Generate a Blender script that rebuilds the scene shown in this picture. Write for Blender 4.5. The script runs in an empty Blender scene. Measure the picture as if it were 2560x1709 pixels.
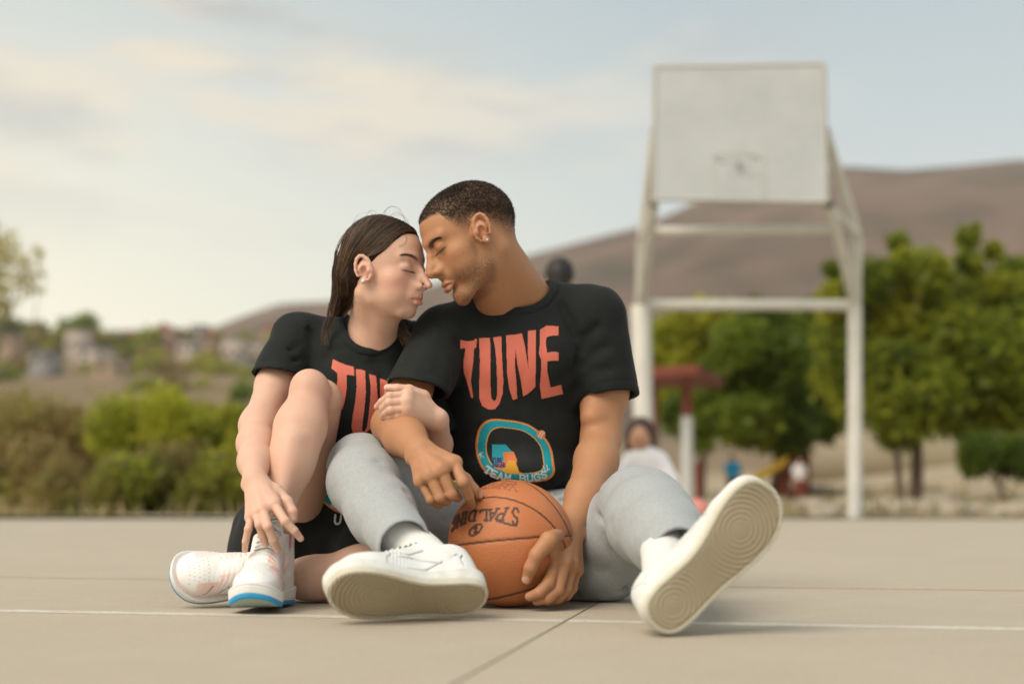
import bpy, bmesh, math, random
import numpy as np
from mathutils import Vector, Matrix
from mathutils.bvhtree import BVHTree

scene = bpy.context.scene
COL = scene.collection
rnd = random.Random(7)
NR = np.random.RandomState(11)

# ------------------------------------------------------------------ camera
CX, CY, FPX = 1280.0, 854.5, 50.0 / 36.0 * 2560.0
HORIZON = 1225.0
CAM_H = 0.22
PITCH = math.atan((HORIZON - CY) / FPX)
cam_data = bpy.data.cameras.new('camera')
cam = bpy.data.objects.new('camera', cam_data)
COL.objects.link(cam)
cam.location = (0, 0, CAM_H)
cam.rotation_euler = (math.pi / 2 + PITCH, 0, 0)
cam_data.lens = 50
cam_data.sensor_width = 36
cam_data.clip_start = 0.05
cam_data.clip_end = 6000
cam_data.dof.use_dof = True
cam_data.dof.focus_distance = 2.80
cam_data.dof.aperture_fstop = 1.9
scene.camera = cam

# ------------------------------------------------------------------ world, sun, exposure
SUN_EL, SUN_AZ = math.radians(46), math.radians(-138)     # azimuth from +Y (the view), negative = to the left
world = bpy.data.worlds.new('World')
scene.world = world
world.use_nodes = True
wn, wl = world.node_tree.nodes, world.node_tree.links
wn.clear()
w_out = wn.new('ShaderNodeOutputWorld')
w_bg = wn.new('ShaderNodeBackground')
w_bg2 = wn.new('ShaderNodeBackground')
w_add = wn.new('ShaderNodeAddShader')
w_sky = wn.new('ShaderNodeTexSky')
w_sky.sky_type = 'NISHITA'
w_sky.sun_disc = False
w_sky.sun_elevation = SUN_EL
w_sky.sun_rotation = SUN_AZ
w_sky.dust_density = 3.0
w_bg.inputs['Strength'].default_value = 0.02
wl.new(w_sky.outputs[0], w_bg.inputs['Color'])
# thin overcast over the blue: a pale veil with cream clouds
w_tc = wn.new('ShaderNodeTexCoord')
w_sep = wn.new('ShaderNodeSeparateXYZ')
wl.new(w_tc.outputs['Generated'], w_sep.inputs[0])
def w_math(op, a, b=None, c=None, clamp=False):
    n = wn.new('ShaderNodeMath'); n.operation = op; n.use_clamp = clamp
    for i, v in enumerate((a, b, c)):
        if v is None: continue
        if isinstance(v, (int, float)): n.inputs[i].default_value = v
        else: wl.new(v, n.inputs[i])
    return n.outputs[0]
def w_mix(f, a, b):
    n = wn.new('ShaderNodeMix'); n.data_type = 'RGBA'
    if isinstance(f, (int, float)): n.inputs[0].default_value = f
    else: wl.new(f, n.inputs[0])
    for i, v in ((6, a), (7, b)):
        if isinstance(v, tuple): n.inputs[i].default_value = (*v, 1)
        else: wl.new(v, n.inputs[i])
    return n.outputs[2]
w_el = w_math('MULTIPLY', w_sep.outputs[2], 3.0, clamp=True)           # 0 at the horizon, 1 from 19 degrees up
w_warm = w_math('MULTIPLY_ADD', w_sep.outputs[0], -2.4, 0.26, clamp=True)  # towards the sun's side
w_low = w_mix(w_warm, (0.61, 0.625, 0.57), (1.02, 0.93, 0.66))
w_high = w_mix(w_warm, (0.355, 0.42, 0.43), (0.49, 0.52, 0.49))
w_veil = w_mix(w_el, w_low, w_high)
w_map = wn.new('ShaderNodeMapping')
w_map.inputs['Scale'].default_value = (2.2, 2.2, 9.0)
w_map.inputs['Location'].default_value = (3.1, 0.4, 1.7)
wl.new(w_tc.outputs['Generated'], w_map.inputs[0])
w_noise = wn.new('ShaderNodeTexNoise')
w_noise.inputs['Scale'].default_value = 1.35
w_noise.inputs['Detail'].default_value = 4.0
w_noise.inputs['Roughness'].default_value = 0.52
w_noise.inputs['Distortion'].default_value = 0.3
wl.new(w_map.outputs[0], w_noise.inputs['Vector'])
w_cr = wn.new('ShaderNodeMapRange')
w_cr.interpolation_type = 'SMOOTHSTEP'
w_cr.inputs['From Min'].default_value = 0.44
w_cr.inputs['From Max'].default_value = 0.58
wl.new(w_noise.outputs[0], w_cr.inputs['Value'])
w_fade = w_math('MULTIPLY_ADD', w_sep.outputs[2], 6.5, -0.95, clamp=True)
w_cloudside = w_math('MULTIPLY_ADD', w_sep.outputs[0], -3.0, 0.75, clamp=True)
w_cf = w_math('MULTIPLY', w_cr.outputs[0], w_math('MULTIPLY', w_fade, w_math('MULTIPLY', w_cloudside, 0.95)))
w_n2 = wn.new('ShaderNodeTexNoise'); w_n2.inputs['Scale'].default_value = 3.4; w_n2.inputs['Detail'].default_value = 3.0
wl.new(w_map.outputs[0], w_n2.inputs['Vector'])
w_r2 = wn.new('ShaderNodeMapRange'); w_r2.inputs['From Min'].default_value = 0.40; w_r2.inputs['From Max'].default_value = 0.60; wl.new(w_n2.outputs[0], w_r2.inputs['Value'])
w_cc = w_mix(w_r2.outputs[0], (0.40, 0.385, 0.35), (0.72, 0.60, 0.43))
w_col = w_mix(w_cf, w_veil, w_cc)
wl.new(w_col, w_bg2.inputs['Color'])
w_bg2.inputs['Strength'].default_value = 0.80
wl.new(w_bg.outputs[0], w_add.inputs[0]); wl.new(w_bg2.outputs[0], w_add.inputs[1])
wl.new(w_add.outputs[0], w_out.inputs['Surface'])

sun_data = bpy.data.lights.new('sun', 'SUN')
sun_data.energy = 2.1
sun_data.angle = math.radians(40)
sun_data.color = (1.0, 0.90, 0.77)
sun = bpy.data.objects.new('sun', sun_data)
COL.objects.link(sun)
sd = Vector((math.sin(SUN_AZ) * math.cos(SUN_EL), math.cos(SUN_AZ) * math.cos(SUN_EL), math.sin(SUN_EL)))
sun.rotation_euler = sd.to_track_quat('Z', 'Y').to_euler()

scene.view_settings.view_transform = 'Standard'
scene.view_settings.look = 'None'
scene.view_settings.gamma = 1.0
scene.view_settings.use_curve_mapping = False
scene.view_settings.exposure = 0.60
scene.render.engine = 'CYCLES'
scene.cycles.use_denoising = True
scene.cycles.max_bounces = 8
scene.cycles.diffuse_bounces = 3
scene.cycles.glossy_bounces = 3
scene.cycles.transparent_max_bounces = 8
scene.cycles.volume_bounces = 1
scene.cycles.sample_clamp_indirect = 6

# ------------------------------------------------------------------ picture point -> place in the world
_F = np.array((0, math.cos(PITCH), math.sin(PITCH))); _U = np.array((0, -math.sin(PITCH), math.cos(PITCH))); _X = np.array((1., 0, 0))
CAMP = np.array((0, 0, CAM_H))
def ray(px, py):
    return _F + _U * (CY - py) / FPX + _X * (px - CX) / FPX
def W(px, py, Y):
    r = ray(px, py)
    return CAMP + r * (Y / r[1])
def ground_at(px, py, z=0.0):
    r = ray(px, py)
    return CAMP + r * ((z - CAM_H) / r[2])
def crop(x0, y0, s):
    return lambda x, y, Y: W(x0 + x * s, y0 + y * s, Y)
K1 = crop(780, 440, 620 / 2315); K2 = crop(580, 760, 600 / 1742); K3 = crop(950, 700, 700 / 1960)
K4 = crop(400, 1100, 600 / 2045); K5 = crop(800, 1100, 700 / 2195); K6 = crop(1400, 1100, 600 / 1809)
D = lambda x, y, Y: W(x * 2560 / 2349, y * 2560 / 2349, Y)

# ------------------------------------------------------------------ materials
def mat(name, color=(0.5, 0.5, 0.5), rough=0.7, spec=0.5, metal=0.0, attr=None, sub=0.0, sub_scale=0.01, sheen=0.0,
        noise=None, bump=None, bump2=None, vary=None, stub=False, subrad=(1.0, 0.35, 0.18)):
    """noise=(scale, amount, colour2[, stretch]); bump=(scale, strength, distance[, stretch])"""
    m = bpy.data.materials.new(name); m.use_nodes = True
    n, l = m.node_tree.nodes, m.node_tree.links
    b = n['Principled BSDF']
    b.inputs['Roughness'].default_value = rough
    b.inputs['Specular IOR Level'].default_value = spec
    b.inputs['Metallic'].default_value = metal
    b.inputs['Base Color'].default_value = (*color, 1)
    if sheen: b.inputs['Sheen Weight'].default_value = sheen; b.inputs['Sheen Roughness'].default_value = 0.5
    if sub:
        b.inputs['Subsurface Weight'].default_value = sub
        b.inputs['Subsurface Radius'].default_value = subrad
        b.inputs['Subsurface Scale'].default_value = sub_scale
    tc = n.new('ShaderNodeTexCoord')
    cur = None
    if attr:
        a = n.new('ShaderNodeAttribute'); a.attribute_name = attr; cur = a.outputs['Color']
    def tex(scale, stretch=None, detail=3):
        src = tc.outputs['Object']
        if stretch:
            mp = n.new('ShaderNodeMapping'); mp.inputs['Scale'].default_value = stretch; l.new(src, mp.inputs[0]); src = mp.outputs[0]
        t = n.new('ShaderNodeTexNoise'); t.inputs['Scale'].default_value = scale; t.inputs['Detail'].default_value = detail
        l.new(src, t.inputs['Vector']); return t.outputs[0]
    def mix(fac, a, c):
        mx = n.new('ShaderNodeMix'); mx.data_type = 'RGBA'
        if isinstance(fac, float): mx.inputs[0].default_value = fac
        else: l.new(fac, mx.inputs[0])
        for i, v in ((6, a), (7, c)):
            if isinstance(v, tuple): mx.inputs[i].default_value = (*v, 1)
            else: l.new(v, mx.inputs[i])
        return mx.outputs[2]
    def rng(v, a, c, lo=0.0, hi=1.0):
        r = n.new('ShaderNodeMapRange'); r.inputs['From Min'].default_value = a; r.inputs['From Max'].default_value = c
        r.inputs['To Min'].default_value = lo; r.inputs['To Max'].default_value = hi
        l.new(v, r.inputs['Value']); return r.outputs[0]
    if cur is None: cur = color
    for nz in (noise or []):
        sc, am, c2 = nz[:3]
        st = nz[3] if len(nz) > 3 else None
        cur = mix(rng(tex(sc, st), 0.38, 0.66, 0.0, am), cur, c2)
    if stub:
        a = n.new('ShaderNodeAttribute'); a.attribute_name = 'stub'
        v = tex(520.0, None, 1)
        mm = n.new('ShaderNodeMath'); mm.operation = 'MULTIPLY'
        l.new(a.outputs['Fac'], mm.inputs[0]); l.new(rng(v, 0.40, 0.62, 0.35, 1.0), mm.inputs[1])
        cur = mix(mm.outputs[0], cur, (0.045, 0.026, 0.016))
    if not isinstance(cur, tuple): l.new(cur, b.inputs['Base Color'])
    prev = None
    for bp in (bump or []):
        sc, stg, dist = bp[:3]
        st = bp[3] if len(bp) > 3 else None
        bn = n.new('ShaderNodeBump'); bn.inputs['Strength'].default_value = stg; bn.inputs['Distance'].default_value = dist
        l.new(tex(sc, st, 2), bn.inputs['Height'])
        if prev: l.new(prev, bn.inputs['Normal'])
        prev = bn.outputs[0]
    if prev: l.new(prev, b.inputs['Normal'])
    return m

# ------------------------------------------------------------------ objects
def link(name, data, parent=None, label=None, cat=None, group=None, kind=None):
    o = bpy.data.objects.new(name, data); COL.objects.link(o)
    if parent is not None: o.parent = parent
    tag(o, label, cat, group, kind)
    return o
def tag(o, label=None, cat=None, group=None, kind=None):
    if label: o['label'] = label
    if cat: o['category'] = cat
    if group: o['group'] = group
    if kind: o['kind'] = kind
    return o
def empty(name, loc, label, cat, group=None):
    """An Empty at the thing's base; its parts are placed in world coordinates and parented with the inverse."""
    o = link(name, None, None, label, cat, group); o.location = loc
    return o
def mesh_obj(name, verts, faces, m, parent=None, smooth=True, attrs=None, inv=True, **kw):
    me = bpy.data.meshes.new(name)
    verts = np.asarray(verts, dtype=np.float32)
    if isinstance(faces, np.ndarray) and faces.ndim == 2:
        nf, k = faces.shape
        me.vertices.add(len(verts)); me.vertices.foreach_set('co', verts.ravel())
        me.loops.add(nf * k); me.loops.foreach_set('vertex_index', faces.astype(np.int32).ravel())
        me.polygons.add(nf); me.polygons.foreach_set('loop_start', np.arange(0, nf * k, k, dtype=np.int32))
        me.polygons.foreach_set('loop_total', np.full(nf, k, dtype=np.int32))
        me.update(calc_edges=True)
    else:
        me.from_pydata([tuple(map(float, v)) for v in verts], [], [tuple(map(int, f)) for f in faces])
    if smooth: me.polygons.foreach_set('use_smooth', np.ones(len(me.polygons), dtype=bool))
    for an, av in (attrs or {}).items():
        if av.ndim == 2:
            a = me.color_attributes.new(an, 'FLOAT_COLOR', 'POINT')
            full = np.ones((len(verts), 4), dtype=np.float32); full[:, :3] = av
            a.data.foreach_set('color', full.ravel())
        else:
            a = me.attributes.new(an, 'FLOAT', 'POINT'); a.data.foreach_set('value', av.astype(np.float32))
    if m is not None: me.materials.append(m)
    o = link(name, me, parent, **kw)
    if parent is not None and inv: place_inv(o, parent)
    return o
def place_inv(o, parent):
    """parts come in world coordinates: undo the placing of the parents above them (locations only)"""
    t = Vector((0, 0, 0)); p = parent
    while p is not None:
        t += p.location; p = p.parent
    o.location = -t

# ------------------------------------------------------------------ signed-distance sculpting
V = lambda *a: np.array(a, dtype=np.float64)
def unit(v): v = np.asarray(v, float); return v / np.linalg.norm(v)
class Sculpt:
    def __init__(s, lo, hi, h, R=None, t=None):
        """box lo..hi in the local frame (columns of R are the local axes in the world, t its origin)"""
        s.R = np.eye(3) if R is None else np.array(R, float); s.t = np.zeros(3) if t is None else np.array(t, float)
        s.h = h; s.lo = np.array(lo, float); s.n = np.ceil((np.array(hi) - s.lo) / h).astype(int) + 1
        s.f = np.full(s.n, 1.0, dtype=np.float32)
    def L(s, p): return (np.asarray(p, float) - s.t) @ s.R          # world point -> local
    def LD(s, d): return np.asarray(d, float) @ s.R
    def sub(s, lo, hi):
        a = np.clip(np.floor((np.asarray(lo) - s.lo) / s.h).astype(int), 0, s.n - 1)
        b = np.clip(np.ceil((np.asarray(hi) - s.lo) / s.h).astype(int) + 1, 1, s.n)
        if (b <= a).any(): return None, None
        sl = tuple(slice(i, j) for i, j in zip(a, b))
        ax = [(s.lo[i] + s.h * np.arange(a[i], b[i])).astype(np.float32) for i in range(3)]
        return sl, (ax[0][:, None, None], ax[1][None, :, None], ax[2][None, None, :])
    def put(s, lo, hi, fn, k=0.0, mode='add'):
        m = k + 3 * s.h
        sl, P = s.sub(np.asarray(lo) - m, np.asarray(hi) + m)
        if sl is None: return s
        b = fn(*P).astype(np.float32); a = s.f[sl]
        if mode == 'cut': b = -b
        if k > 0:
            w = np.maximum(k - np.abs(a - b), 0) / k
            r = (np.minimum(a, b) - w * w * k * 0.25) if mode == 'add' else (np.maximum(a, b) + w * w * k * 0.25)
        else: r = np.minimum(a, b) if mode == 'add' else np.maximum(a, b)
        s.f[sl] = r
        return s
    def ell(s, c, r, k=0.0, mode='add', R=None):
        c = np.asarray(c, float); r = np.asarray(r, float) * np.ones(3)
        m = r.max() if R is not None else r
        def fn(X, Y, Z):
            X = X - c[0]; Y = Y - c[1]; Z = Z - c[2]
            if R is not None:
                Q = np.asarray(R, float)
                A = X * Q[0, 0] + Y * Q[1, 0] + Z * Q[2, 0]; B = X * Q[0, 1] + Y * Q[1, 1] + Z * Q[2, 1]; C = X * Q[0, 2] + Y * Q[1, 2] + Z * Q[2, 2]
            else: A, B, C = X, Y, Z
            k0 = np.sqrt((A / r[0]) ** 2 + (B / r[1]) ** 2 + (C / r[2]) ** 2)
            k1 = np.sqrt((A / r[0] ** 2) ** 2 + (B / r[1] ** 2) ** 2 + (C / r[2] ** 2) ** 2) + 1e-6
            return k0 * (k0 - 1.0) / k1
        return s.put(c - m, c + m, fn, k, mode)
    def cone(s, a, b, ra, rb=None, k=0.0, mode='add', flat=None):
        """round cone; flat=(dir, factor) squashes the section along dir"""
        rb = ra if rb is None else rb
        a = np.asarray(a, float); b = np.asarray(b, float); ab = b - a; L2 = max(float(ab @ ab), 1e-12); rm = max(ra, rb)
        def fn(X, Y, Z):
            X = X - a[0]; Y = Y - a[1]; Z = Z - a[2]
            t = np.clip((X * ab[0] + Y * ab[1] + Z * ab[2]) / L2, 0, 1)
            X = X - t * ab[0]; Y = Y - t * ab[1]; Z = Z - t * ab[2]
            q = X * X + Y * Y + Z * Z
            if flat is not None:
                d, fc = flat; d = unit(d); w = X * d[0] + Y * d[1] + Z * d[2]
                q = q + w * w * (1 / fc ** 2 - 1)
                return (np.sqrt(q) - (ra + (rb - ra) * t)) * (0.5 + 0.5 * fc)
            return np.sqrt(q) - (ra + (rb - ra) * t)
        return s.put(np.minimum(a, b) - rm, np.maximum(a, b) + rm, fn, k, mode)
    def chain(s, pts, rs, k=0.004, mode='add', flat=None, kin=None):
        """a limb of cones: unioned among themselves first, then blended in with k"""
        pts = [np.asarray(p, float) for p in pts]; rm = max(rs)
        lo = np.min(pts, axis=0) - rm; hi = np.max(pts, axis=0) + rm
        def fn(X, Y, Z):
            out = None
            for i in range(len(pts) - 1):
                a, ab = pts[i], pts[i + 1] - pts[i]; L2 = max(float(ab @ ab), 1e-12)
                x = X - a[0]; y = Y - a[1]; z = Z - a[2]
                t = np.clip((x * ab[0] + y * ab[1] + z * ab[2]) / L2, 0, 1)
                x = x - t * ab[0]; y = y - t * ab[1]; z = z - t * ab[2]
                q = x * x + y * y + z * z
                rr = rs[i] + (rs[i + 1] - rs[i]) * t
                if flat is not None:
                    d, fc = flat; d = unit(d); w = x * d[0] + y * d[1] + z * d[2]
                    dd = (np.sqrt(q + w * w * (1 / fc ** 2 - 1)) - rr) * (0.5 + 0.5 * fc)
                else: dd = np.sqrt(q) - rr
                if out is None: out = dd
                else:
                    kk = kin if kin is not None else 0.3 * rm
                    w = np.maximum(kk - np.abs(out - dd), 0) / kk
                    out = np.minimum(out, dd) - w * w * kk * 0.25
            return out
        return s.put(lo, hi, fn, k, mode)
    def plane_cut(s, p, n, lo=None, hi=None, k=0.0):
        """remove what lies on the side n points to (inside the box lo..hi)"""
        p = np.asarray(p, float); n = unit(n)
        def fn(X, Y, Z): return -((X - p[0]) * n[0] + (Y - p[1]) * n[1] + (Z - p[2]) * n[2])
        return s.put(s.lo if lo is None else lo, s.lo + s.h * s.n if hi is None else hi, fn, k, 'cut')
    def warp(s, fn, lo=None, hi=None):
        """add fn(X,Y,Z) to the field near the surface"""
        sl, P = s.sub(s.lo if lo is None else lo, s.lo + s.h * s.n if hi is None else hi)
        if sl is not None: s.f[sl] += np.where(np.abs(s.f[sl]) < 0.05, fn(*P), 0).astype(np.float32)
        return s
    def mesh(s):
        f = s.f; n = f.shape; ins = f < 0
        c = np.zeros(tuple(i - 1 for i in n), dtype=np.uint8)
        for dx in (0, 1):
            for dy in (0, 1):
                for dz in (0, 1):
                    c += ins[dx:n[0] - 1 + dx, dy:n[1] - 1 + dy, dz:n[2] - 1 + dz]
        act = (c > 0) & (c < 8)
        I = np.argwhere(act); idx = np.full(c.shape, -1, dtype=np.int64); idx[act] = np.arange(len(I))
        acc = np.zeros((len(I), 3)); cnt = np.zeros(len(I))
        corners = [(0, 0, 0), (1, 0, 0), (0, 1, 0), (1, 1, 0), (0, 0, 1), (1, 0, 1), (0, 1, 1), (1, 1, 1)]
        vals = {q: f[I[:, 0] + q[0], I[:, 1] + q[1], I[:, 2] + q[2]].astype(np.float64) for q in corners}
        for q in corners:
            for ax in range(3):
                if q[ax]: continue
                r = list(q); r[ax] = 1; r = tuple(r)
                a, b = vals[q], vals[r]; m = (a < 0) != (b < 0)
                t = np.where(m, a / np.where(m, a - b, 1), 0)
                p = np.zeros((len(I), 3)); p[:] = q; p[:, ax] += t
                acc[m] += p[m]; cnt += m
        vtx = s.lo + s.h * (I + acc / cnt[:, None])
        quads = []
        for ax in range(3):
            u, v = (ax + 1) % 3, (ax + 2) % 3
            sa = [slice(None)] * 3; sb = [slice(None)] * 3
            sa[ax] = slice(0, n[ax] - 1); sb[ax] = slice(1, n[ax])
            A, B = ins[tuple(sa)], ins[tuple(sb)]
            E = np.argwhere(A != B)
            ok = (E[:, u] > 0) & (E[:, v] > 0) & (E[:, u] < n[u] - 1) & (E[:, v] < n[v] - 1)
            E = E[ok]
            if not len(E): continue
            flip = A[E[:, 0], E[:, 1], E[:, 2]]
            def at(du, dv):
                q = E.copy(); q[:, u] += du; q[:, v] += dv
                return idx[q[:, 0], q[:, 1], q[:, 2]]
            Q = np.stack([at(-1, -1), at(0, -1), at(0, 0), at(-1, 0)], axis=1)
            Q = np.where(flip[:, None], Q, Q[:, ::-1])
            quads.append(Q)
        Q = np.concatenate(quads)
        return vtx, Q
    def world(s, v): return v @ s.R.T + s.t
def relax(v, q, it=1, lam=0.5):
    for _ in range(it):
        acc = np.zeros_like(v); cnt = np.zeros(len(v))
        for i in range(4):
            for j in ((i + 1) % 4, (i + 3) % 4):
                np.add.at(acc, q[:, i], v[q[:, j]]); np.add.at(cnt, q[:, i], 1)
        v = v + lam * (acc / np.maximum(cnt, 1)[:, None] - v)
    return v
def wig(X, Y, Z, f, seed, n=5):
    """cheap smooth noise: a sum of sines in random directions"""
    r = np.random.RandomState(seed); o = 0
    for _ in range(n):
        d = r.normal(size=3); d = d / np.linalg.norm(d) * f * r.uniform(0.6, 1.5); p = r.uniform(0, 6.28)
        o = o + np.sin(X * d[0] + Y * d[1] + Z * d[2] + p)
    return o / n
def merge(*parts):
    vs, fs, off = [], [], 0
    for v, f in parts: vs.append(v); fs.append(np.asarray(f) + off); off += len(v)
    return np.concatenate(vs), np.concatenate(fs)
def smooth01(x, a, b):
    t = np.clip((x - a) / (b - a), 0, 1); return t * t * (3 - 2 * t)
def bezier_path(P, n):
    """Catmull-Rom through the points P"""
    P = [np.asarray(p, float) for p in P]; P = [2 * P[0] - P[1]] + P + [2 * P[-1] - P[-2]]
    out = []
    m = len(P) - 3
    for j in range(n):
        u = j / (n - 1) * m; i = min(int(u), m - 1); t = u - i
        a, b, c, d = P[i], P[i + 1], P[i + 2], P[i + 3]
        out.append(0.5 * ((2 * b) + (c - a) * t + (2 * a - 5 * b + 4 * c - d) * t * t + (3 * b - a - 3 * c + d) * t ** 3))
    return np.array(out)
def tube(path, r, sides=6, taper=None, closed_ends=True):
    path = np.asarray(path, float); n = len(path)
    tan = np.gradient(path, axis=0); tan /= np.linalg.norm(tan, axis=1)[:, None] + 1e-12
    up = V(0.31, 0.52, 0.79)
    s = np.cross(tan, up); s /= np.linalg.norm(s, axis=1)[:, None]; w = np.cross(s, tan)
    rr = np.full(n, r) if np.isscalar(r) else np.asarray(r)
    a = np.arange(sides) * 2 * math.pi / sides
    ring = (np.cos(a)[None, :, None] * s[:, None, :] + np.sin(a)[None, :, None] * w[:, None, :]) * rr[:, None, None] + path[:, None, :]
    v = ring.reshape(-1, 3); i = np.arange(n - 1)[:, None] * sides; j = np.arange(sides)[None, :]; j2 = (j + 1) % sides
    f = np.stack([i + j, i + j2, i + sides + j2, i + sides + j], axis=-1).reshape(-1, 4)
    return v, f
def box(lo, hi):
    (a, b, c), (d, e, f) = lo, hi
    v = np.array([(a, b, c), (d, b, c), (d, e, c), (a, e, c), (a, b, f), (d, b, f), (d, e, f), (a, e, f)], float)
    q = np.array([(0, 3, 2, 1), (4, 5, 6, 7), (0, 1, 5, 4), (1, 2, 6, 5), (2, 3, 7, 6), (3, 0, 4, 7)])
    return v, q
K7 = crop(900, 880, 400 / 1425); K8 = crop(1240, 1180, 260 / 1132); K9 = crop(560, 1100, 240 / 818); K10 = crop(1100, 1180, 340 / 2050)

# ------------------------------------------------------------------ heads
def head_frame(face_left, yaw, roll, ear_px, ear_Y, scale, tip=0.0):
    """axes x (the side seen), y (where the face points), z (up); yaw from facing the camera; roll in the picture"""
    s = -1 if face_left else 1
    f = V(s * math.sin(yaw), -math.cos(yaw), 0); v = V(-s * math.cos(yaw), -math.sin(yaw), 0); u = V(0, 0, 1)
    # roll: the face side goes down
    c, n = math.cos(roll), math.sin(roll)
    def rot(a): # in the X-Z plane, so that the direction s*X turns to -Z
        return V(a[0] * c + a[2] * n * s, a[1], a[2] * c - a[0] * n * s)
    f, v, u = rot(f), rot(v), rot(u)
    if tip:   # nod towards the camera
        c, n = math.cos(tip), math.sin(tip)
        r2 = lambda a: V(a[0], a[1] * c - a[2] * n, a[2] * c + a[1] * n)
        f, v, u = r2(f), r2(v), r2(u)
    R = np.stack([v, f, u], axis=1)
    O = W(*ear_px, ear_Y) - R @ (np.array((0.078, 0.002, -0.010)) * scale)
    return R, O

def sculpt_head(g, male, S=1.0):
    """all coordinates in metres in the head's frame: x to the side seen, y forward, z up, 0 at the eyes"""
    e = lambda c, r, k=0.012, mode='add', R=None: g.ell(np.array(c) * S, np.array(r) * S, k * S, mode, R)
    def c(a, b, ra, rb=None, k=0.008, mode='add', flat=None): g.cone(np.array(a) * S, np.array(b) * S, ra * S, (rb if rb is not None else ra) * S, k * S, mode, flat)
    def ch(pts, rs, k=0.003, mode='add', kin=None, flat=None): g.chain([np.array(p) * S for p in pts], [r * S for r in rs], k * S, mode, flat, kin)
    m = male
    if m: e((0, -0.019, 0.024), (0.074, 0.094, 0.082))
    else: e((0, -0.012, 0.026), (0.072, 0.086, 0.084))
    e((0, 0.030, 0.032), (0.062, 0.060, 0.056), 0.03)
    e((0, 0.022, -0.030), (0.060, 0.064, 0.072), 0.03)
    e((0, 0.050, -0.058), (0.040, 0.038, 0.040), 0.02)
    jw = 0.052 if m else 0.047
    for s in (-1, 1):
        c((s * jw, -0.004, -0.045), (s * (jw - 0.005), 0.006, -0.074 if m else -0.068), 0.015, 0.014, 0.02)
        c((s * (jw - 0.005), 0.006, -0.074 if m else -0.068), (s * 0.020, 0.064 if m else 0.056, -0.112 if m else -0.098), 0.014, 0.013, 0.02)
        e((s * 0.044, 0.050, -0.030), (0.020, 0.023, 0.018), 0.02)
        e((s * 0.036, 0.045, -0.060), (0.022, 0.026, 0.026), 0.02)     # cheek
        if m: c((s * 0.010, 0.088, 0.014), (s * 0.044, 0.070, 0.016), 0.009, 0.009, 0.014)
        else: c((s * 0.010, 0.086, 0.018), (s * 0.042, 0.070, 0.020), 0.006, 0.006, 0.016)
    c((0, 0.072 if m else 0.061, -0.116 if m else -0.098), (0, 0.074 if m else 0.064, -0.108 if m else -0.094), 0.0155 if m else 0.013, None, 0.016)
    for s in (-1, 1):
        e((s * 0.031, 0.104, -0.003), (0.019, 0.020, 0.014), 0.012, 'cut')
        e((s * 0.031, 0.0725, -0.004), (0.0165, 0.0145, 0.0135), 0.006)
        ch([(s * 0.046, 0.078, 0.004), (s * 0.038, 0.0875, 0.0095), (s * 0.026, 0.0905, 0.0085), (s * 0.017, 0.088, 0.002)], [0.0012, 0.0016, 0.0016, 0.001], 0.003, 'cut', kin=0.001)
        ch([(s * 0.047, 0.077, -0.008), (s * 0.038, 0.0865, -0.0125), (s * 0.028, 0.0895, -0.0135), (s * 0.018, 0.087, -0.010)], [0.0008, 0.0011, 0.0011, 0.0007], 0.0015, 'cut', kin=0.001)
    # nose
    if m:
        ch([(0, 0.0875, 0.008), (0, 0.096, -0.012), (0, 0.1065, -0.034), (0, 0.110, -0.043)], [0.0075, 0.0080, 0.0098, 0.0112], 0.010)
        al, nz = 0.0150, -0.0470
    else:
        ch([(0, 0.0860, 0.006), (0, 0.0965, -0.010), (0, 0.1085, -0.031), (0, 0.1165, -0.0415)], [0.0062, 0.0066, 0.0072, 0.0078], 0.009)
        al, nz = 0.0118, -0.0440
    for s in (-1, 1):
        e((s * al, 0.0965, nz), (0.0068, 0.0110, 0.0078), 0.006)
        c((s * 0.012, 0.086, nz + 0.004), (s * 0.006, 0.094, nz + 0.016), 0.009, 0.007, 0.010)
        e((s * 0.0072, 0.107, nz - 0.0085), (0.0030, 0.0055, 0.0028), 0.003, 'cut')
    c((0, 0.102, nz - 0.003), (0, 0.094, nz - 0.010), 0.005, 0.006, 0.006)
    # mouth
    e((0, 0.080, -0.064), (0.026, 0.014, 0.016), 0.012)
    f = 1.22 if m else 1.05; uz = -0.0755 if m else -0.0675; lz = uz - 0.0108
    px = 0.0235; fl = 0.0 if m else -0.0022
    ch([(-px, 0.0815, uz - 0.0042), (-0.010, 0.0930 + fl, uz + 0.0008), (0, 0.0950 + fl, uz - 0.0002), (0.010, 0.0930 + fl, uz + 0.0008), (px, 0.0815, uz - 0.0042)],
       [0.0015, 0.0043 * f, 0.0046 * f, 0.0043 * f, 0.0015], 0.0022, kin=0.002)
    ch([(-px * 0.9, 0.0815, lz + 0.0050), (-0.010, 0.0915 + fl, lz - 0.0005), (0, 0.0930 + fl, lz - 0.0010), (0.010, 0.0915 + fl, lz - 0.0005), (px * 0.9, 0.0815, lz + 0.0050)],
       [0.0015, 0.0050 * f, 0.0055 * f, 0.0050 * f, 0.0015], 0.0022, kin=0.002)
    ch([(-px - 0.001, 0.083, uz - 0.0046), (-0.010, 0.0975, uz - 0.0046), (0, 0.1000, uz - 0.0050), (0.010, 0.0975, uz - 0.0046), (px + 0.001, 0.083, uz - 0.0046)], [0.0010] * 5, 0.0018, 'cut', kin=0.001)
    e((0, 0.097, lz - 0.0110), (0.014, 0.007, 0.004), 0.006, 'cut')
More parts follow.
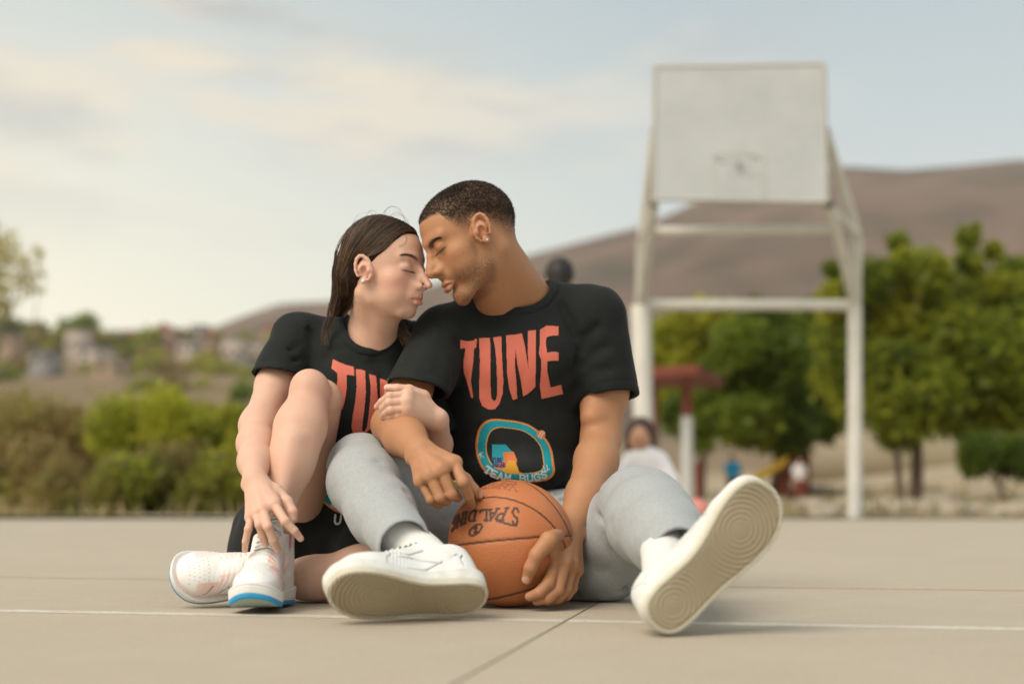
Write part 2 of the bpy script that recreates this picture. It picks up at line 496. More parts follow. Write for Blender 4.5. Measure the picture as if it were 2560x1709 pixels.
    # ears
    for s in (-1, 1):
        ctr = V(s * 0.077, 0.000, -0.010)
        pts = []
        for a in np.linspace(-0.35, 1.5, 13) * math.pi:
            # helix in the plane (forward w, up z), tilted back, flaring out behind
            w = math.cos(a) * 0.0155; z = math.sin(a) * (0.0295 if math.sin(a) > 0 else 0.026)
            pts.append(ctr + V(s * (0.007 - 0.42 * w), w - 0.20 * z, z))
        g_e = 0.0038
        e(ctr + V(0, 0.000, 0.004), (0.0042, 0.0165, 0.026), 0.004, 'add', R=None)
        c(ctr + V(-s * 0.012, 0.004, -0.002), ctr + V(s * 0.002, -0.004, 0), 0.017, 0.014, 0.006, flat=((0, 0, 1), 1.0))
        ch(pts[:11], [0.0030] + [g_e] * 9 + [0.004], 0.0022, kin=0.002)
        e(ctr + V(s * 0.0045, 0.000, -0.0245), (0.0042, 0.0080, 0.0085), 0.004)                # lobe
        ch([ctr + V(s * 0.0065, -0.004, 0.014), ctr + V(s * 0.008, -0.0075, 0.000), ctr + V(s * 0.007, -0.004, -0.014)], [0.003, 0.0032, 0.003], 0.003, kin=0.002)
        e(ctr + V(s * 0.0115, 0.0035, -0.004), (0.0075, 0.0070, 0.0105), 0.003, 'cut')           # concha
        ch([ctr + V(s * 0.0105, -0.0095, 0.016), ctr + V(s * 0.013, -0.0125, 0.000), ctr + V(s * 0.0115, -0.009, -0.012)], [0.0022] * 3, 0.002, 'cut', kin=0.001)
        e(ctr + V(s * 0.006, 0.0125, -0.004), (0.0035, 0.0040, 0.0060), 0.003)                   # tragus

def hand(g, wrist, mcps, fingers, thumb, rs, palm_r, k=0.0011, wr=None, normal=None, palm_flat=0.62):
    """wrist point, four knuckles, four finger chains from the knuckle out (3 points each), a thumb chain"""
    g_w = g.L(wrist); M = [g.L(p) for p in mcps]
    n = g.LD(unit(normal)) if normal is not None else None
    fl = (n, palm_flat) if n is not None else None
    for i, mp in enumerate(M):
        a = g_w + (mp - g_w) * 0.0 + (M[i] - M[3 - i]) * 0.10
        g.cone(a, mp, palm_r * 0.98, palm_r * 0.80, 0.010, flat=fl)
    for i in range(3):
        g.cone(M[i], M[i + 1], palm_r * 0.72, palm_r * 0.72, 0.006, flat=fl)
    fields = []
    for i, (mp, ch) in enumerate(zip(M, fingers)):
        P = [mp] + [g.L(p) for p in ch]
        r = rs[i]
        g.chain([P[0], P[1], P[2], P[3]], [r * 1.16, r * 1.05, r * 0.95, r * 0.80], k, kin=0.0022)
        # knuckle swelling
        g.ell(P[1], r * 1.06, 0.003)
        if n is not None: g.ell(P[0] + n * r * 0.30, r * 0.95, 0.006)
    T = [g.L(p) for p in thumb]
    g.cone(g_w * 0.6 + T[0] * 0.4, T[0], palm_r * 0.85, palm_r * 0.8, 0.012)
    g.cone(T[0], M[0], palm_r * 0.75, palm_r * 0.62, 0.008, flat=fl)
    g.chain(T, [palm_r * 0.9, rs[4] * 1.15, rs[4] * 1.05, rs[4] * 0.86][-len(T):], k + 0.002, kin=0.004)

def nail_mask(vw, tips, r=0.006):
    """tips: (tip centre, direction of the last joint, outward side, half width) -> 0..1"""
    out = np.zeros(len(vw))
    for c, d, n, w in tips:
        d = unit(d); n = unit(n - d * (n @ d)); sd = np.cross(d, n)
        q = vw - c
        a, b, h = q @ d, q @ sd, q @ n
        m = (np.abs(a / (w * 1.25)) ** 3 + np.abs(b / w) ** 3 < 1) & (h > 0)
        out = np.maximum(out, m * 1.0)
    return out

def head_colours(v, male, base, S=1.0):
    """skin tint by place on the head (v in the head's frame)"""
    v = v / S
    x, y, z = np.abs(v[:, 0]), v[:, 1], v[:, 2]
    n = len(v); c = np.tile(np.array(base, float), (n, 1)); stub = np.zeros(n)
    def blend(mask, colr):
        nonlocal c
        c = c * (1 - mask[:, None]) + np.array(colr) * mask[:, None]
    def blob(cx, cy, cz, r): return np.exp(-(((x - cx) ** 2 + (y - cy) ** 2 + (z - cz) ** 2) / r ** 2))
    f = 1.22 if male else 1.05; uz = -0.0755 if male else -0.0675; lz = uz - 0.0108
    if male:
        blend(blob(0.040, 0.065, -0.040, 0.025) * 0.25, (0.50, 0.20, 0.10))
        blend(blob(0.0, 0.112, -0.042, 0.012) * 0.35, (0.48, 0.20, 0.11))
        blend(blob(0.081, -0.005, -0.010, 0.022) * 0.5, (0.56, 0.23, 0.13))
    else:
        blend(blob(0.042, 0.060, -0.036, 0.027) * 0.75, (0.68, 0.27, 0.21))
        blend(blob(0.0, 0.116, -0.042, 0.012) * 0.40, (0.68, 0.32, 0.25))
        blend(blob(0.081, -0.005, -0.010, 0.022) * 0.7, (0.72, 0.33, 0.24))
        blend(blob(0.031, 0.086, 0.006, 0.010) * 0.35, (0.52, 0.27, 0.19))
    # lips
    hu = (0.0064 * f) * np.clip(1 - (x / 0.0245) ** 2, 0, 1) ** 0.6; hl = (0.0085 * f) * np.clip(1 - (x / 0.0225) ** 2, 0, 1) ** 0.6
    sz = uz - 0.0048
    lip = (y > 0.078) * (smooth01(z, sz - hl - 0.0009, sz - hl + 0.0009)) * (1 - smooth01(z, sz + hu - 0.0009, sz + hu + 0.0009)) * (x < 0.0245)
    blend(lip * (0.70 if male else 0.9), (0.33, 0.12, 0.095) if male else (0.60, 0.135, 0.125))
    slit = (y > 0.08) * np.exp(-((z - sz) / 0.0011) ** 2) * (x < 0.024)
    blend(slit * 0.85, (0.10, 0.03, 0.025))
    # lash line and brows
    ls = np.exp(-((z - (-0.0105 - 0.0032 * np.cos((x - 0.031) / 0.016 * 1.5))) / 0.0013) ** 2) * smooth01(x, 0.017, 0.021) * (1 - smooth01(x, 0.045, 0.050)) * (y > 0.06)
    blend(np.clip(ls * 1.2, 0, 1) * 0.93, (0.022, 0.012, 0.010))
    t = (x - 0.012) / 0.040
    if male: bz, bh = 0.0045 + 0.0085 * np.sin(np.clip(t, 0, 1) * 2.4), 0.0043 * (1 - 0.45 * t)
    else: bz, bh = 0.0135 + 0.0090 * np.sin(np.clip(t, 0, 1) * 2.2), 0.0050 * (1 - 0.6 * t)
    br = np.exp(-np.abs((z - bz) / np.maximum(bh, 0.0012)) ** 3) * smooth01(x, 0.008, 0.014) * (1 - smooth01(x, 0.048, 0.055)) * (y > 0.05)
    blend(np.clip(br, 0, 1) * (0.96 if male else 0.92), (0.030, 0.018, 0.012) if male else (0.060, 0.030, 0.018))
    # nostril
    nz = -0.0470 if male else -0.0440
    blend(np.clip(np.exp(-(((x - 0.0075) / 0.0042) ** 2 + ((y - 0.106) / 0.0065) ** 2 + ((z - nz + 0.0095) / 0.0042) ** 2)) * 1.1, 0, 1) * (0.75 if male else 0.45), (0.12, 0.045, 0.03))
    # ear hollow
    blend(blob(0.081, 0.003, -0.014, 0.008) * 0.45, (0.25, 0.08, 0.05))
    if male:
        beard = smooth01(-z, 0.030, 0.075) * smooth01(y, -0.012, 0.010) * smooth01(x, 0.018, 0.035)
        beard = np.maximum(beard, smooth01(-z, 0.090, 0.102) * smooth01(y, -0.01, 0.03))
        beard = np.maximum(beard, 0.75 * (y > 0.06) * np.exp(-((z + 0.0635) / 0.0060) ** 2) * (1 - smooth01(x, 0.024, 0.030)))
        beard = np.maximum(beard, 0.8 * smooth01(-z, 0.006, 0.03) * np.exp(-((y - 0.024 + 0.1 * (z + 0.03)) / 0.011) ** 2) * smooth01(x, 0.03, 0.05))
        beard *= smooth01(-z, -0.01, 0.012) * (1 - smooth01(-z, 0.126, 0.140)) * (1 - lip)
        beard *= 1 - np.exp(-(((y - 0.055) / 0.018) ** 2 + ((z + 0.045) / 0.016) ** 2))
        stub = beard * 0.66
    return np.clip(c, 0, 1), stub
# ------------------------------------------------------------------ cloth helpers, shoes
def crease(g, pts, r, depth):
    """a soft furrow (depth > 0) or fold (depth < 0) along the path"""
    pts = [np.asarray(p, float) for p in pts]; m = 2.4 * r + 0.03
    lo = np.min(pts, axis=0) - m; hi = np.max(pts, axis=0) + m
    sl, P = g.sub(lo, hi)
    if sl is None: return
    X, Y, Z = P; best = None; n = len(pts) - 1
    for i in range(n):
        a, ab = pts[i], pts[i + 1] - pts[i]; L2 = max(float(ab @ ab), 1e-12)
        x = X - a[0]; y = Y - a[1]; z = Z - a[2]
        t = np.clip((x * ab[0] + y * ab[1] + z * ab[2]) / L2, 0, 1)
        q = (x - t * ab[0]) ** 2 + (y - t * ab[1]) ** 2 + (z - t * ab[2]) ** 2
        s = (i + t) / n
        wgt = np.clip(np.minimum(s, 1 - s) * 5, 0, 1)      # fades out at both ends
        dd = wgt * np.exp(-q / (r * r))
        best = dd if best is None else np.maximum(best, dd)
    g.f[sl] += np.where(np.abs(g.f[sl]) < 0.04, 1.9 * depth * best, 0).astype(np.float32)
def folds(g, rs, n, lo, hi, direction, length, r, depth, jitter=0.35):
    """n random creases roughly along direction, at random surface points inside the box lo..hi"""
    near = np.argwhere(np.abs(g.f) < g.h)
    P = g.lo + near * g.h
    P = P[((P > lo) & (P < hi)).all(1)]
    if not len(P): return
    d0 = unit(direction)
    for _ in range(n):
        p = P[rs.randint(len(P))]; d = unit(d0 + rs.normal(size=3) * jitter); L = length * rs.uniform(0.5, 1.3)
        bend = rs.normal(size=3) * L * 0.12
        crease(g, [p - d * L / 2, p + bend, p + d * L / 2], r * rs.uniform(0.7, 1.3), 0.55 * depth * rs.uniform(0.4, 1.0) * (1 if rs.rand() < 0.6 else -0.8))

def drape(g, seed, amp, f, lo=None, hi=None, ax=(1, 1, 0.35)):
    """soft ridged folds running mostly along the damped axis"""
    def fn(X, Y, Z):
        n = wig(X * ax[0], Y * ax[1], Z * ax[2], f, seed, 6); m = 0.5 + 0.5 * wig(X, Y, Z, 17, seed + 50, 4)
        return amp * m * (1 - np.abs(n) * 2.6)
    g.warp(fn, lo, hi)
def poly_sd(poly, X, Y):
    """signed distance to a closed polygon"""
    poly = np.asarray(poly, float); d = np.full(X.shape, 1e9); ins = np.zeros(X.shape, bool)
    for i in range(len(poly)):
        a, b = poly[i - 1], poly[i]; e = b - a; wx, wy = X - a[0], Y - a[1]
        t = np.clip((wx * e[0] + wy * e[1]) / max(e @ e, 1e-12), 0, 1)
        d = np.minimum(d, (wx - t * e[0]) ** 2 + (wy - t * e[1]) ** 2)
        c = (a[1] > Y) != (b[1] > Y)
        with np.errstate(divide='ignore', invalid='ignore'):
            ins ^= c & (X < (b[0] - a[0]) * (Y - a[1]) / (b[1] - a[1] + 1e-15) + a[0])
    return np.where(ins, -1, 1) * np.sqrt(d)
def sole_outline(L, Wd, med):
    """closed outline, heel at y=0, toe at y=L; med=+1 when the medial (arch) side is +x"""
    yy = [0.0, 0.02, 0.08, 0.18, 0.30, 0.42, 0.54, 0.66, 0.76, 0.86, 0.93, 0.975, 1.0]
    lat = [0.00, 0.42, 0.70, 0.80, 0.80, 0.83, 0.93, 1.00, 1.00, 0.88, 0.66, 0.40, 0.06]
    mdl = [0.00, 0.42, 0.68, 0.74, 0.66, 0.60, 0.70, 0.88, 0.98, 0.96, 0.80, 0.55, 0.12]
    lp = [(-med * w * Wd / 2, y * L) for y, w in zip(yy, lat)]
    mp = [(med * w * Wd / 2 + med * 0.004 * y, y * L) for y, w in zip(yy, mdl)][::-1]
    P = np.array(lp + mp[:-1] if True else lp)
    for _ in range(2): P = np.stack([P * 0.75 + np.roll(P, -1, 0) * 0.25, P * 0.25 + np.roll(P, -1, 0) * 0.75], 1).reshape(-1, 2)
    return P
def sd2_lookup(poly, L, Wd, h=0.0015):
    xs = np.arange(-Wd, Wd + h, h); ys = np.arange(-0.04, L + 0.04, h)
    G = poly_sd(poly, xs[:, None] + 0 * ys[None, :], ys[None, :] + 0 * xs[:, None]).astype(np.float32)
    def f(X, Y):
        X, Y = np.broadcast_arrays(X, Y)
        u = np.clip((X - xs[0]) / h, 0, len(xs) - 1.001); v = np.clip((Y - ys[0]) / h, 0, len(ys) - 1.001)
        i, j = u.astype(int), v.astype(int); a, b = u - i, v - j
        return G[i, j] * (1 - a) * (1 - b) + G[i + 1, j] * a * (1 - b) + G[i, j + 1] * (1 - a) * b + G[i + 1, j + 1] * a * b
    return f
def frame_from(center_mid, toe, up, L):
    y = unit(toe); z = unit(np.asarray(up) - y * (np.asarray(up) @ y)); x = np.cross(y, z)
    R = np.stack([x, y, z], axis=1)
    return R, np.asarray(center_mid) - y * L / 2
def build_shoe(parent, R, t, L, Wd, med, style, m_up, m_sole, m_lace, ankle_world, label, lean=0.0):
    sh = link('shoe', None, parent, label)
    po = sole_outline(L, Wd, med); low = min((R @ V(x, y, 0) + t)[2] for x, y in po)
    t = t + V(0, 0, 0.002 - low)
    f2 = sd2_lookup(sole_outline(L, Wd, med), L, Wd)
    TH = 0.030 if style == 'man' else 0.027
    h = 0.0012
    # ---- sole
    def curve_z(Y): return 0.020 * np.clip((Y / L - 0.74) / 0.26, 0, 1) ** 2 * (0.55 if style == 'man' else 1.0)      # toe spring
    g = Sculpt((-Wd / 2 - 0.012, -0.012, -0.008), (Wd / 2 + 0.012, L + 0.012, TH + 0.034), h, R, t)
    def sole(X, Y, Z):
        d2 = f2(X[:, :, 0], Y[:, :, 0])[:, :, None]
        zc = Z - curve_z(Y)
        th = TH + 0.010 * np.clip(1 - Y / (0.35 * L), 0, 1)
        taper = 0.003 * np.clip(1 - zc / TH, 0, 1)
        a = d2 + taper + 0.003; b = np.abs(zc - th / 2) - th / 2 + 0.003
        dist = np.minimum(np.maximum(a, b), 0) + np.sqrt(np.maximum(a, 0) ** 2 + np.maximum(b, 0) ** 2) - 0.003
        # tread cut into the underside
        if style == 'man':
            inner = smooth01(-d2, 0.0095, 0.012)
            c1 = np.sqrt((X - med * 0.004) ** 2 + (Y - 0.70 * L) ** 2); c2 = np.sqrt((X - med * 0.0) ** 2 + (Y - 0.17 * L) ** 2)
            ring = np.where(Y > 0.40 * L, c1, c2 * 1.0)
            gr = smooth01(np.cos(2 * math.pi * ring / 0.0078), -0.1, 0.5)
            gr = np.where(ring < 0.0105, smooth01(ring, 0.0085, 0.0098), gr)
            mid = np.exp(-((Y - 0.40 * L) / (0.045 * L)) ** 2)
            gr = gr * (1 - 0.9 * mid) + 0.9 * mid
            teeth = smooth01(np.cos(2 * math.pi * (Y + 0.25 * X) / 0.0062), 0.0, 0.5) * smooth01(-d2, 0.0035, 0.005) * (1 - inner)
            wearn = np.clip(0.75 + 0.9 * wig(X, Y, 0 * Z, 60, 77, 5), 0.15, 1.2)
            depth = 0.0019 * gr * inner * wearn + 0.0018 * teeth + 0.0016 * smooth01(-d2, 0.0085, 0.0100) * (1 - smooth01(-d2, 0.0105, 0.0125))
            dist = np.maximum(dist, depth - zc)
        # foxing lines on the side
        dist = dist + 0.0007 * np.exp(-((zc - (th - 0.006)) / 0.0010) ** 2) + 0.0007 * np.exp(-((zc - 0.0085) / 0.0010) ** 2)
        return dist
    g.put(g.lo, g.lo + g.h * g.n, sole)
    v, q = g.mesh(); q = q
    n = len(v); d2 = f2(v[:, 0], v[:, 1]); zc = v[:, 2] - curve_z(v[:, 1]); c = np.zeros((n, 3))
    if style == 'man':
        rim = V(0.58, 0.545, 0.44); tread = V(0.405, 0.345, 0.235)
        w = (smooth01(-d2, 0.008, 0.011) * (1 - smooth01(zc, 0.002, 0.004)))[:, None]
        w2 = (smooth01(zc, 0.006, 0.018))[:, None]
        c[:] = rim; c = c * (1 - w2) + V(0.74, 0.75, 0.72) * w2
        c = c * (1 - w) + tread * w
        dirt = np.clip(0.5 + 0.9 * wig(v[:, 0], v[:, 1], v[:, 2], 70, 5, 7), 0, 1) * w[:, 0] * 0.50 + smooth01(zc, 0.0005, 0.0020) * w[:, 0] * 0.18
        c = c * (1 - dirt[:, None]) + V(0.21, 0.165, 0.10) * dirt[:, None]
    else:
        w = (1 - smooth01(zc, 0.0082, 0.0092))[:, None]
        c[:] = V(0.76, 0.76, 0.74); c = c * (1 - w) + V(0.030, 0.30, 0.58) * w
        u = ((zc < 0.0012) & (d2 < -0.006))[:, None]; c = np.where(u, V(0.33, 0.42, 0.38), c)
    mesh_obj('sole', g.world(v), q, m_sole, sh, attrs={'col': c})
    # ---- upper
    hi_top = style != 'man'
    top = 0.135 if hi_top else 0.105
    h = 0.0016
    g = Sculpt((-Wd / 2 - 0.01, -0.02, TH - 0.008), (Wd / 2 + 0.01, L + 0.01, top + 0.045), h, R, t)
    T = TH
    E = lambda c, r, k=0.012, mode='add': g.ell(c, r, k, mode)
    E((med * 0.003, 0.745 * L, T + 0.006), (0.455 * Wd, 0.22 * L, 0.040), 0.0)
    g.cone((med * 0.002, 0.70 * L, T + 0.010), (0, 0.50 * L, T + 0.034), 0.036 * Wd / 0.11, 0.033, 0.02)
    g.cone((0, 0.56 * L, T + 0.012), (0, 0.20 * L, T + 0.020), 0.040 * Wd / 0.11, 0.036, 0.02)
    g.cone((0, 0.50 * L, T + 0.034), (0, 0.33 * L, T + 0.060), 0.031, 0.034, 0.02)
    g.ell((0, 0.135 * L, T + 0.020), (0.037, 0.125 * L, 0.055), 0.015)
    cz = top - 0.012
    if lean:
        g.cone((0, 0.24 * L, T + 0.03), (0, 0.10 * L, T + 0.045), 0.037, 0.036, 0.02)
    else:
        g.cone((0, 0.21 * L, T + 0.03), (0, 0.20 * L, cz), 0.038, 0.0440 if hi_top else 0.0405, 0.02)
        g.cone((0, 0.30 * L, T + 0.03), (0, 0.27 * L, cz), 0.036, 0.0415 if hi_top else 0.036, 0.02)
        if hi_top: g.cone((0, 0.52 * L, T + 0.026), (0, 0.36 * L, T + 0.075), 0.036, 0.035, 0.02)
    def clamp(X, Y, Z):       # keep the upper inside the sole's outline
        d2 = f2(X[:, :, 0], Y[:, :, 0])[:, :, None]
        return d2 + 0.0040 + (0.015 if hi_top else 0.05) * (Z - T) * (Z > T)
    sl, P = g.sub(g.lo, g.lo + g.h * g.n)
    bb = np.broadcast_to(clamp(*P), g.f.shape); k = 0.010
    w = np.maximum(k - np.abs(g.f - bb), 0) / k; g.f = (np.maximum(g.f, bb) + w * w * k * 0.25).astype(np.float32)
    # collar: slanting top edge, padded rim, hollow inside
    g.plane_cut((0, 0.22 * L, top), (0, 0.10 if hi_top else -0.16, 1), k=0.005)
    if lean: g.cone((0, 0.16 * L, T + 0.045), (0, -0.05 * L, T + 0.085), 0.026, 0.030, 0.004, 'cut')
    else: g.cone((0, 0.235 * L, top - 0.030), (0, 0.225 * L, top + 0.05), 0.029, 0.033, 0.004, 'cut')
    # tongue
    if lean: g.chain([(0, 0.44 * L, T + 0.058), (0, 0.34 * L, T + 0.078), (0, 0.24 * L, T + 0.092)], [0.021, 0.022, 0.021], 0.004, flat=((0, 0.3, 1), 0.26))
    else: g.chain([(0, 0.44 * L, T + 0.058), (0, 0.375 * L, top - 0.012), (0, 0.355 * L, top + (0.022 if hi_top else 0.018))], [0.021, 0.023, 0.021], 0.004, flat=((0, 1, 0.35), 0.26))
    # seams
    seam_lines = []
    def seam(pts, r=0.0014, k=0.0012):
        for s in (-1, 1):
            # walk the point inwards on to the surface: cast from the side
            P = []
            for (y, z) in pts:
                xs = np.linspace(Wd / 2, 0.0, 60)
                ii = np.clip(((np.stack([s * xs, np.full(60, y), np.full(60, z)], 1) - g.lo) / g.h).astype(int), 0, g.n - 1)
                ff = g.f[ii[:, 0], ii[:, 1], ii[:, 2]]; hit = np.argmax(ff < 0)
                P.append((s * xs[hit], y, z))
            g.chain(P, [r] * len(P), k, 'cut', kin=0.0005); seam_lines.append(P)
    seam([(0.66 * L, T + 0.004), (0.64 * L, T + 0.022), (0.60 * L, T + 0.036)])
    seam([(0.60 * L, T + 0.040), (0.48 * L, T + 0.040), (0.40 * L, T + 0.052), (0.375 * L, top - 0.02)])
    seam([(0.155 * L, T + 0.004), (0.16 * L, T + 0.035), (0.10 * L, T + 0.060)])
    if style == 'man':
        seam([(0.52 * L, T + 0.004), (0.40 * L, T + 0.006), (0.17 * L, T + 0.045), (0.30 * L, T + 0.022), (0.47 * L, T + 0.032), (0.56 * L, T + 0.030)])
    else:
        seam([(0.80 * L, T + 0.004), (0.74 * L, T + 0.020), (0.70 * L, T + 0.036)])
    g.warp(lambda X, Y, Z: 0.0007 * wig(X, Y, Z, 130, 9) + 0.0010 * np.exp(-((Y - 0.60 * L) / 0.02) ** 2) * np.sin((Y + 0.3 * Z) * 900) * 0.5)
    v, q = g.mesh(); uw = g.world(v); n = len(v)
    y, z, ax = v[:, 1] / L, v[:, 2], np.abs(v[:, 0])
    c = np.tile(V(0.78, 0.79, 0.775), (n, 1))
    if style != 'man':
        pink = V(0.80, 0.50, 0.46); peach = V(0.80, 0.60, 0.44); lav = V(0.72, 0.68, 0.74); mint = V(0.72, 0.80, 0.70)
        n1 = np.clip(0.5 + 1.1 * wig(v[:, 0], v[:, 1], v[:, 2], 95, 21, 7), 0, 1)[:, None]; n2 = np.clip(0.5 + 1.1 * wig(v[:, 0], v[:, 1], v[:, 2], 80, 22, 7), 0, 1)[:, None]
        dye = (V(0.78, 0.74, 0.72) * (1 - n1) + pink * n1) * (1 - 0.35 * n2) + (peach * n1 + lav * (1 - n1)) * 0.35 * n2
        foxing = (y > 0.66) & (z < T + 0.018 + 0.010 * np.clip(0.95 - y, 0, 1) + 0.05 * np.clip(ax - 0.020, 0, 1))                         # toe overlay
        side = (y > 0.36) & (y < 0.82) & (ax > 0.024) & (z < T + 0.050)
        collar_band = (y < 0.40) & (z > top - 0.030) & (z < top + 0.004)
        heel = (y < 0.17) & (z < T + 0.060)
        eyelets = (y > 0.36) & (y < 0.66) & (ax > 0.0135) & (z > T + 0.030)
        msk = foxing | (side & (z > T + 0.002) & ((y > 0.62) | (z < T + 0.014))) | collar_band | heel | eyelets
        c = np.where(msk[:, None], dye, c)
        # perforations of the toe box
        for i in range(-3, 4):
            for j in range(5):
                p = V(i * 0.0072 + (j % 2) * 0.0036, (0.74 + 0.035 * j) * L)
                hole = (np.hypot(v[:, 0] - p[0], v[:, 1] - p[1]) < 0.0011) & (z > T + 0.02); c[hole] = V(0.45, 0.42, 0.38)
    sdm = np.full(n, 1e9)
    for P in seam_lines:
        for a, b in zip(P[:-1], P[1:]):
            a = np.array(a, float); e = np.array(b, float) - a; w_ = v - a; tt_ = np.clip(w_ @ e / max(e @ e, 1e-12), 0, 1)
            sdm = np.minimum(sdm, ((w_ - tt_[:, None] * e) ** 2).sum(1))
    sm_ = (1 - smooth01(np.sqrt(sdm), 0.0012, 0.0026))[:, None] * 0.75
    c = c * (1 - sm_) + V(0.36, 0.36, 0.35) * sm_  # grey thread, with the groove's shading painted into the colour along each seam
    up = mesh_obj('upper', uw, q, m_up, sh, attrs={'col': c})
    # ---- laces, laid on the upper by casting down along the foot's own up axis
    bvh = BVHTree.FromPolygons([Vector(p) for p in v], [tuple(map(int, f)) for f in q])
    def lay(x, y, lift):
        for dz in (0,):
            hit = bvh.ray_cast(Vector((x, y, top + 0.08)), Vector((0, -0.34, -1)).normalized())
            if hit[0] is not None: return np.array(hit[0]) + np.array(hit[1]) * lift
        return V(x, y, T + 0.05)
    rows = 7 if hi_top else 6
    vs = []
    ys = np.linspace(0.685 * L, (0.44 if hi_top else 0.47) * L, rows)
    wx = 0.019
    def flat_lace(pts, w=0.0036, th=0.0016):
        pts = np.array(pts); n = len(pts); tan = np.gradient(pts, axis=0); tan /= np.linalg.norm(tan, axis=1)[:, None]
        up_ = np.array([0, 0.45, 0.9]); sd = np.cross(tan, up_); sd /= np.linalg.norm(sd, axis=1)[:, None]; nn = np.cross(sd, tan)
        a = np.arange(8) * math.pi / 4
        ring = pts[:, None, :] + (np.cos(a)[None, :, None] * sd[:, None, :] * w) + (np.sin(a)[None, :, None] * nn[:, None, :] * th)
        vv = ring.reshape(-1, 3); i = np.arange(n - 1)[:, None] * 8; j = np.arange(8)[None, :]; j2 = (j + 1) % 8
        return vv, np.stack([i + j, i + j2, i + 8 + j2, i + 8 + j], axis=-1).reshape(-1, 4)
    for i in range(rows):
        y0 = ys[i]
        vs.append(flat_lace([lay(s * wx, y0 + 0.001 * math.sin(s * 3), 0.0022 + 0.0012 * (1 - s * s)) for s in np.linspace(-1, 1, 13)]))
        if i + 1 < rows:
            for sgn in (-1, 1):
                vs.append(flat_lace([lay(sgn * s * wx, y0 + (ys[i + 1] - y0) * (s + 1) / 2, 0.0012 + (0.0030 if sgn > 0 else 0.0018) * (1 - s * s)) for s in np.linspace(-1, 1, 13)], 0.0032))
    if False:
        k0 = lay(0, ys[-1] - 0.004, 0.005)
        for sgn in (-1, 1):
            vs.append(flat_lace([k0, k0 + V(sgn * 0.012, -0.002, 0.004), k0 + V(sgn * 0.024, -0.004, 0.001), k0 + V(sgn * 0.030, 0.004, -0.010)], 0.0030))
    lv, lq = merge(*vs)
    mesh_obj('laces', lv @ R.T + t, lq, m_lace, sh)
    # ---- sock in the collar
    s0 = t + R @ V(0, 0.235 * L, top - 0.035)
    g = Sculpt(np.minimum(s0, ankle_world) - 0.06, np.maximum(s0, ankle_world) + 0.06, 0.003)
    g.cone(s0, ankle_world, 0.036 if style == 'man' else 0.027, 0.041 if style == 'man' else 0.024)
    if style == 'man':
        g.warp(lambda X, Y, Z: 0.0012 * wig(X, Y, Z, 160, 4))
        v2, q2 = g.mesh(); mesh_obj('sock', v2, q2, m_lace, sh)
    return sh, up
# ------------------------------------------------------------------ the court and the land
m_conc = mat('court_concrete', (0.485, 0.430, 0.345), rough=0.88, spec=0.25,
             noise=[(0.45, 0.7, (0.43, 0.385, 0.315)), (1.6, 0.75, (0.40, 0.350, 0.275)), (4.5, 0.40, (0.52, 0.465, 0.38)), (17, 0.40, (0.40, 0.345, 0.27)), (110, 0.50, (0.33, 0.28, 0.21)), (260, 0.50, (0.32, 0.27, 0.20)), (420, 0.40, (0.36, 0.30, 0.22)), (700, 0.35, (0.62, 0.56, 0.46))], bump=[(420, 0.35, 0.0012), (7, 0.15, 0.01)])
m_joint = mat('joint_dirt', (0.27, 0.235, 0.18), rough=1.0)
m_white_line = mat('worn_white_paint', (0.66, 0.64, 0.58), rough=0.8, noise=[(14, 0.8, (0.52, 0.47, 0.39)), (60, 0.95, (0.49, 0.44, 0.36)), (400, 0.5, (0.46, 0.41, 0.33))])
m_red_line = mat('worn_red_paint', (0.43, 0.22, 0.16), rough=0.85, noise=[(50, 0.9, (0.47, 0.38, 0.29)), (400, 0.5, (0.46, 0.38, 0.29))])
CA = math.radians(11.3); CE = V(math.cos(CA), -math.sin(CA), 0); CD = V(math.sin(CA), math.cos(CA), 0)
J0 = D(1365, 1380, 2.80); J0[2] = 0                      # a point on the long joint
def court_pt(u, w, z=0.0): return J0 + CE * u + CD * w + V(0, 0, z)
court = link('court', None, None, kind='structure')
def edge_w(u): return 9.3                               # far edge of the slab
SLAB = 3.2
for i in range(-5, 6):
    u0, u1 = i * SLAB + 0.0022, (i + 1) * SLAB - 0.0022
    w0, w1 = -8.0, 9.3
    c8 = [court_pt(u, w, z) for z in (-0.14, 0.0) for (u, w) in ((u0, w0), (u1, w0), (u1, w1), (u0, w1))]
    o = mesh_obj('slab', c8, [(0, 3, 2, 1), (4, 5, 6, 7), (0, 1, 5, 4), (1, 2, 6, 5), (2, 3, 7, 6), (3, 0, 4, 7)], m_conc, court, smooth=False)
mesh_obj('joint_bed', [court_pt(-5 * SLAB, -8, -0.008), court_pt(6 * SLAB, -8, -0.008), court_pt(6 * SLAB, 9.28, -0.008), court_pt(-5 * SLAB, 9.28, -0.008)], [(0, 1, 2, 3)], m_joint, court, smooth=False)
def line_w(px, py): # position across the court of a picture point on the ground
    p = ground_at(px * 2560 / 2349, py * 2560 / 2349); return (p - J0) @ CD
def stripe(w, width, m, nm):
    # broken at the joints so that it does not bridge them
    fs, vs = [], []
    for i in range(-3, 4):
        u0, u1 = i * SLAB + 0.004, (i + 1) * SLAB - 0.004; k = len(vs)
        vs += [court_pt(u0, w - width / 2, 0.0004), court_pt(u1, w - width / 2, 0.0004), court_pt(u1, w + width / 2, 0.0004), court_pt(u0, w + width / 2, 0.0004)]
        fs.append((k, k + 1, k + 2, k + 3))
    mesh_obj(nm, vs, fs, m, court, smooth=False)
stripe(line_w(1174, 1421), 0.050, m_white_line, 'painted_line')
stripe(line_w(1174, 1338), 0.045, m_red_line, 'painted_line')

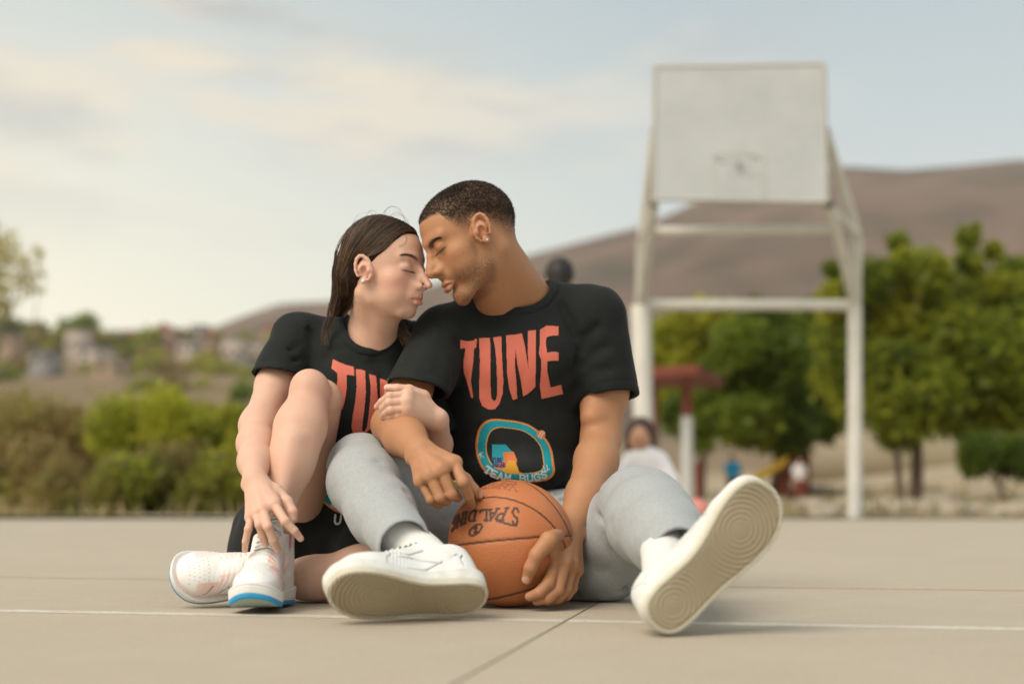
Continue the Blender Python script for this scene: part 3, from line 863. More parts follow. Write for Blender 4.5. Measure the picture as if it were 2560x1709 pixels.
RIDGE = [(-2500, 700), (-900, 765), (0, 775), (480, 778), (560, 748), (640, 722), (760, 715), (970, 680), (1230, 604), (1480, 543), (1560, 508), (1650, 468), (1780, 440), (1950, 408), (2090, 416), (2230, 406), (2349, 396), (2900, 420), (4500, 560)]
YM = 1400.0
RX = np.array([D(x, 800, YM)[0] for x, y in RIDGE]); RZ = np.array([D(1174, y, YM)[2] for x, y in RIDGE])
def fnoise(x, y, s, seed):
    return wig(x, y, 0 * x, s, seed, 8)
def land(x, y):
    """height of the land; x, y arrays"""
    x = np.asarray(x, float); y = np.asarray(y, float)
    near = -0.22 + 0 * x
    az = x / np.maximum(y, 1)
    right = smooth01(az, 0.04, 0.20)
    z = near + right * (0.42 * smooth01(y, 14, 22) + 0.75 * smooth01(y, 20, 40) * smooth01(az, 0.15, 0.36))
    left = 1 - smooth01(az, -0.10, 0.06)
    hill = np.interp(y, [30, 60, 200, 300, 450, 620, 1000], [0, 0.4, 12.0, 23.0, 46.5, 50, 30])
    hill = hill * (0.35 + 0.65 * left) + left * smooth01(y, 90, 300) * 4.0 * fnoise(x, y, 0.02, 3)
    z = z + hill
    rz = np.interp(x * YM / np.maximum(y, 1), RX, RZ)
    prof = smooth01(y, 480, YM) ** 0.8
    m = rz * prof * (1 + 0.05 * fnoise(x, y, 0.012, 4) * (1 - smooth01(y, 1250, YM)) )
    z = np.maximum(z, m) + smooth01(y, 500, 900) * (1 - smooth01(y, 1150, YM - 20)) * 7 * fnoise(x, y, 0.02, 8)
    z = np.where(y > YM, rz * (1 - 0.4 * smooth01(y, YM, YM + 700)), z)
    z = z + 0.05 * fnoise(x, y, 2.3, 6) * smooth01(y, 12.5, 15)
    return z
ys = np.concatenate([np.linspace(11.0, 40, 50), np.geomspace(41.5, 480, 60), np.linspace(500, YM, 50), np.linspace(YM + 30, 2400, 12)])
azs = np.linspace(-1.15, 1.15, 260)
X = azs[None, :] * (ys[:, None] + 6); Y = ys[:, None] + 0 * X
Z = land(X, Y)
vs = np.stack([X, Y, Z], -1).reshape(-1, 3)
ni, nj = X.shape; i = np.arange(ni - 1)[:, None] * nj; j = np.arange(nj - 1)[None, :]
fq = np.stack([i + j, i + j + 1, i + nj + j + 1, i + nj + j], -1).reshape(-1, 4)
c = np.zeros((len(vs), 3)); x, y, z = vs.T; az = x / y
nz = (0.5 + 0.5 * fnoise(x, y, 0.9, 31))[:, None]; nz2 = (0.5 + 0.5 * fnoise(x, y, 0.05, 32))[:, None]; nz3 = np.clip(0.5 + 0.7 * fnoise(x, y, 0.035, 33) + 0.6 * fnoise(x, y, 0.11, 34), 0, 1)[:, None]
c[:] = V(0.36, 0.29, 0.20)
dry = V(0.42, 0.35, 0.24); grass = V(0.115, 0.125, 0.045)
l = (1 - smooth01(az, -0.02, 0.08))[:, None]
c = c * (1 - l) + (grass * nz + V(0.20, 0.15, 0.09) * (1 - nz)) * l
r = (smooth01(az, 0.05, 0.15) * (y < 90))[:, None]; c = c * (1 - r) + (dry * nz + V(0.30, 0.24, 0.17) * (1 - nz)) * r
h = (smooth01(y, 60, 140) * (1 - smooth01(y, 480, 600)))[:, None]
c = c * (1 - h) + (V(0.235, 0.165, 0.110) * nz2 + V(0.17, 0.135, 0.075) * (1 - nz2)) * h
mt = smooth01(y, 480, 640)[:, None]
c = c * (1 - mt) + (V(0.165, 0.108, 0.080) * nz3 + V(0.060, 0.048, 0.036) * (1 - nz3)) * mt
m_land = mat('land', attr='col', rough=1.0, spec=0.1, bump=[(1.2, 0.5, 0.15)])
mesh_obj('ground', vs, fq, m_land, None, attrs={'col': np.clip(c, 0, 1)}, kind='structure')
m_earth = mat('bare_earth', (0.30, 0.25, 0.18), rough=1.0, noise=[(0.4, 0.6, (0.20, 0.18, 0.10))])
gx = 60
mesh_obj('ground', [(-900, -900, -0.30), (900, -900, -0.30), (900, 14, -0.30), (-900, 14, -0.30)], [(0, 1, 2, 3)], m_earth, None, smooth=False, kind='structure')

# ------------------------------------------------------------------ plants
m_leaf = mat('leaves', attr='col', rough=0.55, spec=0.3)
_ln, _ll = m_leaf.node_tree.nodes, m_leaf.node_tree.links
lb = _ln['Principled BSDF']; _tr = _ln.new('ShaderNodeBsdfTranslucent'); _mx = _ln.new('ShaderNodeMixShader'); _mx.inputs[0].default_value = 0.52
_la = [n_ for n_ in _ln if n_.bl_idname == 'ShaderNodeAttribute'][0]; _hs = _ln.new('ShaderNodeHueSaturation'); _hs.inputs['Value'].default_value = 3.0; _hs.inputs['Hue'].default_value = 0.485
_ll.new(_la.outputs['Color'], _hs.inputs['Color']); _ll.new(_hs.outputs[0], _tr.inputs['Color']); _ll.new(lb.outputs[0], _mx.inputs[1]); _ll.new(_tr.outputs[0], _mx.inputs[2]); _ll.new(_mx.outputs[0], _ln['Material Output'].inputs['Surface'])
m_bark = mat('bark', (0.17, 0.12, 0.085), rough=0.95, noise=[(18, 0.6, (0.10, 0.07, 0.05), (1, 1, 0.2))], bump=[(30, 0.6, 0.02)])
def leaf_cloud(blobs, n, size, cols, rs, shell=0.55, up=0.25):
    """n leaf blades spread through ellipsoidal clumps; blobs: (centre, radius)"""
    w = np.array([b[1] ** 2.2 for b in blobs]); w /= w.sum(); k = rs.choice(len(blobs), n, p=w)
    C = np.array([b[0] for b in blobs])[k]; R = np.array([b[1] for b in blobs])[k]
    d = rs.normal(size=(n, 3)); d /= np.linalg.norm(d, axis=1)[:, None]
    rad = rs.uniform(0, 1, n) ** (1 / 3.0) * (1 - shell) + shell * rs.uniform(0.72, 1.08, n)
    P = C + d * (R * rad)[:, None] * V(1, 1, 0.92)
    P += rs.normal(size=(n, 3)) * R[:, None] * 0.20
    a = rs.normal(size=(n, 3)) + V(0, 0, -0.3); a /= np.linalg.norm(a, axis=1)[:, None]
    b = np.cross(a, rs.normal(size=(n, 3)) + V(0, 0, up)); b /= np.linalg.norm(b, axis=1)[:, None]
    s = size * rs.uniform(0.55, 1.35, n)[:, None]
    v = np.stack([P - a * s * 0.9, P + b * s * 0.42, P + a * s * 0.9, P - b * s * 0.42], 1).reshape(-1, 3)
    f = np.arange(4 * n).reshape(-1, 4)
    clump = rs.uniform(0, 1, len(blobs))[k] * 0.7 + rs.uniform(0, 1, n) * 0.45 - 0.05; clump = np.clip(clump, 0, 0.999)
    cols = np.array(cols); t = clump ** 0.65 * (len(cols) - 1); i = np.minimum(t.astype(int), len(cols) - 2); fr = (t - i)[:, None]
    c = cols[i] * (1 - fr) + cols[i + 1] * fr
    return v, f, np.repeat(c, 4, axis=0)
def limb(a, b, ra, rb, rs, bend=0.08, n=9, sides=8):
    a = np.asarray(a, float); b = np.asarray(b, float); L = np.linalg.norm(b - a)
    mid = (a + b) / 2 + rs.normal(size=3) * L * bend * V(1, 1, 0.3)
    return tube(bezier_path([a, mid, b], n), np.linspace(ra, rb, n), sides)
GREENS = [(0.034, 0.054, 0.008), (0.080, 0.112, 0.012), (0.150, 0.180, 0.018), (0.25, 0.24, 0.025)]
DARKG = [(0.038, 0.062, 0.010), (0.075, 0.112, 0.014), (0.140, 0.175, 0.020)]
YELLOWG = [(0.105, 0.125, 0.015), (0.200, 0.220, 0.022), (0.280, 0.275, 0.030)]
BROWNS = [(0.105, 0.095, 0.030), (0.155, 0.130, 0.045), (0.200, 0.160, 0.065), (0.17, 0.185, 0.035)]
def tree(name, base, blobs, n, size, cols, label, cat='tree', group=None, trunk_r=0.07, seed=1, fork=0.45, limbs=99):
    rs = np.random.RandomState(seed); base = np.asarray(base, float)
    o = empty(name, tuple(base), label, cat, group)
    cen = np.mean([b[0] for b in blobs], axis=0); fk = base + (cen - base) * fork
    vs = [limb(base - V(0, 0, 0.1), fk, trunk_r, trunk_r * 0.7, rs, 0.05)]
    for c_, r_ in blobs[:limbs]: vs.append(limb(fk, c_, trunk_r * 0.5, trunk_r * 0.10, rs, 0.12, 7, 6))
    v, f = merge(*vs)
    mesh_obj('trunk', v, f, m_bark, o)
    v, f, c = leaf_cloud(blobs, n, size, cols, rs)
    mesh_obj('crown', v, f, m_leaf, o, smooth=False, attrs={'col': c})
    return o
def dblobs(lst, Y, spread, rs):
    return [(D(x, y, Y + rs.uniform(-spread, spread)), r / 3262 * Y) for x, y, r in lst]
def sprigs(bl, n, seed):
    """small tufts standing off the outside of the crown"""
    r_ = np.random.RandomState(seed); out = list(bl)
    for _ in range(n):
        c, r = bl[r_.randint(len(bl))]; d = r_.normal(size=3) * V(1, 0.6, 1); d[2] = abs(d[2]) * (1 if r_.rand() < 0.75 else -0.6); d = unit(d)
        out.append((c + d * r * r_.uniform(1.0, 1.45), r * r_.uniform(0.22, 0.42)))
    return out
def land_at(x, y): return float(land(np.array([x]), np.array([y]))[0])
def base_at(px, Y):
    p = D(px, 1124, Y); return V(p[0], Y, land_at(p[0], Y))
rs = np.random.RandomState(41)
T1 = [(1925, 700, 46), (1990, 650, 48), (2060, 560, 22), (2058, 610, 26), (2120, 630, 50), (2220, 548, 24), (2222, 600, 24), (2276, 577, 20), (2205, 680, 60), (2300, 720, 66), (2035, 745, 80), (2150, 780, 90), (2280, 820, 90), (1960, 790, 70), (1985, 890, 76), (2100, 900, 90), (2225, 925, 80), (2320, 910, 70), (1925, 870, 52), (2060, 975, 50), (1905, 790, 30), (1910, 620, 20)]
tree('broadleaf_tree', base_at(2095, 16.5), sprigs(dblobs(T1, 16.5, 0.8, rs), 26, 5), 30000, 0.085, GREENS, 'tall green tree with two brown stems right of the hoop, tufts above its crown', trunk_r=0.085, limbs=10, seed=5)
rs2 = np.random.RandomState(9)
v, f = limb(base_at(2066, 16.4), D(2050, 960, 16.4), 0.05, 0.03, rs2)
mesh_obj('stem', v, f, m_bark, bpy.data.objects['broadleaf_tree'])
T2 = [(1545, 770, 44), (1600, 745, 44), (1650, 735, 40), (1700, 770, 50), (1560, 830, 50), (1630, 830, 60), (1540, 900, 46), (1700, 850, 60)]
tree('broadleaf_tree', base_at(1610, 21), sprigs(dblobs(T2, 21, 0.8, rs), 14, 5), 17000, 0.10, YELLOWG, 'yellow green tree between the left hoop post and the dark tree', trunk_r=0.07, limbs=6, seed=6)
T3 = [(1700, 800, 60), (1790, 820, 60), (1745, 745, 50), (1820, 770, 56), (1870, 760, 46), (1680, 860, 60), (1760, 870, 70), (1850, 870, 70), (1640, 930, 56), (1720, 950, 70), (1810, 970, 60), (1880, 960, 50), (1600, 985, 44), (1560, 950, 40)]
tree('broadleaf_tree', base_at(1760, 19.5), sprigs(dblobs(T3, 19.5, 0.8, rs), 14, 5), 24000, 0.095, DARKG, 'dark green tree seen between the two hoop posts', trunk_r=0.05, limbs=6, seed=7, fork=0.6)
T4 = [(2330, 640, 50), (2400, 700, 90), (2440, 830, 100), (2370, 800, 80), (2480, 620, 70), (2420, 930, 80)]
tree('broadleaf_tree', base_at(2420, 18.5), sprigs(dblobs(T4, 18.5, 0.8, rs), 12, 5), 11000, 0.10, GREENS, 'green tree half cut off by the right edge', trunk_r=0.09, limbs=5, seed=8)
T5 = [(2250, 1040, 44), (2310, 1045, 46), (2370, 1050, 50), (2230, 1065, 30)]
o = tree('round_shrub', base_at(2300, 14.5), dblobs(T5, 14.5, 0.3, rs), 4500, 0.05, DARKG, 'low bright green shrub on the stony bank at the right edge', 'shrub', trunk_r=0.03, seed=9)
# a nearly bare pale tree at the left edge
T6 = [(0, 600, 46), (40, 650, 40), (70, 600, 34), (-30, 560, 60), (20, 560, 30), (90, 650, 22), (-40, 680, 60), (10, 700, 34), (-120, 620, 90)]
tree('sparse_tree', base_at(-90, 24), dblobs(T6, 24, 1.0, rs), 1100, 0.09, [(0.20, 0.18, 0.07), (0.30, 0.28, 0.12)], 'thin almost leafless tree reaching in at the left edge', trunk_r=0.05, seed=10)
# shrubs beyond the court on the left, and behind the couple
SH = [  # px, py, r, Y, palette, what
 (40, 1100, 120, 14.6, BROWNS, 'brown thorny shrub at the left edge of the court'),
 (170, 1130, 90, 14.2, BROWNS, 'low brown shrub second from the left edge'),
 (60, 980, 120, 17.5, BROWNS, 'tall brown shrub behind at the left edge'),
 (190, 1010, 110, 17.0, BROWNS, 'reddish brown shrub left of the bright green bush'),
 (300, 990, 95, 16.0, YELLOWG, 'yellow green bush at the left end of the bright patch'),
 (400, 975, 90, 15.6, YELLOWG, 'bright green bush in the middle of the patch'),
 (505, 985, 95, 15.8, GREENS + [(0.17, 0.20, 0.04)], 'bright leafy bush beside the woman\'s arm'),
 (290, 1120, 90, 14.0, BROWNS[1:] + GREENS[2:], 'mixed olive shrub below the bright green patch'),
 (400, 1100, 90, 14.2, BROWNS[:2] + YELLOWG[:1], 'olive and brown shrub near the middle of the hedge'),
 (500, 1110, 85, 14.0, YELLOWG[:2] + BROWNS[:1], 'olive shrub low beside the woman\'s leg'),
 (600, 1030, 110, 15.5, GREENS, 'green shrub hidden partly by the woman\'s arm'),
 (720, 1080, 110, 15.0, BROWNS + GREENS[2:], 'shrub behind the woman'),
 (1010, 1040, 110, 16.5, YELLOWG[:2] + BROWNS[2:], 'pale olive shrub seen between the two people'),
 (1130, 1080, 100, 15.5, GREENS, 'shrub behind the man'),
]
for k, (px, py, r, Y_, pal, lab) in enumerate(SH):
    rs = np.random.RandomState(100 + k)
    bl = [(px + rs.uniform(-0.5, 0.5) * r, py + rs.uniform(-0.35, 0.5) * r, r * rs.uniform(0.45, 0.75)) for _ in range(6)]
    tree('shrub', base_at(px, Y_), dblobs(bl, Y_, 0.5, rs), 3400, 0.055, pal, lab, 'shrub', 'shrubs along the far edge of the court', trunk_r=0.022, seed=200 + k, fork=0.25)

# ------------------------------------------------------------------ the hillside town far left: houses and trees
m_wall_a = mat('pale_render', (0.36, 0.30, 0.25), rough=0.9); m_wall_b = mat('ochre_render', (0.28, 0.20, 0.13), rough=0.9); m_wall_c = mat('grey_block', (0.22, 0.21, 0.20), rough=0.9); m_wall_d = mat('rose_render', (0.32, 0.19, 0.14), rough=0.9)
m_roof_r = mat('red_roof', (0.27, 0.10, 0.06), rough=0.9); m_glass = mat('dark_glass', (0.03, 0.04, 0.05), rough=0.15)
def house(px, py, w, h, Y_, wm, label, roof):
    w *= 0.66; h *= 0.75
    b = D(px, py, Y_); o = empty('house', tuple(b), label, 'house', 'houses on the hillside'); x, y, z = b; d = w * 0.9
    v, f = box((x - w / 2, y, z - 6), (x + w / 2, y + d, z + h)); mesh_obj('wall', v, f, wm, o, smooth=False)
    if roof:
        t = 0.4
        v = [(x - w / 2 - t, y - t, z + h), (x + w / 2 + t, y - t, z + h), (x + w / 2 + t, y + d + t, z + h), (x - w / 2 - t, y + d + t, z + h), (x, y - t, z + h + 1.8), (x, y + d + t, z + h + 1.8)]
        mesh_obj('roof', v, [(0, 1, 4), (1, 2, 5, 4), (2, 3, 5), (3, 0, 4, 5), (3, 2, 1, 0)], m_roof_r, o, smooth=False)
    else:
        v, f = box((x - w / 2 - 0.2, y - 0.2, z + h), (x + w / 2 + 0.2, y + d + 0.2, z + h + 0.5)); mesh_obj('roof', v, f, m_wall_c, o, smooth=False)
    for i in range(2 if w < 9 else 3):
        for j in range(1 if h < 5 else 2):
            n = 2 if w < 9 else 3; cx = x - w / 2 + w * (i + 0.5) / n; cz = z + 1.4 + 3.0 * j
            v, f = box((cx - 0.7, y - 0.06, cz - 0.6), (cx + 0.7, y + 0.03, cz + 0.7)); mesh_obj('window', v, f, m_glass, o, smooth=False)
HS = [(95, 838, 8, 3.5, 300, m_wall_c, 'dark grey flat roofed house lowest on the left', 0), (175, 800, 9, 6, 360, m_wall_a, 'pale tall house above the bare slope', 0), (210, 830, 12, 4, 330, m_wall_a, 'long pale house at the top of the bare slope', 0),
 (165, 766, 7, 4, 430, m_wall_b, 'ochre house below the dark treetops', 0), (300, 795, 8, 4, 400, m_wall_d, 'rose house right of the pale one', 1), (375, 790, 9, 6, 400, m_wall_d, 'rose two storey house with red roof', 1),
 (430, 812, 8, 4, 350, m_wall_a, 'small pale house in the middle of the hillside', 0), (480, 795, 7, 4, 390, m_wall_b, 'ochre house near the middle', 1), (535, 820, 9, 6, 350, m_wall_a, 'pale two storey house above the dark hedge', 0),
 (560, 850, 7, 3.5, 300, m_wall_c, 'grey house low on the hillside by the woman', 0), (590, 815, 10, 4, 370, m_wall_a, 'wide pale house beside the sleeve', 0), (620, 790, 8, 6, 420, m_wall_b, 'ochre house partly behind the sleeve', 1),
 (20, 800, 8, 4, 350, m_wall_b, 'ochre house at the left edge', 0), (250, 860, 9, 4, 280, m_wall_b, 'low ochre house near the foot of the slope', 0), (455, 770, 8, 4, 450, m_wall_c, 'grey house on the skyline', 0)]
for hrow in HS: house(*hrow)
TP = [(30, 760, 60), (90, 772, 55), (150, 790, 45), (180, 756, 50), (0, 800, 60), (60, 850, 45), (240, 780, 40), (330, 782, 40), (290, 800, 36), (250, 835, 44), (290, 870, 52), (340, 850, 60), (400, 860, 60), (460, 850, 60), (520, 870, 55), (350, 820, 40), (420, 785, 36),
      (500, 785, 34), (565, 790, 40), (480, 830, 36), (600, 850, 50), (640, 840, 50), (575, 880, 50), (650, 800, 40), (120, 850, 40), (200, 850, 30), (400, 900, 50), (480, 905, 50), (330, 900, 50), (560, 915, 50), (0, 880, 60), (700, 800, 40), (1000, 850, 50), (980, 800, 40), (1020, 900, 50)]
for k, (px, py, r) in enumerate(TP):
    rs = np.random.RandomState(500 + k); Y_ = float(np.interp(py, [760, 870, 920], [440, 290, 190])) + rs.uniform(-10, 10)
    bl = [(px + rs.uniform(-0.5, 0.5) * r, py + rs.uniform(-0.3, 0.35) * r, r * rs.uniform(0.35, 0.6)) for _ in range(5)]
    pi = rs.randint(4); pal = [GREENS, DARKG, BROWNS, YELLOWG[:2] + BROWNS[1:2]][pi]
    what = ['green', 'dark green', 'brown', 'olive'][pi] + (' tree on the skyline' if py < 790 else ' tree among the houses' if py < 840 else ' bush at the foot of the far slope') + (' near the left edge' if px < 130 else ' above the bare slope' if px < 270 else ' above the bright green bushes' if px < 450 else ' left of the woman\'s sleeve' if px < 620 else ' behind the couple')
    p = D(px, py, Y_); gz = land_at(p[0], Y_)
    tree('hillside_tree', (p[0], Y_, min(gz, p[2] - 0.5)), dblobs(bl, Y_, 2.0, rs), 900, 0.0021 * Y_ * 1.6, pal, 'blurred ' + what, 'tree', 'trees on the far hillside', trunk_r=0.25, seed=600 + k, fork=0.5)

# ------------------------------------------------------------------ stones and dry tufts on the bank to the right
m_stone = mat('pale_stone', (0.46, 0.40, 0.31), rough=0.9, noise=[(6, 0.6, (0.34, 0.28, 0.21))], bump=[(9, 0.5, 0.05)])
bm = bmesh.new(); bmesh.ops.create_icosphere(bm, subdivisions=1, radius=1.0)
stone_meshes = []
for k in range(4):
    me = bpy.data.meshes.new('stone'); b2 = bm.copy(); r_ = random.Random(k)
    for v_ in b2.verts: v_.co *= r_.uniform(0.75, 1.2)
    b2.to_mesh(me); b2.free(); me.materials.append(m_stone); stone_meshes.append(me)
bm.free()
r_ = random.Random(77)
for k in range(110):
    Y_ = 12.6 + 10 * r_.random() ** 1.3; px = r_.uniform(1600, 2450) if k > 40 else r_.uniform(2050, 2420)
    b = base_at(px, Y_); o = link('stone', r_.choice(stone_meshes), None, 'pale stone among others on the dry bank right of the court', 'stone', 'stones on the dry bank')
    s = r_.uniform(0.06, 0.20); o.scale = (s * r_.uniform(1, 1.8), s * r_.uniform(0.9, 1.4), s * 0.6); o.location = (b[0], b[1], b[2] + s * 0.25); o.rotation_euler = (r_.uniform(-0.2, 0.2), r_.uniform(-0.2, 0.2), r_.uniform(0, 6))
n = 5200; rs = np.random.RandomState(4); Yg = rs.uniform(12.4, 24, n); pxs = rs.uniform(-200, 2500, n)
gxx = (pxs - 1174) / 3262 * Yg; gz = land(gxx, Yg); hgt = rs.uniform(0.05, 0.22, n)
P = np.stack([gxx, Yg, gz - 0.02], 1); a = rs.uniform(0, 6.28, n); wv = np.stack([np.cos(a), np.sin(a), 0 * a], 1) * 0.02
tipp = P + np.stack([rs.normal(size=n) * 0.05, rs.normal(size=n) * 0.05, hgt], 1)
v = np.stack([P - wv, P + wv, tipp], 1).reshape(-1, 3)
mesh_obj('dry_grass', v, np.arange(3 * n).reshape(-1, 3), m_leaf, None, smooth=False, kind='stuff', label='dry grass and weeds on the ground beyond the court',
         attrs={'col': np.repeat(np.where(rs.rand(n, 1) < 0.35, V(0.12, 0.13, 0.04), V(0.34, 0.27, 0.15)), 3, axis=0)})

# ------------------------------------------------------------------ basketball hoop stand
m_steel = mat('white_painted_steel', (0.68, 0.66, 0.60), rough=0.55, noise=[(7, 0.35, (0.52, 0.49, 0.42))])
m_board = mat('grey_board', (0.45, 0.475, 0.485), rough=0.75, spec=0.2, noise=[(2.5, 0.6, (0.38, 0.40, 0.41)), (9, 0.3, (0.50, 0.51, 0.50))])
m_frame = mat('grey_frame_paint', (0.42, 0.42, 0.39), rough=0.6)
hoop = empty('basketball_hoop', tuple(V(1.9, 11.7, 0)), 'white steel hoop stand with grey backboard rising behind the man, arms leaning in', 'basketball hoop')
def bar(a, b, r, nm, m=None, sides=12, par=None):
    v, f = tube(np.array([a, a + (b - a) * 0.5, b]), r, sides); return mesh_obj(nm, v, f, m or m_steel, par or hoop)
pl0 = D(1481, 1190, 11.95); pr0 = D(1961, 1190, 11.5); pl0[2] = 0; pr0[2] = 0
pl1, pr1 = D(1470, 700, 11.95), D(1961, 700, 11.5)
bar(pl0, pl1, 0.085, 'post'); bar(pr0, pr1, 0.060, 'post')
bar(pl1, pr1, 0.048, 'crossbar')
for sx, post, mid, tipo, lo_, nm in ((1, pr1, D(1966, 540, 11.15), D(1892, 300, 10.55), D(1903, 470, 10.60), 'r'), (-1, pl1, D(1474, 545, 11.5), D(1503, 300, 10.85), D(1500, 470, 10.90), 'l')):
    bar(post, mid, 0.05, 'arm'); bar(mid, tipo, 0.042, 'arm'); bar(post, lo_, 0.040, 'arm'); bar(mid, lo_, 0.030, 'brace')
bar(D(1500, 531, 11.3), D(1930, 526, 10.9), 0.042, 'crossbar')
bl, br, tr, tl = D(1502, 457, 10.80), D(1896, 463, 10.50), D(1889, 148, 10.50), D(1503, 155, 10.80)
nb_ = unit(np.cross(br - bl, tl - bl)); nb_ = nb_ if nb_[1] < 0 else -nb_
q8 = [p + nb_ * t_ for t_ in (-0.02, 0.02) for p in (bl, br, tr, tl)]
mesh_obj('backboard', q8, [(0, 3, 2, 1), (4, 5, 6, 7), (0, 1, 5, 4), (1, 2, 6, 5), (2, 3, 7, 6), (3, 0, 4, 7)], m_board, hoop, smooth=False)
for a, b in ((bl, br), (br, tr), (tr, tl), (tl, bl)): bar(a + nb_ * 0.010, b + nb_ * 0.010, 0.020, 'frame_bar', m_frame)
ub = unit(br - bl); vb = unit(tl - bl); cb = (bl + br) / 2 + nb_ * 0.024
m_fade = mat('faded_yellow_paint', (0.44, 0.45, 0.43), rough=0.8)
for a, b in (((-0.19, 0.02), (0.19, 0.02)), ((-0.19, 0.34), (0.19, 0.34)), ((-0.19, 0.02), (-0.19, 0.34)), ((0.19, 0.02), (0.19, 0.34))):
    A = cb + ub * a[0] + vb * a[1]; B = cb + ub * b[0] + vb * b[1]; e_ = unit(B - A); w_ = np.cross(e_, nb_) * 0.014
    mesh_obj('painted_mark', [A - w_, B - w_, B + w_, A + w_], [(0, 1, 2, 3)], m_fade, hoop, smooth=False)
rc = cb + vb * 0.27 + nb_ * 0.21
ring_p = np.array([rc + (ub * math.cos(a) + unit(nb_ - vb * (nb_ @ vb)) * math.sin(a)) * 0.16 for a in np.linspace(0, 2 * math.pi, 33)])
v, f = tube(ring_p, 0.006, 8); mesh_obj('rim', v, f, m_frame, hoop)
bar(cb + vb * 0.27, cb + vb * 0.27 + nb_ * 0.05, 0.016, 'bracket', m_frame)

# ------------------------------------------------------------------ shelter, play frame, slide
m_redp = mat('red_painted_steel', (0.21, 0.042, 0.026), rough=0.6, noise=[(5, 0.4, (0.22, 0.05, 0.03))])
m_yel = mat('yellow_plastic', (0.60, 0.40, 0.05), rough=0.5)
m_whitep = mat('pale_grey_paint', (0.52, 0.52, 0.50), rough=0.6)
shel = empty('shelter', tuple(base_at(1580, 15.5)), 'red metal shelter roof on a post behind the seated child', 'shelter')
a, b, c_, d_ = D(1440, 868, 15.0), D(1600, 858, 15.0), D(1660, 888, 16.5), D(1500, 890, 17.0)
top = [p + V(0, 0, 0.10) for p in (a, b, c_, d_)]
mesh_obj('roof', [a, b, c_, d_] + top, [(0, 3, 2, 1), (4, 5, 6, 7), (0, 1, 5, 4), (1, 2, 6, 5), (2, 3, 7, 6), (3, 0, 4, 7)], m_redp, shel, smooth=False)
bar(D(1576, 880, 15.4), D(1576, 955, 15.4), 0.055, 'post', m_redp, par=shel)
pb = base_at(1576, 15.4); bar(D(1576, 955, 15.4), pb, 0.068, 'post', m_whitep, par=shel)
bar(D(1602, 1060, 15.8), base_at(1602, 15.8), 0.04, 'post', m_redp, par=shel)
bar(D(1500, 885, 16.5), base_at(1500, 16.5), 0.05, 'post', m_redp, par=shel)
play = empty('climbing_frame', tuple(base_at(1825, 20)), 'red climbing frame under the dark tree', 'climbing frame')
for px in (1785, 1805, 1830, 1850): bar(D(px, 1000, 20), base_at(px, 20), 0.06, 'post', m_redp, par=play)
for py in (1005, 1030, 1055, 1090): bar(D(1785, py, 20), D(1850, py, 20), 0.045, 'rung', m_redp, par=play)
mesh_obj('panel', [D(1800, 1012, 19.9), D(1850, 1012, 19.9), D(1850, 1048, 19.9), D(1800, 1048, 19.9)], [(0, 1, 2, 3)], m_redp, play, smooth=False)
slide = empty('slide', tuple(base_at(1765, 19)), 'yellow playground slide left of the red climbing frame', 'slide')
sv = []
for t_ in np.linspace(0, 1, 9):
    p = D(1800 - 75 * t_, 1062 + 48 * (t_ ** 0.8), 19); sv += [p + V(0, -0.2, 0.10), p + V(0, -0.2, 0), p + V(0, 0.2, 0), p + V(0, 0.2, 0.10)]
mesh_obj('chute', sv, [(4 * i + j, 4 * i + j + 1, 4 * i + j + 5, 4 * i + j + 4) for i in range(8) for j in range(3)], m_yel, slide)
bar(D(1798, 1062, 19), base_at(1798, 19), 0.03, 'leg', m_redp, par=slide)
# white car far right
m_car = mat('white_car_paint', (0.70, 0.70, 0.70), rough=0.3, spec=0.6); m_tyre = mat('tyre', (0.02, 0.02, 0.02), rough=0.9)
cb0 = base_at(2265, 46); car = empty('parked_car', tuple(cb0), 'white car parked behind the shrub at the right edge', 'car')
zc = D(2265, 1000, 46)[2]
prof = [(-2.0, 0.3), (-2.05, 0.75), (-1.7, 0.95), (-1.1, 1.0), (-0.6, 1.45), (0.9, 1.48), (1.6, 1.0), (2.0, 0.9), (2.05, 0.35)]
cv = [(cb0[0] + x, 46 + y, zc + z) for y in (-0.8, 0.8) for x, z in prof]; k = len(prof)
mesh_obj('body', cv, [tuple(range(k)), tuple(range(2 * k - 1, k - 1, -1))] + [(i, i + k, (i + 1) % k + k, (i + 1) % k) for i in range(k)], m_car, car, smooth=False)
for sgn, x0, x1 in ((0, -0.95, 0.0), (0, 0.1, 1.1)):
    mesh_obj('window', [(cb0[0] + x0, 45.17, zc + 1.0), (cb0[0] + x1, 45.17, zc + 1.0), (cb0[0] + x1 * 0.85, 45.17, zc + 1.38), (cb0[0] + x0 * 0.65, 45.17, zc + 1.38)], [(0, 1, 2, 3)], m_glass, car, smooth=False)
for x in (-1.3, 1.3):
    v, f = tube([(cb0[0] + x, 45.15, zc + 0.32), (cb0[0] + x, 45.25, zc + 0.32), (cb0[0] + x, 45.4, zc + 0.32)], 0.32, 16); mesh_obj('wheel', v, f, m_tyre, car)
# low wall the car stands behind
v, f = box((cb0[0] - 6, 43.5, cb0[2] - 0.5), (cb0[0] + 9, 48, zc)); mesh_obj('terrace', v, f, m_earth, None, smooth=False, kind='structure')

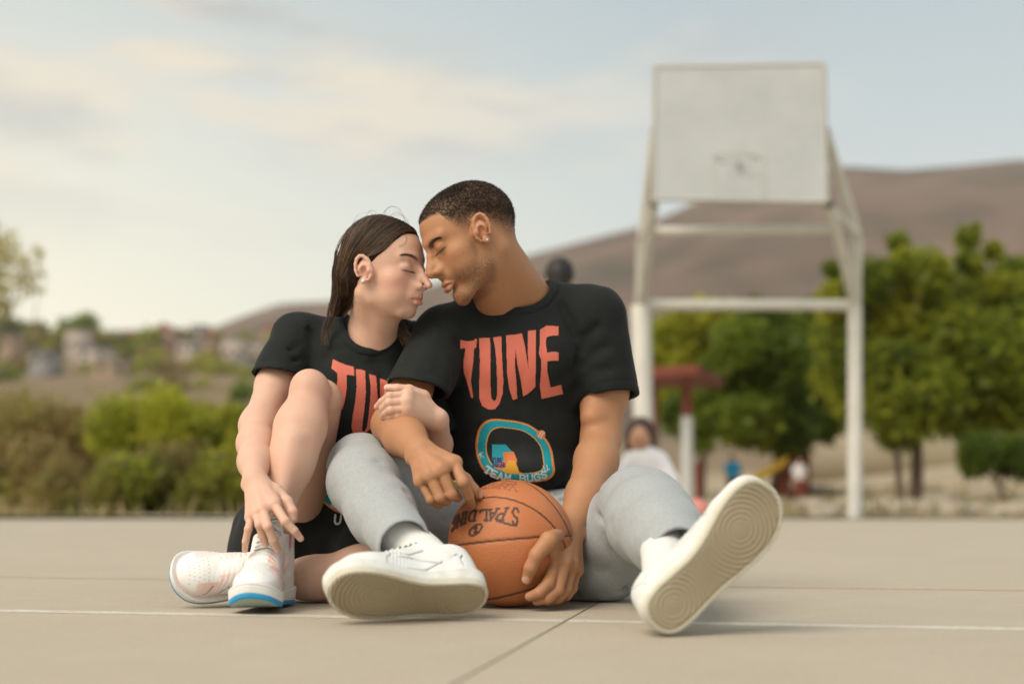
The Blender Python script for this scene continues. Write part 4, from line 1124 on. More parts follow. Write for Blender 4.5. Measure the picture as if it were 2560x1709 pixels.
# ------------------------------------------------------------------ people far behind
m_skin_b = mat('skin', (0.48, 0.27, 0.17), rough=0.5); m_hair_b = mat('black_hair', (0.012, 0.010, 0.009), rough=0.6); m_hair_c = mat('brown_hair', (0.060, 0.030, 0.018), rough=0.6)
m_tw = mat('white_cotton_shirt', (0.68, 0.68, 0.70), rough=0.9); m_blue = mat('blue_cotton', (0.02, 0.28, 0.52), rough=0.9); m_dk = mat('dark_cloth', (0.05, 0.045, 0.045), rough=0.9); m_pinkc = mat('pink_cotton', (0.62, 0.24, 0.20), rough=0.9)
def sculpt_obj(nm, build, m, par, h=0.012, lo=None, hi=None):
    g = Sculpt(lo, hi, h); build(g); v, q = g.mesh(); return mesh_obj(nm, v, q, m, par)
def far_person(root, base, s, hair_m, top_m, leg_m, turn=1):
    """standing figure of height 1.7*s at base facing the camera"""
    B = np.asarray(base, float); P = lambda x, y, z: B + V(x, y * turn, z) * s
    lo, hi = B - V(0.5, 0.5, 0.05) * s, B + V(0.5, 0.5, 1.85) * s; h = 0.012 * s + 0.004
    def bd(g):
        g.ell(P(0, -0.01, 1.56), V(0.078, 0.095, 0.115) * s); g.cone(P(0, 0, 1.48), P(0, 0.01, 1.38), 0.052 * s, 0.058 * s, 0.02)
        g.ell(P(0, -0.105, 1.54), V(0.014, 0.016, 0.022) * s, 0.01)
        g.ell(P(0, 0.01, 1.20), V(0.15, 0.10, 0.22) * s, 0.03)
        for sx in (-1, 1):
            g.ell(P(sx * 0.08, 0, 1.55), V(0.012, 0.02, 0.03) * s, 0.005)
            g.chain([P(sx * 0.18, 0, 1.36), P(sx * 0.23, -0.02, 1.10), P(sx * 0.22, -0.10, 0.88)], [0.045 * s, 0.036 * s, 0.028 * s], 0.02)
            g.ell(P(sx * 0.22, -0.12, 0.82), V(0.025, 0.035, 0.05) * s, 0.01)
            g.chain([P(sx * 0.09, 0, 0.92), P(sx * 0.10, 0, 0.50), P(sx * 0.10, 0.02, 0.08)], [0.080 * s, 0.055 * s, 0.035 * s], 0.03)
            g.ell(P(sx * 0.10, -0.05, 0.035), V(0.04, 0.11, 0.035) * s, 0.01)
    sculpt_obj('body', bd, m_skin_b, root, h, lo, hi)
    def hr(g): g.ell(P(0, 0.015, 1.60), V(0.092, 0.105, 0.10) * s); g.ell(P(0, -0.10, 1.53), V(0.07, 0.05, 0.09) * s, 0.02, 'cut'); g.cone(P(0, 0.05, 1.58), P(0, 0.07, 1.46), 0.07 * s, 0.05 * s, 0.02)
    sculpt_obj('hair', hr, hair_m, root, h, lo, hi)
    def tp(g):
        g.chain([P(0, 0.01, 1.34), P(0, 0.01, 0.92)], [0.165 * s, 0.16 * s], 0.0, flat=((0, 1, 0), 0.72)); g.plane_cut(P(0, 0, 1.45), (0, 0, 1)); g.plane_cut(P(0, 0, 0.86), (0, 0, -1))
        for sx in (-1, 1): g.cone(P(sx * 0.15, 0, 1.38), P(sx * 0.225, -0.01, 1.17), 0.062 * s, 0.060 * s, 0.03)
    sculpt_obj('shirt', tp, top_m, root, h, lo, hi)
    def lg(g):
        g.ell(P(0, 0.01, 0.90), V(0.155, 0.12, 0.10) * s)
        for sx in (-1, 1): g.chain([P(sx * 0.085, 0, 0.90), P(sx * 0.10, 0, 0.50), P(sx * 0.10, 0.02, 0.12)], [0.092 * s, 0.070 * s, 0.060 * s], 0.02)
    sculpt_obj('trousers', lg, leg_m, root, h, lo, hi)
p1 = V((1284 - 1174) / 3262 * 7.7, 7.7, 0)
far_person(empty('person', tuple(p1), 'black haired person far behind the man\'s shoulder', 'person'), p1, 0.875, m_hair_b, m_pinkc, m_dk, -1)
p2 = base_at(1682, 17.0)
far_person(empty('person', tuple(p2), 'small child in bright blue shirt standing between the hoop posts', 'person'), p2, (D(1682, 1040, 17)[2] - p2[2]) / 1.70, m_hair_b, m_blue, m_dk)
p3 = base_at(1835, 18.5)
far_person(empty('person', tuple(p3), 'small child in pale shirt by the red climbing frame', 'person'), p3, (D(1835, 1050, 18.5)[2] - p3[2]) / 1.70, m_hair_b, m_tw, m_redp)
# seated child in white
Q = lambda x, y: D(x, y, 8.2)
kid = empty('person', tuple(D(1480, 1213, 8.2) * V(1, 1, 0)), 'brown haired child in white shirt sitting on the court below the left hoop post', 'person')
HB = Q(1468, 1000)
lo, hi = Q(1380, 1225) - V(0.1, 0.5, 0.2), Q(1600, 930) + V(0.1, 0.4, 0.1); lo[2] = 0
def kb_(g):
    g.ell(HB, (0.070, 0.085, 0.095)); g.cone(HB - V(0, 0, 0.08), Q(1480, 1055), 0.035, 0.04, 0.02); g.ell(HB + V(-0.01, -0.085, -0.01), (0.012, 0.014, 0.018), 0.01)
    g.chain([Q(1480, 1080), Q(1490, 1180)], [0.08, 0.09], 0.02)
    for sx in (-1, 1):
        g.chain([Q(1480 + sx * 42, 1065), Q(1480 + sx * 62, 1120) + V(0, -0.05, 0), Q(1480 + sx * 12, 1125) + V(0, -0.20, 0)], [0.036, 0.030, 0.024], 0.02)
        g.ell(Q(1480 + sx * 4, 1122) + V(0, -0.22, 0), (0.03, 0.03, 0.025), 0.01)
        g.chain([V(Q(1480, 1100)[0] + sx * 0.08, 8.2, 0.09), V(Q(1480, 1100)[0] + sx * 0.26, 7.95, 0.09), V(Q(1480, 1100)[0] - sx * 0.02, 7.85, 0.06)], [0.07, 0.055, 0.04], 0.02)
sculpt_obj('body', kb_, m_skin_b, kid, 0.010, lo, hi)
def kh(g): g.ell(HB + V(0.005, 0.02, 0.02), (0.088, 0.098, 0.095)); g.ell(HB + V(-0.015, -0.10, -0.025), (0.055, 0.05, 0.075), 0.02, 'cut'); g.cone(HB + V(0.05, 0.03, 0), HB + V(0.065, 0.02, -0.10), 0.045, 0.035, 0.02); g.cone(HB + V(-0.055, 0.03, 0), HB + V(-0.06, 0.02, -0.06), 0.035, 0.025, 0.02)
sculpt_obj('hair', kh, m_hair_c, kid, 0.010, lo, hi)
def kt(g):
    g.chain([Q(1482, 1062), Q(1490, 1170)], [0.105, 0.12], 0.0, flat=((0, 1, 0), 0.75))
    for sx in (-1, 1): g.chain([Q(1480 + sx * 34, 1058), Q(1480 + sx * 58, 1105) + V(0, -0.04, 0)], [0.055, 0.052], 0.03)
sculpt_obj('shirt', kt, m_tw, kid, 0.010, lo, hi)
sculpt_obj('trousers', lambda g: [g.chain([V(Q(1480, 1100)[0] + sx * 0.08, 8.2, 0.10), V(Q(1480, 1100)[0] + sx * 0.26, 7.95, 0.10), V(Q(1480, 1100)[0] + sx * 0.05, 7.88, 0.07)], [0.09, 0.068, 0.055], 0.02) for sx in (-1, 1)], m_pinkc, kid, 0.010, lo, hi)

# ------------------------------------------------------------------ evening haze
m_haze = bpy.data.materials.new('haze_air'); m_haze.use_nodes = True
hn, hl = m_haze.node_tree.nodes, m_haze.node_tree.links
hn.remove(hn['Principled BSDF']); pv = hn.new('ShaderNodeVolumePrincipled'); pv.inputs['Color'].default_value = (0.96, 0.95, 0.92, 1); pv.inputs['Density'].default_value = 0.00016
hl.new(pv.outputs[0], hn['Material Output'].inputs['Volume'])
v, f = box((-3200, -950, -2.0), (3200, 2600, float(RZ.max()) * 1.25 + 40))
mesh_obj('haze', v, f, m_haze, None, smooth=False, kind='stuff', label='thin evening haze over the land')
# ------------------------------------------------------------------ the man
SKIN_M = (0.445, 0.220, 0.108)
m_skin_m = mat('tan_skin', attr='col', rough=0.54, spec=0.36, sub=0.15, sub_scale=0.005, stub=True, noise=[(38, 0.30, (0.50, 0.225, 0.135)), (110, 0.22, (0.40, 0.20, 0.105)), (600, 0.20, (0.36, 0.17, 0.09))], bump=[(900, 0.22, 0.001), (260, 0.15, 0.001), (75, 0.16, 0.003)])
m_black = mat('black_jersey', (0.0095, 0.0118, 0.0115), rough=0.85, spec=0.26, sheen=0.03, noise=[(30, 0.35, (0.014, 0.017, 0.016))], bump=[(700, 0.25, 0.001), (38, 0.25, 0.006)])
m_print = mat('shirt_print', attr='col', rough=0.62, spec=0.3, bump=[(600, 0.1, 0.001)])
m_grey = mat('grey_marl_jersey', (0.345, 0.365, 0.37), rough=0.92, spec=0.15, sheen=0.15,
             noise=[(420, 0.55, (0.47, 0.49, 0.49), (1, 1, 0.22)), (160, 0.25, (0.26, 0.30, 0.32), (1, 1, 0.35))], bump=[(500, 0.25, 0.001), (34, 0.22, 0.006)])
man = empty('person', (0.02, 3.12, 0), 'man in grey trousers leaning his forehead on the woman, hand on the basketball', 'person')

def torso_point(t): return None
BALL_C = np.array(W(1277, 1353, 2.74)); BALL_C[2] = 0.12; BALL_R = 0.12
def on_ball(px, py, lift=0.0):
    r = ray(px, py); o = CAMP - BALL_C
    a, b, c = r @ r, 2 * o @ r, o @ o - (BALL_R + lift) ** 2
    disc = b * b - 4 * a * c
    if disc < 0: return W(px, py, 2.72)
    return CAMP + r * ((-b - math.sqrt(disc)) / (2 * a))
def k10(x, y, lift): return on_ball(1100 + x * 340 / 2050, 1180 + y * 340 / 2050, lift)
def k8b(x, y, lift): return on_ball(1240 + x * 260 / 1132, 1180 + y * 260 / 1132, lift)

def hair_density(v):
    x, y, z = np.abs(v[:, 0]), v[:, 1], v[:, 2]
    dense = np.interp(y, [-0.12, -0.08, -0.04, 0.0, 0.03, 0.050, 0.058, 0.090], [-0.010, 0.005, 0.022, 0.035, 0.038, 0.050, 0.062, 0.066])
    low = np.interp(y, [-0.12, -0.057, -0.043, -0.029, -0.020, -0.005, 0.010, 0.018, 0.031, 0.045, 0.052, 0.056, 0.070, 0.090], [-0.060, -0.055, -0.035, -0.010, 0.004, 0.012, 0.008, -0.012, -0.010, 0.014, 0.035, 0.050, 0.058, 0.058])
    d = np.clip((z - low) / np.maximum(dense - low, 0.006), 0, 1)
    front = smooth01(y, 0.074, 0.082) * (1 - smooth01(z, 0.056, 0.062))
    return d ** 1.5 * (1 - front) * (x < 0.0835)
# head, neck and upper chest
RM, OM = head_frame(True, math.radians(70), math.radians(26), (1200, 574), 2.85, 1.0, tip=math.radians(3))
sh_R, sh_L = W(1093, 822, 3.03), W(1490, 785, 3.03)        # shoulder joints (left and right in the picture)
neck_b = W(1318, 760, 3.06)
def man_head():
    g = Sculpt((-0.20, -0.24, -0.34), (0.22, 0.15, 0.14), 0.0021, RM, OM)
    sculpt_head(g, True, 1.0)
    nb = g.L(neck_b)
    g.cone((0, -0.030, -0.045), nb, 0.056, 0.060, 0.030)
    g.cone((0, 0.005, -0.080), g.L(W(1262, 800, 3.045)), 0.042, 0.046, 0.024)
    g.cone((0.048, -0.030, -0.060), g.L(W(1266, 800, 3.00)), 0.0135, 0.009, 0.018)        # neck muscle
    g.cone((-0.045, -0.028, -0.060), g.L(W(1250, 800, 3.005)), 0.012, 0.009, 0.018)
    g.cone(g.L(W(1265, 770, 3.07)), g.L(W(1180, 800, 3.06)), 0.040, 0.035, 0.03)
    g.ell(g.L(W(1275, 880, 3.085)), (0.10, 0.085, 0.085), 0.03)
    v, q = g.mesh()
    c, st = head_colours(v, True, SKIN_M)
    hd = hair_density(v) * (v[:, 2] > -0.065) * (1 - smooth01(np.abs(v[:, 0]), 0.0790, 0.0815))
    c = c * (1 - 0.85 * hd[:, None]) + V(0.045, 0.030, 0.020) * 0.85 * hd[:, None]
    st = np.maximum(st, 0.55 * np.sqrt(np.clip(hd, 0, 1)))
    return g.world(v), q, c, st, v
# arms and hands
def man_arm_right():     # the arm on the left of the picture, hanging over his raised knee
    el = K7(285, 645, 2.875); wr = K7(545, 890, 2.66)
    g = Sculpt(np.minimum(np.minimum(sh_R, el), K10(600, 600, 2.55)) - (0.07, 0.06, 0.03), np.maximum(sh_R, K10(600, 200, 2.7)) + (0.02, 0.03, 0.04), 0.0021)
    g.chain([sh_R, K7(440, 330, 2.95), el], [0.036, 0.045, 0.038], 0.01, kin=0.02)
    g.chain([el, K7(395, 750, 2.79), wr], [0.040, 0.0395, 0.0255], 0.018, kin=0.02)
    g.cone(K7(300, 640, 2.84), K7(460, 740, 2.74), 0.030, 0.022, 0.02)
    n = unit(V(-0.25, -0.75, 0.55))
    M = [K7(838, 985, 2.625), K7(722, 1040, 2.605), K7(620, 1090, 2.605), K7(548, 1140, 2.625)]
    tip = K10(478, 505, 0) if False else k10(478, 500, 0.007)
    F = [[K7(918, 1155, 2.60), K7(968, 1280, 2.625), tip],
         [K7(815, 1262, 2.605), K7(866, 1290, 2.64), K7(850, 1255, 2.67)],
         [K7(712, 1292, 2.60), K7(768, 1325, 2.63), K7(760, 1290, 2.66)],
         [K7(632, 1312, 2.615), K7(700, 1355, 2.64), K7(700, 1320, 2.67)]]
    T = [K7(700, 960, 2.66), K10(380, 110, 2.665), K10(505, 265, 2.665), k10(580, 345, 0.008)]
    hand(g, wr, M, F, T, [0.0098, 0.0100, 0.0095, 0.0086, 0.0105], 0.0185, normal=n, palm_flat=0.80)
    # tendons and the wrist bone
    for i in range(4): g.cone(g.L(wr + (M[i] - wr) * 0.25 - n * -0.012), M[i] + n * 0.008, 0.0025, 0.0035, 0.008)
    g.ell(K7(455, 950, 2.665), 0.010, 0.012)
    v, q = g.mesh()
    tips = [(tip - V(0, 0.0, 0), tip - F[0][1], unit(V(0.15, -1, 0.25)), 0.0062), (T[3], T[3] - T[2], unit(V(0.3, -0.8, 0.6)), 0.0065)]
    return v, q, tips, M + [F[0][0], F[1][0], F[2][0], F[3][0]]
def man_arm_left():      # the arm on the right of the picture, hand on the ball
    el = K3(1545, 1110, 3.02); wr = K8(815, 570, 2.795)
    M = [K8(655, 950, 2.665), K8(748, 985, 2.665), K8(822, 1020, 2.685), K8(868, 1060, 2.715)]
    g = Sculpt(np.minimum(np.minimum(sh_L, el), K8(300, 1400, 2.58)) - (0.03, 0.04, 0.03), np.maximum(np.maximum(sh_L, el), sh_L) + (0.08, 0.06, 0.06), 0.0021)
    g.chain([sh_L, K3(1565, 780, 3.055), el], [0.050, 0.0515, 0.0395], 0.01, kin=0.02)
    g.cone(K3(1520, 800, 3.04), K3(1490, 960, 3.00), 0.030, 0.026, 0.02)
    g.chain([el, K3(1515, 1260, 2.95), K8(965, 250, 2.86), wr], [0.041, 0.0435, 0.036, 0.0285], 0.018, kin=0.02)
    n = unit(V(0.35, -0.90, 0.15))
    F = [[K8(572, 1200, 2.635), K8(470, 1305, 2.625), K8(362, 1352, 2.635)],
         [K8(672, 1275, 2.645), K8(560, 1370, 2.635), K8(440, 1398, 2.645)],
         [K8(762, 1275, 2.670), K8(675, 1375, 2.665), K8(560, 1405, 2.670)],
         [K8(832, 1255, 2.695), K8(775, 1345, 2.690), K8(690, 1380, 2.695)]]
    T = [k8b(575, 745, 0.017), k8b(440, 900, 0.013), k8b(375, 1040, 0.012), k8b(335, 1160, 0.011)]
    hand(g, wr, M, F, T, [0.0105, 0.0105, 0.0100, 0.0090, 0.0115], 0.0190, normal=n, palm_flat=0.80)
    for i in range(4): g.cone(wr + (M[i] - wr) * 0.3 + n * 0.013, M[i] + n * 0.009, 0.0022, 0.003, 0.008)
    g.ell(K8(930, 690, 2.79), 0.011, 0.012)
    v, q = g.mesh()
    tips = [(K8(330, 1175, 0) if False else T[3], T[3] - T[2], unit(V(-0.2, -1, 0.1)), 0.0070)]
    return v, q, tips, M + [f[0] for f in F]

def skin_arm(v, base, tips, kn, kcol, kr=0.009, nailc=(0.68, 0.42, 0.33)):
    c = np.tile(np.array(base, float), (len(v), 1))
    for p in kn:
        m = np.exp(-((v - p) ** 2).sum(1) / kr ** 2) * 0.55
        c = c * (1 - m[:, None]) + np.array(kcol) * m[:, None]
    nm = nail_mask(v, tips)
    c = c * (1 - 0.95 * nm[:, None]) + np.array(nailc) * 0.95 * nm[:, None]
    return c
parts = []
v, q, c, st, lv = man_head(); parts.append((v, q, c, st)); head_local_m, head_faces_m = lv, q
for fn in (man_arm_right, man_arm_left):
    v, q, tips, kn = fn()
    parts.append((v, q, skin_arm(v, SKIN_M, tips, kn, (0.42, 0.19, 0.11)), np.zeros(len(v))))
# torso, thighs and shins under the clothes keep the body in one piece
hip_R, hip_L = W(1200, 1388, 3.13), W(1395, 1400, 3.12)
kn_R, kn_L = W(926, 1180, 2.86), W(1603, 1262, 2.74)
an_R, an_L = K5(640, 720, 2.60), K6(850, 810, 2.41)
g = Sculpt((-0.40, 2.25, 0.0), (0.36, 3.30, 0.72), 0.008)
g.chain([sh_R, W(1280, 830, 3.08), sh_L], [0.030, 0.036, 0.036], 0.02)
g.chain([W(1285, 850, 3.08), W(1300, 1100, 3.12), W(1305, 1330, 3.15)], [0.085, 0.08, 0.085], 0.03, flat=((0, 1, 0), 0.8))
for a, b, d in ((hip_R, kn_R, an_R), (hip_L, kn_L, an_L)): g.chain([a, b, d], [0.055, 0.034, 0.026], 0.02, kin=0.01)
v, q = g.mesh(); parts.append((v, q, np.tile(SKIN_M, (len(v), 1)), np.zeros(len(v))))
vv = np.concatenate([p[0] for p in parts]); off = np.cumsum([0] + [len(p[0]) for p in parts])
qq = np.concatenate([p[1] + o for p, o in zip(parts, off)])
body_m = mesh_obj('body', vv, qq, m_skin_m, man, attrs={'col': np.concatenate([p[2] for p in parts]), 'stub': np.concatenate([p[3] for p in parts])})
# ------------------------------------------------------------------ the man's clothes
def plane3(a, b, c, toward):
    n = unit(np.cross(b - a, c - a)); return n if n @ unit(toward) > 0 else -n
def man_shirt():
    g = Sculpt((-0.36, 2.76, 0.10), (0.31, 3.30, 0.78), 0.0030)
    rs = np.random.RandomState(3)
    g.chain([K3(900, 470, 3.08), K3(912, 780, 3.09), K3(968, 1150, 3.10), K3(1000, 1440, 3.11)], [0.136, 0.145, 0.135, 0.118], 0.02, flat=((0, 1, 0), 0.80), kin=0.05)
    g.cone(K3(905, 560, 3.03), K3(1160, 560, 3.03), 0.085, 0.085, 0.04)
    g.ell(K3(930, 360, 3.065), (0.125, 0.090, 0.085), 0.04)
    g.cone(K3(980, 170, 3.085), K3(1505, 240, 3.05), 0.058, 0.062, 0.04)
    g.cone(K3(880, 190, 3.07), K3(452, 380, 3.04), 0.052, 0.056, 0.04)
    g.cone(K3(1330, 560, 3.07), K3(1420, 330, 3.05), 0.055, 0.06, 0.04)
    g.cone(K3(560, 640, 3.07), K3(480, 420, 3.05), 0.050, 0.055, 0.04)
    # loose cloth pooling at the waist
    g.ell(K3(960, 1330, 3.03), (0.115, 0.060, 0.045), 0.03)
    # sleeves
    a0, a1 = K3(1520, 260, 3.04), K3(1600, 920, 3.045)
    s = Sculpt(g.lo, g.lo + g.h * (g.n - 1.5), g.h)
    s.cone(a0, a1, 0.0625, 0.0730)
    hn = plane3(K3(1380, 822, 2.985), K3(1742, 760, 2.985), K3(1745, 868, 3.115), a1 - a0)
    hp = K3(1560, 792, 2.985)
    s.plane_cut(hp, hn, k=0.002)
    ax = unit(a1 - a0)
    s.cone(a0 + ax * 0.10, a1 + ax * 0.05, 0.052, 0.0675, 0.003, 'cut')
    b0, b1 = K3(440, 385, 3.035), K3(205, 905, 2.885)
    s2 = Sculpt(g.lo, g.lo + g.h * (g.n - 1.5), g.h)
    s2.cone(b0, b1, 0.0600, 0.0690)
    hn2 = plane3(K3(245, 712, 2.865), K3(45, 742, 2.935), K3(428, 835, 2.960), b1 - b0)
    hp2 = K3(245, 712, 2.865)
    s2.plane_cut(hp2, hn2, k=0.002)
    ax2 = unit(b1 - b0)
    s2.cone(b0 + ax2 * 0.09, b1 + ax2 * 0.05, 0.050, 0.0640, 0.003, 'cut')
    for sl in (s, s2):
        k = 0.022; w = np.maximum(k - np.abs(g.f - sl.f), 0) / k
        g.f = (np.minimum(g.f, sl.f) - w * w * k * 0.25).astype(np.float32)
    # re-open the sleeves where the blend filled them
    # folds
    folds(g, rs, 26, (-0.30, 2.8, 0.15), (0.30, 3.10, 0.42), (0.25, 0, 1), 0.13, 0.013, 0.0042)
    folds(g, rs, 16, (-0.20, 2.8, 0.35), (0.22, 3.05, 0.66), (0.1, 0, 1), 0.16, 0.016, 0.0026)
    for pts, r, d in (
        ([K3(1372, 470, 2.99), K3(1330, 300, 2.99), K3(1250, 130, 3.01)], 0.012, 0.0042),
        ([K3(1372, 560, 2.99), K3(1440, 400, 2.985), K3(1560, 280, 2.985)], 0.013, 0.0040),
        ([K3(1385, 640, 2.985), K3(1480, 520, 2.98), K3(1640, 440, 2.985)], 0.012, 0.0034),
        ([K3(1410, 720, 2.98), K3(1500, 640, 2.975), K3(1680, 600, 2.98)], 0.012, 0.0026),
        ([K3(1372, 520, 2.985), K3(1366, 640, 2.975), K3(1375, 800, 2.97)], 0.010, 0.0075),
        ([K3(400, 300, 2.985), K3(420, 520, 2.97), K3(425, 780, 2.965)], 0.012, 0.0065),
        ([K3(470, 560, 2.98), K3(340, 470, 2.96), K3(250, 420, 2.96)], 0.013, 0.0030),
        ([K3(450, 700, 2.965), K3(330, 620, 2.93), K3(200, 580, 2.92)], 0.012, 0.0030),
        ([K3(480, 560, 2.985), K3(560, 420, 2.96), K3(640, 330, 2.96)], 0.014, 0.0030),
        ([K3(1340, 560, 2.97), K3(1290, 800, 2.95), K3(1330, 1050, 2.96)], 0.014, 0.0040),
        ([K3(560, 1050, 2.985), K3(720, 1160, 2.94), K3(840, 1330, 2.94)], 0.014, 0.0034),
        ([K3(1390, 1000, 2.99), K3(1240, 1180, 2.94), K3(1080, 1320, 2.93)], 0.014, 0.0050),
        ([K3(1390, 1150, 2.99), K3(1250, 1290, 2.94), K3(1100, 1390, 2.93)], 0.012, -0.0045),
        ([K3(1360, 1280, 2.99), K3(1220, 1380, 2.94), K3(1080, 1420, 2.93)], 0.010, 0.0045)):
        crease(g, pts, r, d)
    drape(g, 71, 0.0034, 62)
    g.warp(lambda X, Y, Z: 0.0016 * wig(X, Y, Z, 38, 5) + 0.0007 * wig(X, Y, Z, 90, 6))
    # collar opening with a ribbed band
    cc = K1(1895, 1000, 3.035); cr = np.array((0.0780, 0.105, 0.0710))
    ta = math.radians(13); CR = np.stack([V(math.cos(ta), 0, math.sin(ta)), V(0, 1, 0), V(-math.sin(ta), 0, math.cos(ta))], axis=1)
    def collar_d(X, Y, Z):
        X = X - cc[0]; Y = Y - cc[1]; Z = Z - cc[2]
        A = X * CR[0, 0] + Z * CR[2, 0]; B = Y + 0 * A; C = X * CR[0, 2] + Z * CR[2, 2]
        k0 = np.sqrt((A / cr[0]) ** 2 + (B / cr[1]) ** 2 + (C / cr[2]) ** 2); k1 = np.sqrt((A / cr[0] ** 2) ** 2 + (B / cr[1] ** 2) ** 2 + (C / cr[2] ** 2) ** 2) + 1e-6
        return k0 * (k0 - 1) / k1
    g.warp(lambda X, Y, Z: -0.0026 * (1 - smooth01(collar_d(X, Y, Z), 0.017, 0.0195)) + 0.0024 * np.exp(-((collar_d(X, Y, Z) - 0.019) / 0.0018) ** 2))
    g.put(cc - cr.max() - 0.01, cc + cr.max() + 0.01, lambda X, Y, Z: collar_d(X, Y, Z), 0.002, 'cut')
    g.put(V(-0.3, 2.8, 0.5), V(0.3, 3.3, 0.78), lambda X, Y, Z: np.maximum(np.sqrt((X - cc[0]) ** 2 + (Y - 3.07) ** 2) - 0.06, cc[2] - Z), 0.004, 'cut')
    # hem stitching on the sleeves
    for P0, N in ((hp, hn), (hp2, hn2)):
        def st(X, Y, Z):
            d = (X - P0[0]) * N[0] + (Y - P0[1]) * N[1] + (Z - P0[2]) * N[2]
            return 0.0011 * np.exp(-((d + 0.020) / 0.0016) ** 2)
        side = P0[0] > 0
        lo = (0.10, 2.8, 0.25) if side else (-0.36, 2.76, 0.25); hi = (0.31, 3.2, 0.6) if side else (-0.13, 3.1, 0.6)
        g.warp(st, lo, hi)
    g.plane_cut(K3(1000, 1470, 3.1), (0.02, 0, -1), k=0.004)
    return g
gs = man_shirt(); v, q = gs.mesh(); v = relax(v, q, 1, 0.4)
shirt_m = mesh_obj('shirt', v, q, m_black, man)
shirt_m_bvh = BVHTree.FromPolygons([Vector(p) for p in v], [tuple(map(int, f)) for f in q])

def man_trousers():
    g = Sculpt((-0.40, 2.28, -0.01), (0.40, 3.34, 0.34), 0.0033)
    rs = np.random.RandomState(8)
    # pelvis and lap
    g.ell(V(0.035, 3.15, 0.105), (0.175, 0.15, 0.105), 0.0)
    g.cone(V(-0.06, 3.05, 0.155), V(0.17, 3.02, 0.165), 0.060, 0.062, 0.03)
    # leg on the left of the picture
    kR = K5(318, 205, 2.885)
    g.chain([V(-0.06, 3.10, 0.10), K5(640, 420, 2.98), kR], [0.098, 0.083, 0.066], 0.03, kin=0.05)
    g.chain([kR, K5(345, 330, 2.79), K5(480, 560, 2.66), K5(668, 822, 2.50)], [0.066, 0.064, 0.058, 0.0490], 0.012, kin=0.04)
    # leg on the right
    kL = K6(610, 530, 2.77)
    g.chain([V(0.13, 3.10, 0.10), K6(230, 900, 2.93), K6(420, 760, 2.86), kL], [0.098, 0.088, 0.083, 0.083], 0.03, kin=0.05)
    g.ell(K6(290, 1010, 2.88), (0.070, 0.075, 0.050), 0.03)
    g.chain([kL, K6(690, 610, 2.62), K6(790, 720, 2.50), K6(905, 868, 2.355)], [0.083, 0.073, 0.062, 0.0515], 0.02, kin=0.05)
    # folds
    rsd = lambda *a: folds(g, rs, *a)
    rsd(12, (-0.36, 2.5, 0.02), (-0.05, 3.0, 0.30), (0.6, 0.2, 0.4), 0.10, 0.010, 0.0045)
    rsd(14, (0.05, 2.5, 0.0), (0.36, 3.0, 0.28), (0.8, 0.3, -0.25), 0.11, 0.010, 0.0045)
    for pts, r, d in (
        ([K5(430, 170, 2.80), K5(520, 90, 2.83), K5(600, 60, 2.88)], 0.010, 0.0050),
        ([K5(430, 170, 2.79), K5(470, 300, 2.74), K5(560, 420, 2.73)], 0.007, 0.0045),
        ([K5(480, 130, 2.80), K5(560, 250, 2.78), K5(600, 400, 2.78)], 0.008, 0.0060),
        ([K5(540, 120, 2.84), K5(610, 250, 2.82), K5(620, 420, 2.82)], 0.008, -0.0060),
        ([K5(590, 150, 2.86), K5(640, 330, 2.84), K5(700, 500, 2.84)], 0.009, 0.0070),
        ([K5(520, 380, 2.67), K5(590, 500, 2.60), K5(640, 600, 2.55)], 0.0025, 0.0022),
        ([K5(480, 680, 2.55), K5(560, 640, 2.54), K5(720, 620, 2.56)], 0.008, -0.0040),
        ([K5(420, 620, 2.60), K5(560, 590, 2.57), K5(700, 570, 2.60)], 0.007, 0.0035),
        ([K6(250, 620, 2.80), K6(420, 780, 2.76), K6(570, 850, 2.74)], 0.010, 0.0080),
        ([K6(270, 540, 2.77), K6(420, 640, 2.70), K6(520, 790, 2.66)], 0.010, 0.0055),
        ([K6(480, 480, 2.70), K6(620, 620, 2.58), K6(740, 790, 2.46)], 0.0028, 0.0025),
        ([K6(560, 430, 2.69), K6(700, 400, 2.69), K6(840, 420, 2.71)], 0.009, 0.0030),
        ([K6(620, 560, 2.64), K6(760, 520, 2.63), K6(900, 520, 2.66)], 0.009, 0.0035),
        ([K6(220, 700, 2.82), K6(360, 830, 2.79), K6(560, 880, 2.77)], 0.008, -0.0070),
        ([K6(180, 1090, 2.86), K6(330, 1130, 2.83), K6(500, 1110, 2.83)], 0.007, 0.0045),
        ([K6(520, 960, 2.80), K6(480, 1060, 2.82), K6(460, 1160, 2.84)], 0.007, 0.0050),
        ([K10(1700, 300, 3.0), K10(1850, 300, 3.0), K10(1980, 260, 3.0)], 0.008, 0.0060),
        ([K10(1750, 370, 2.98), K10(1850, 360, 2.98), K10(1960, 330, 2.98)], 0.006, -0.0060)):
        crease(g, pts, r, d)
    drape(g, 81, 0.0030, 75, ax=(0.8, 0.55, 1.0))
    g.warp(lambda X, Y, Z: 0.0018 * wig(X, Y, Z, 45, 15) + 0.0008 * wig(X, Y, Z, 110, 16))
    # open trouser ends
    for a, b, c_ in ((K5(480, 560, 2.66), K5(668, 822, 2.50), 0.0), (K6(790, 720, 2.50), K6(905, 868, 2.355), 0.0)):
        ax = unit(b - a)
        g.plane_cut(b, ax, b - 0.085, b + 0.085, k=0.003)
        g.cone(b - ax * 0.03, b + ax * 0.05, 0.041, 0.046, 0.003, 'cut')
        g.warp(lambda X, Y, Z: 0.0012 * np.exp(-(((X - b[0]) * ax[0] + (Y - b[1]) * ax[1] + (Z - b[2]) * ax[2] + 0.018) / 0.0018) ** 2), b - 0.07, b + 0.07)
    g.plane_cut(V(0, 0, 0.001), V(0, 0, -1), k=0.006)
    return g
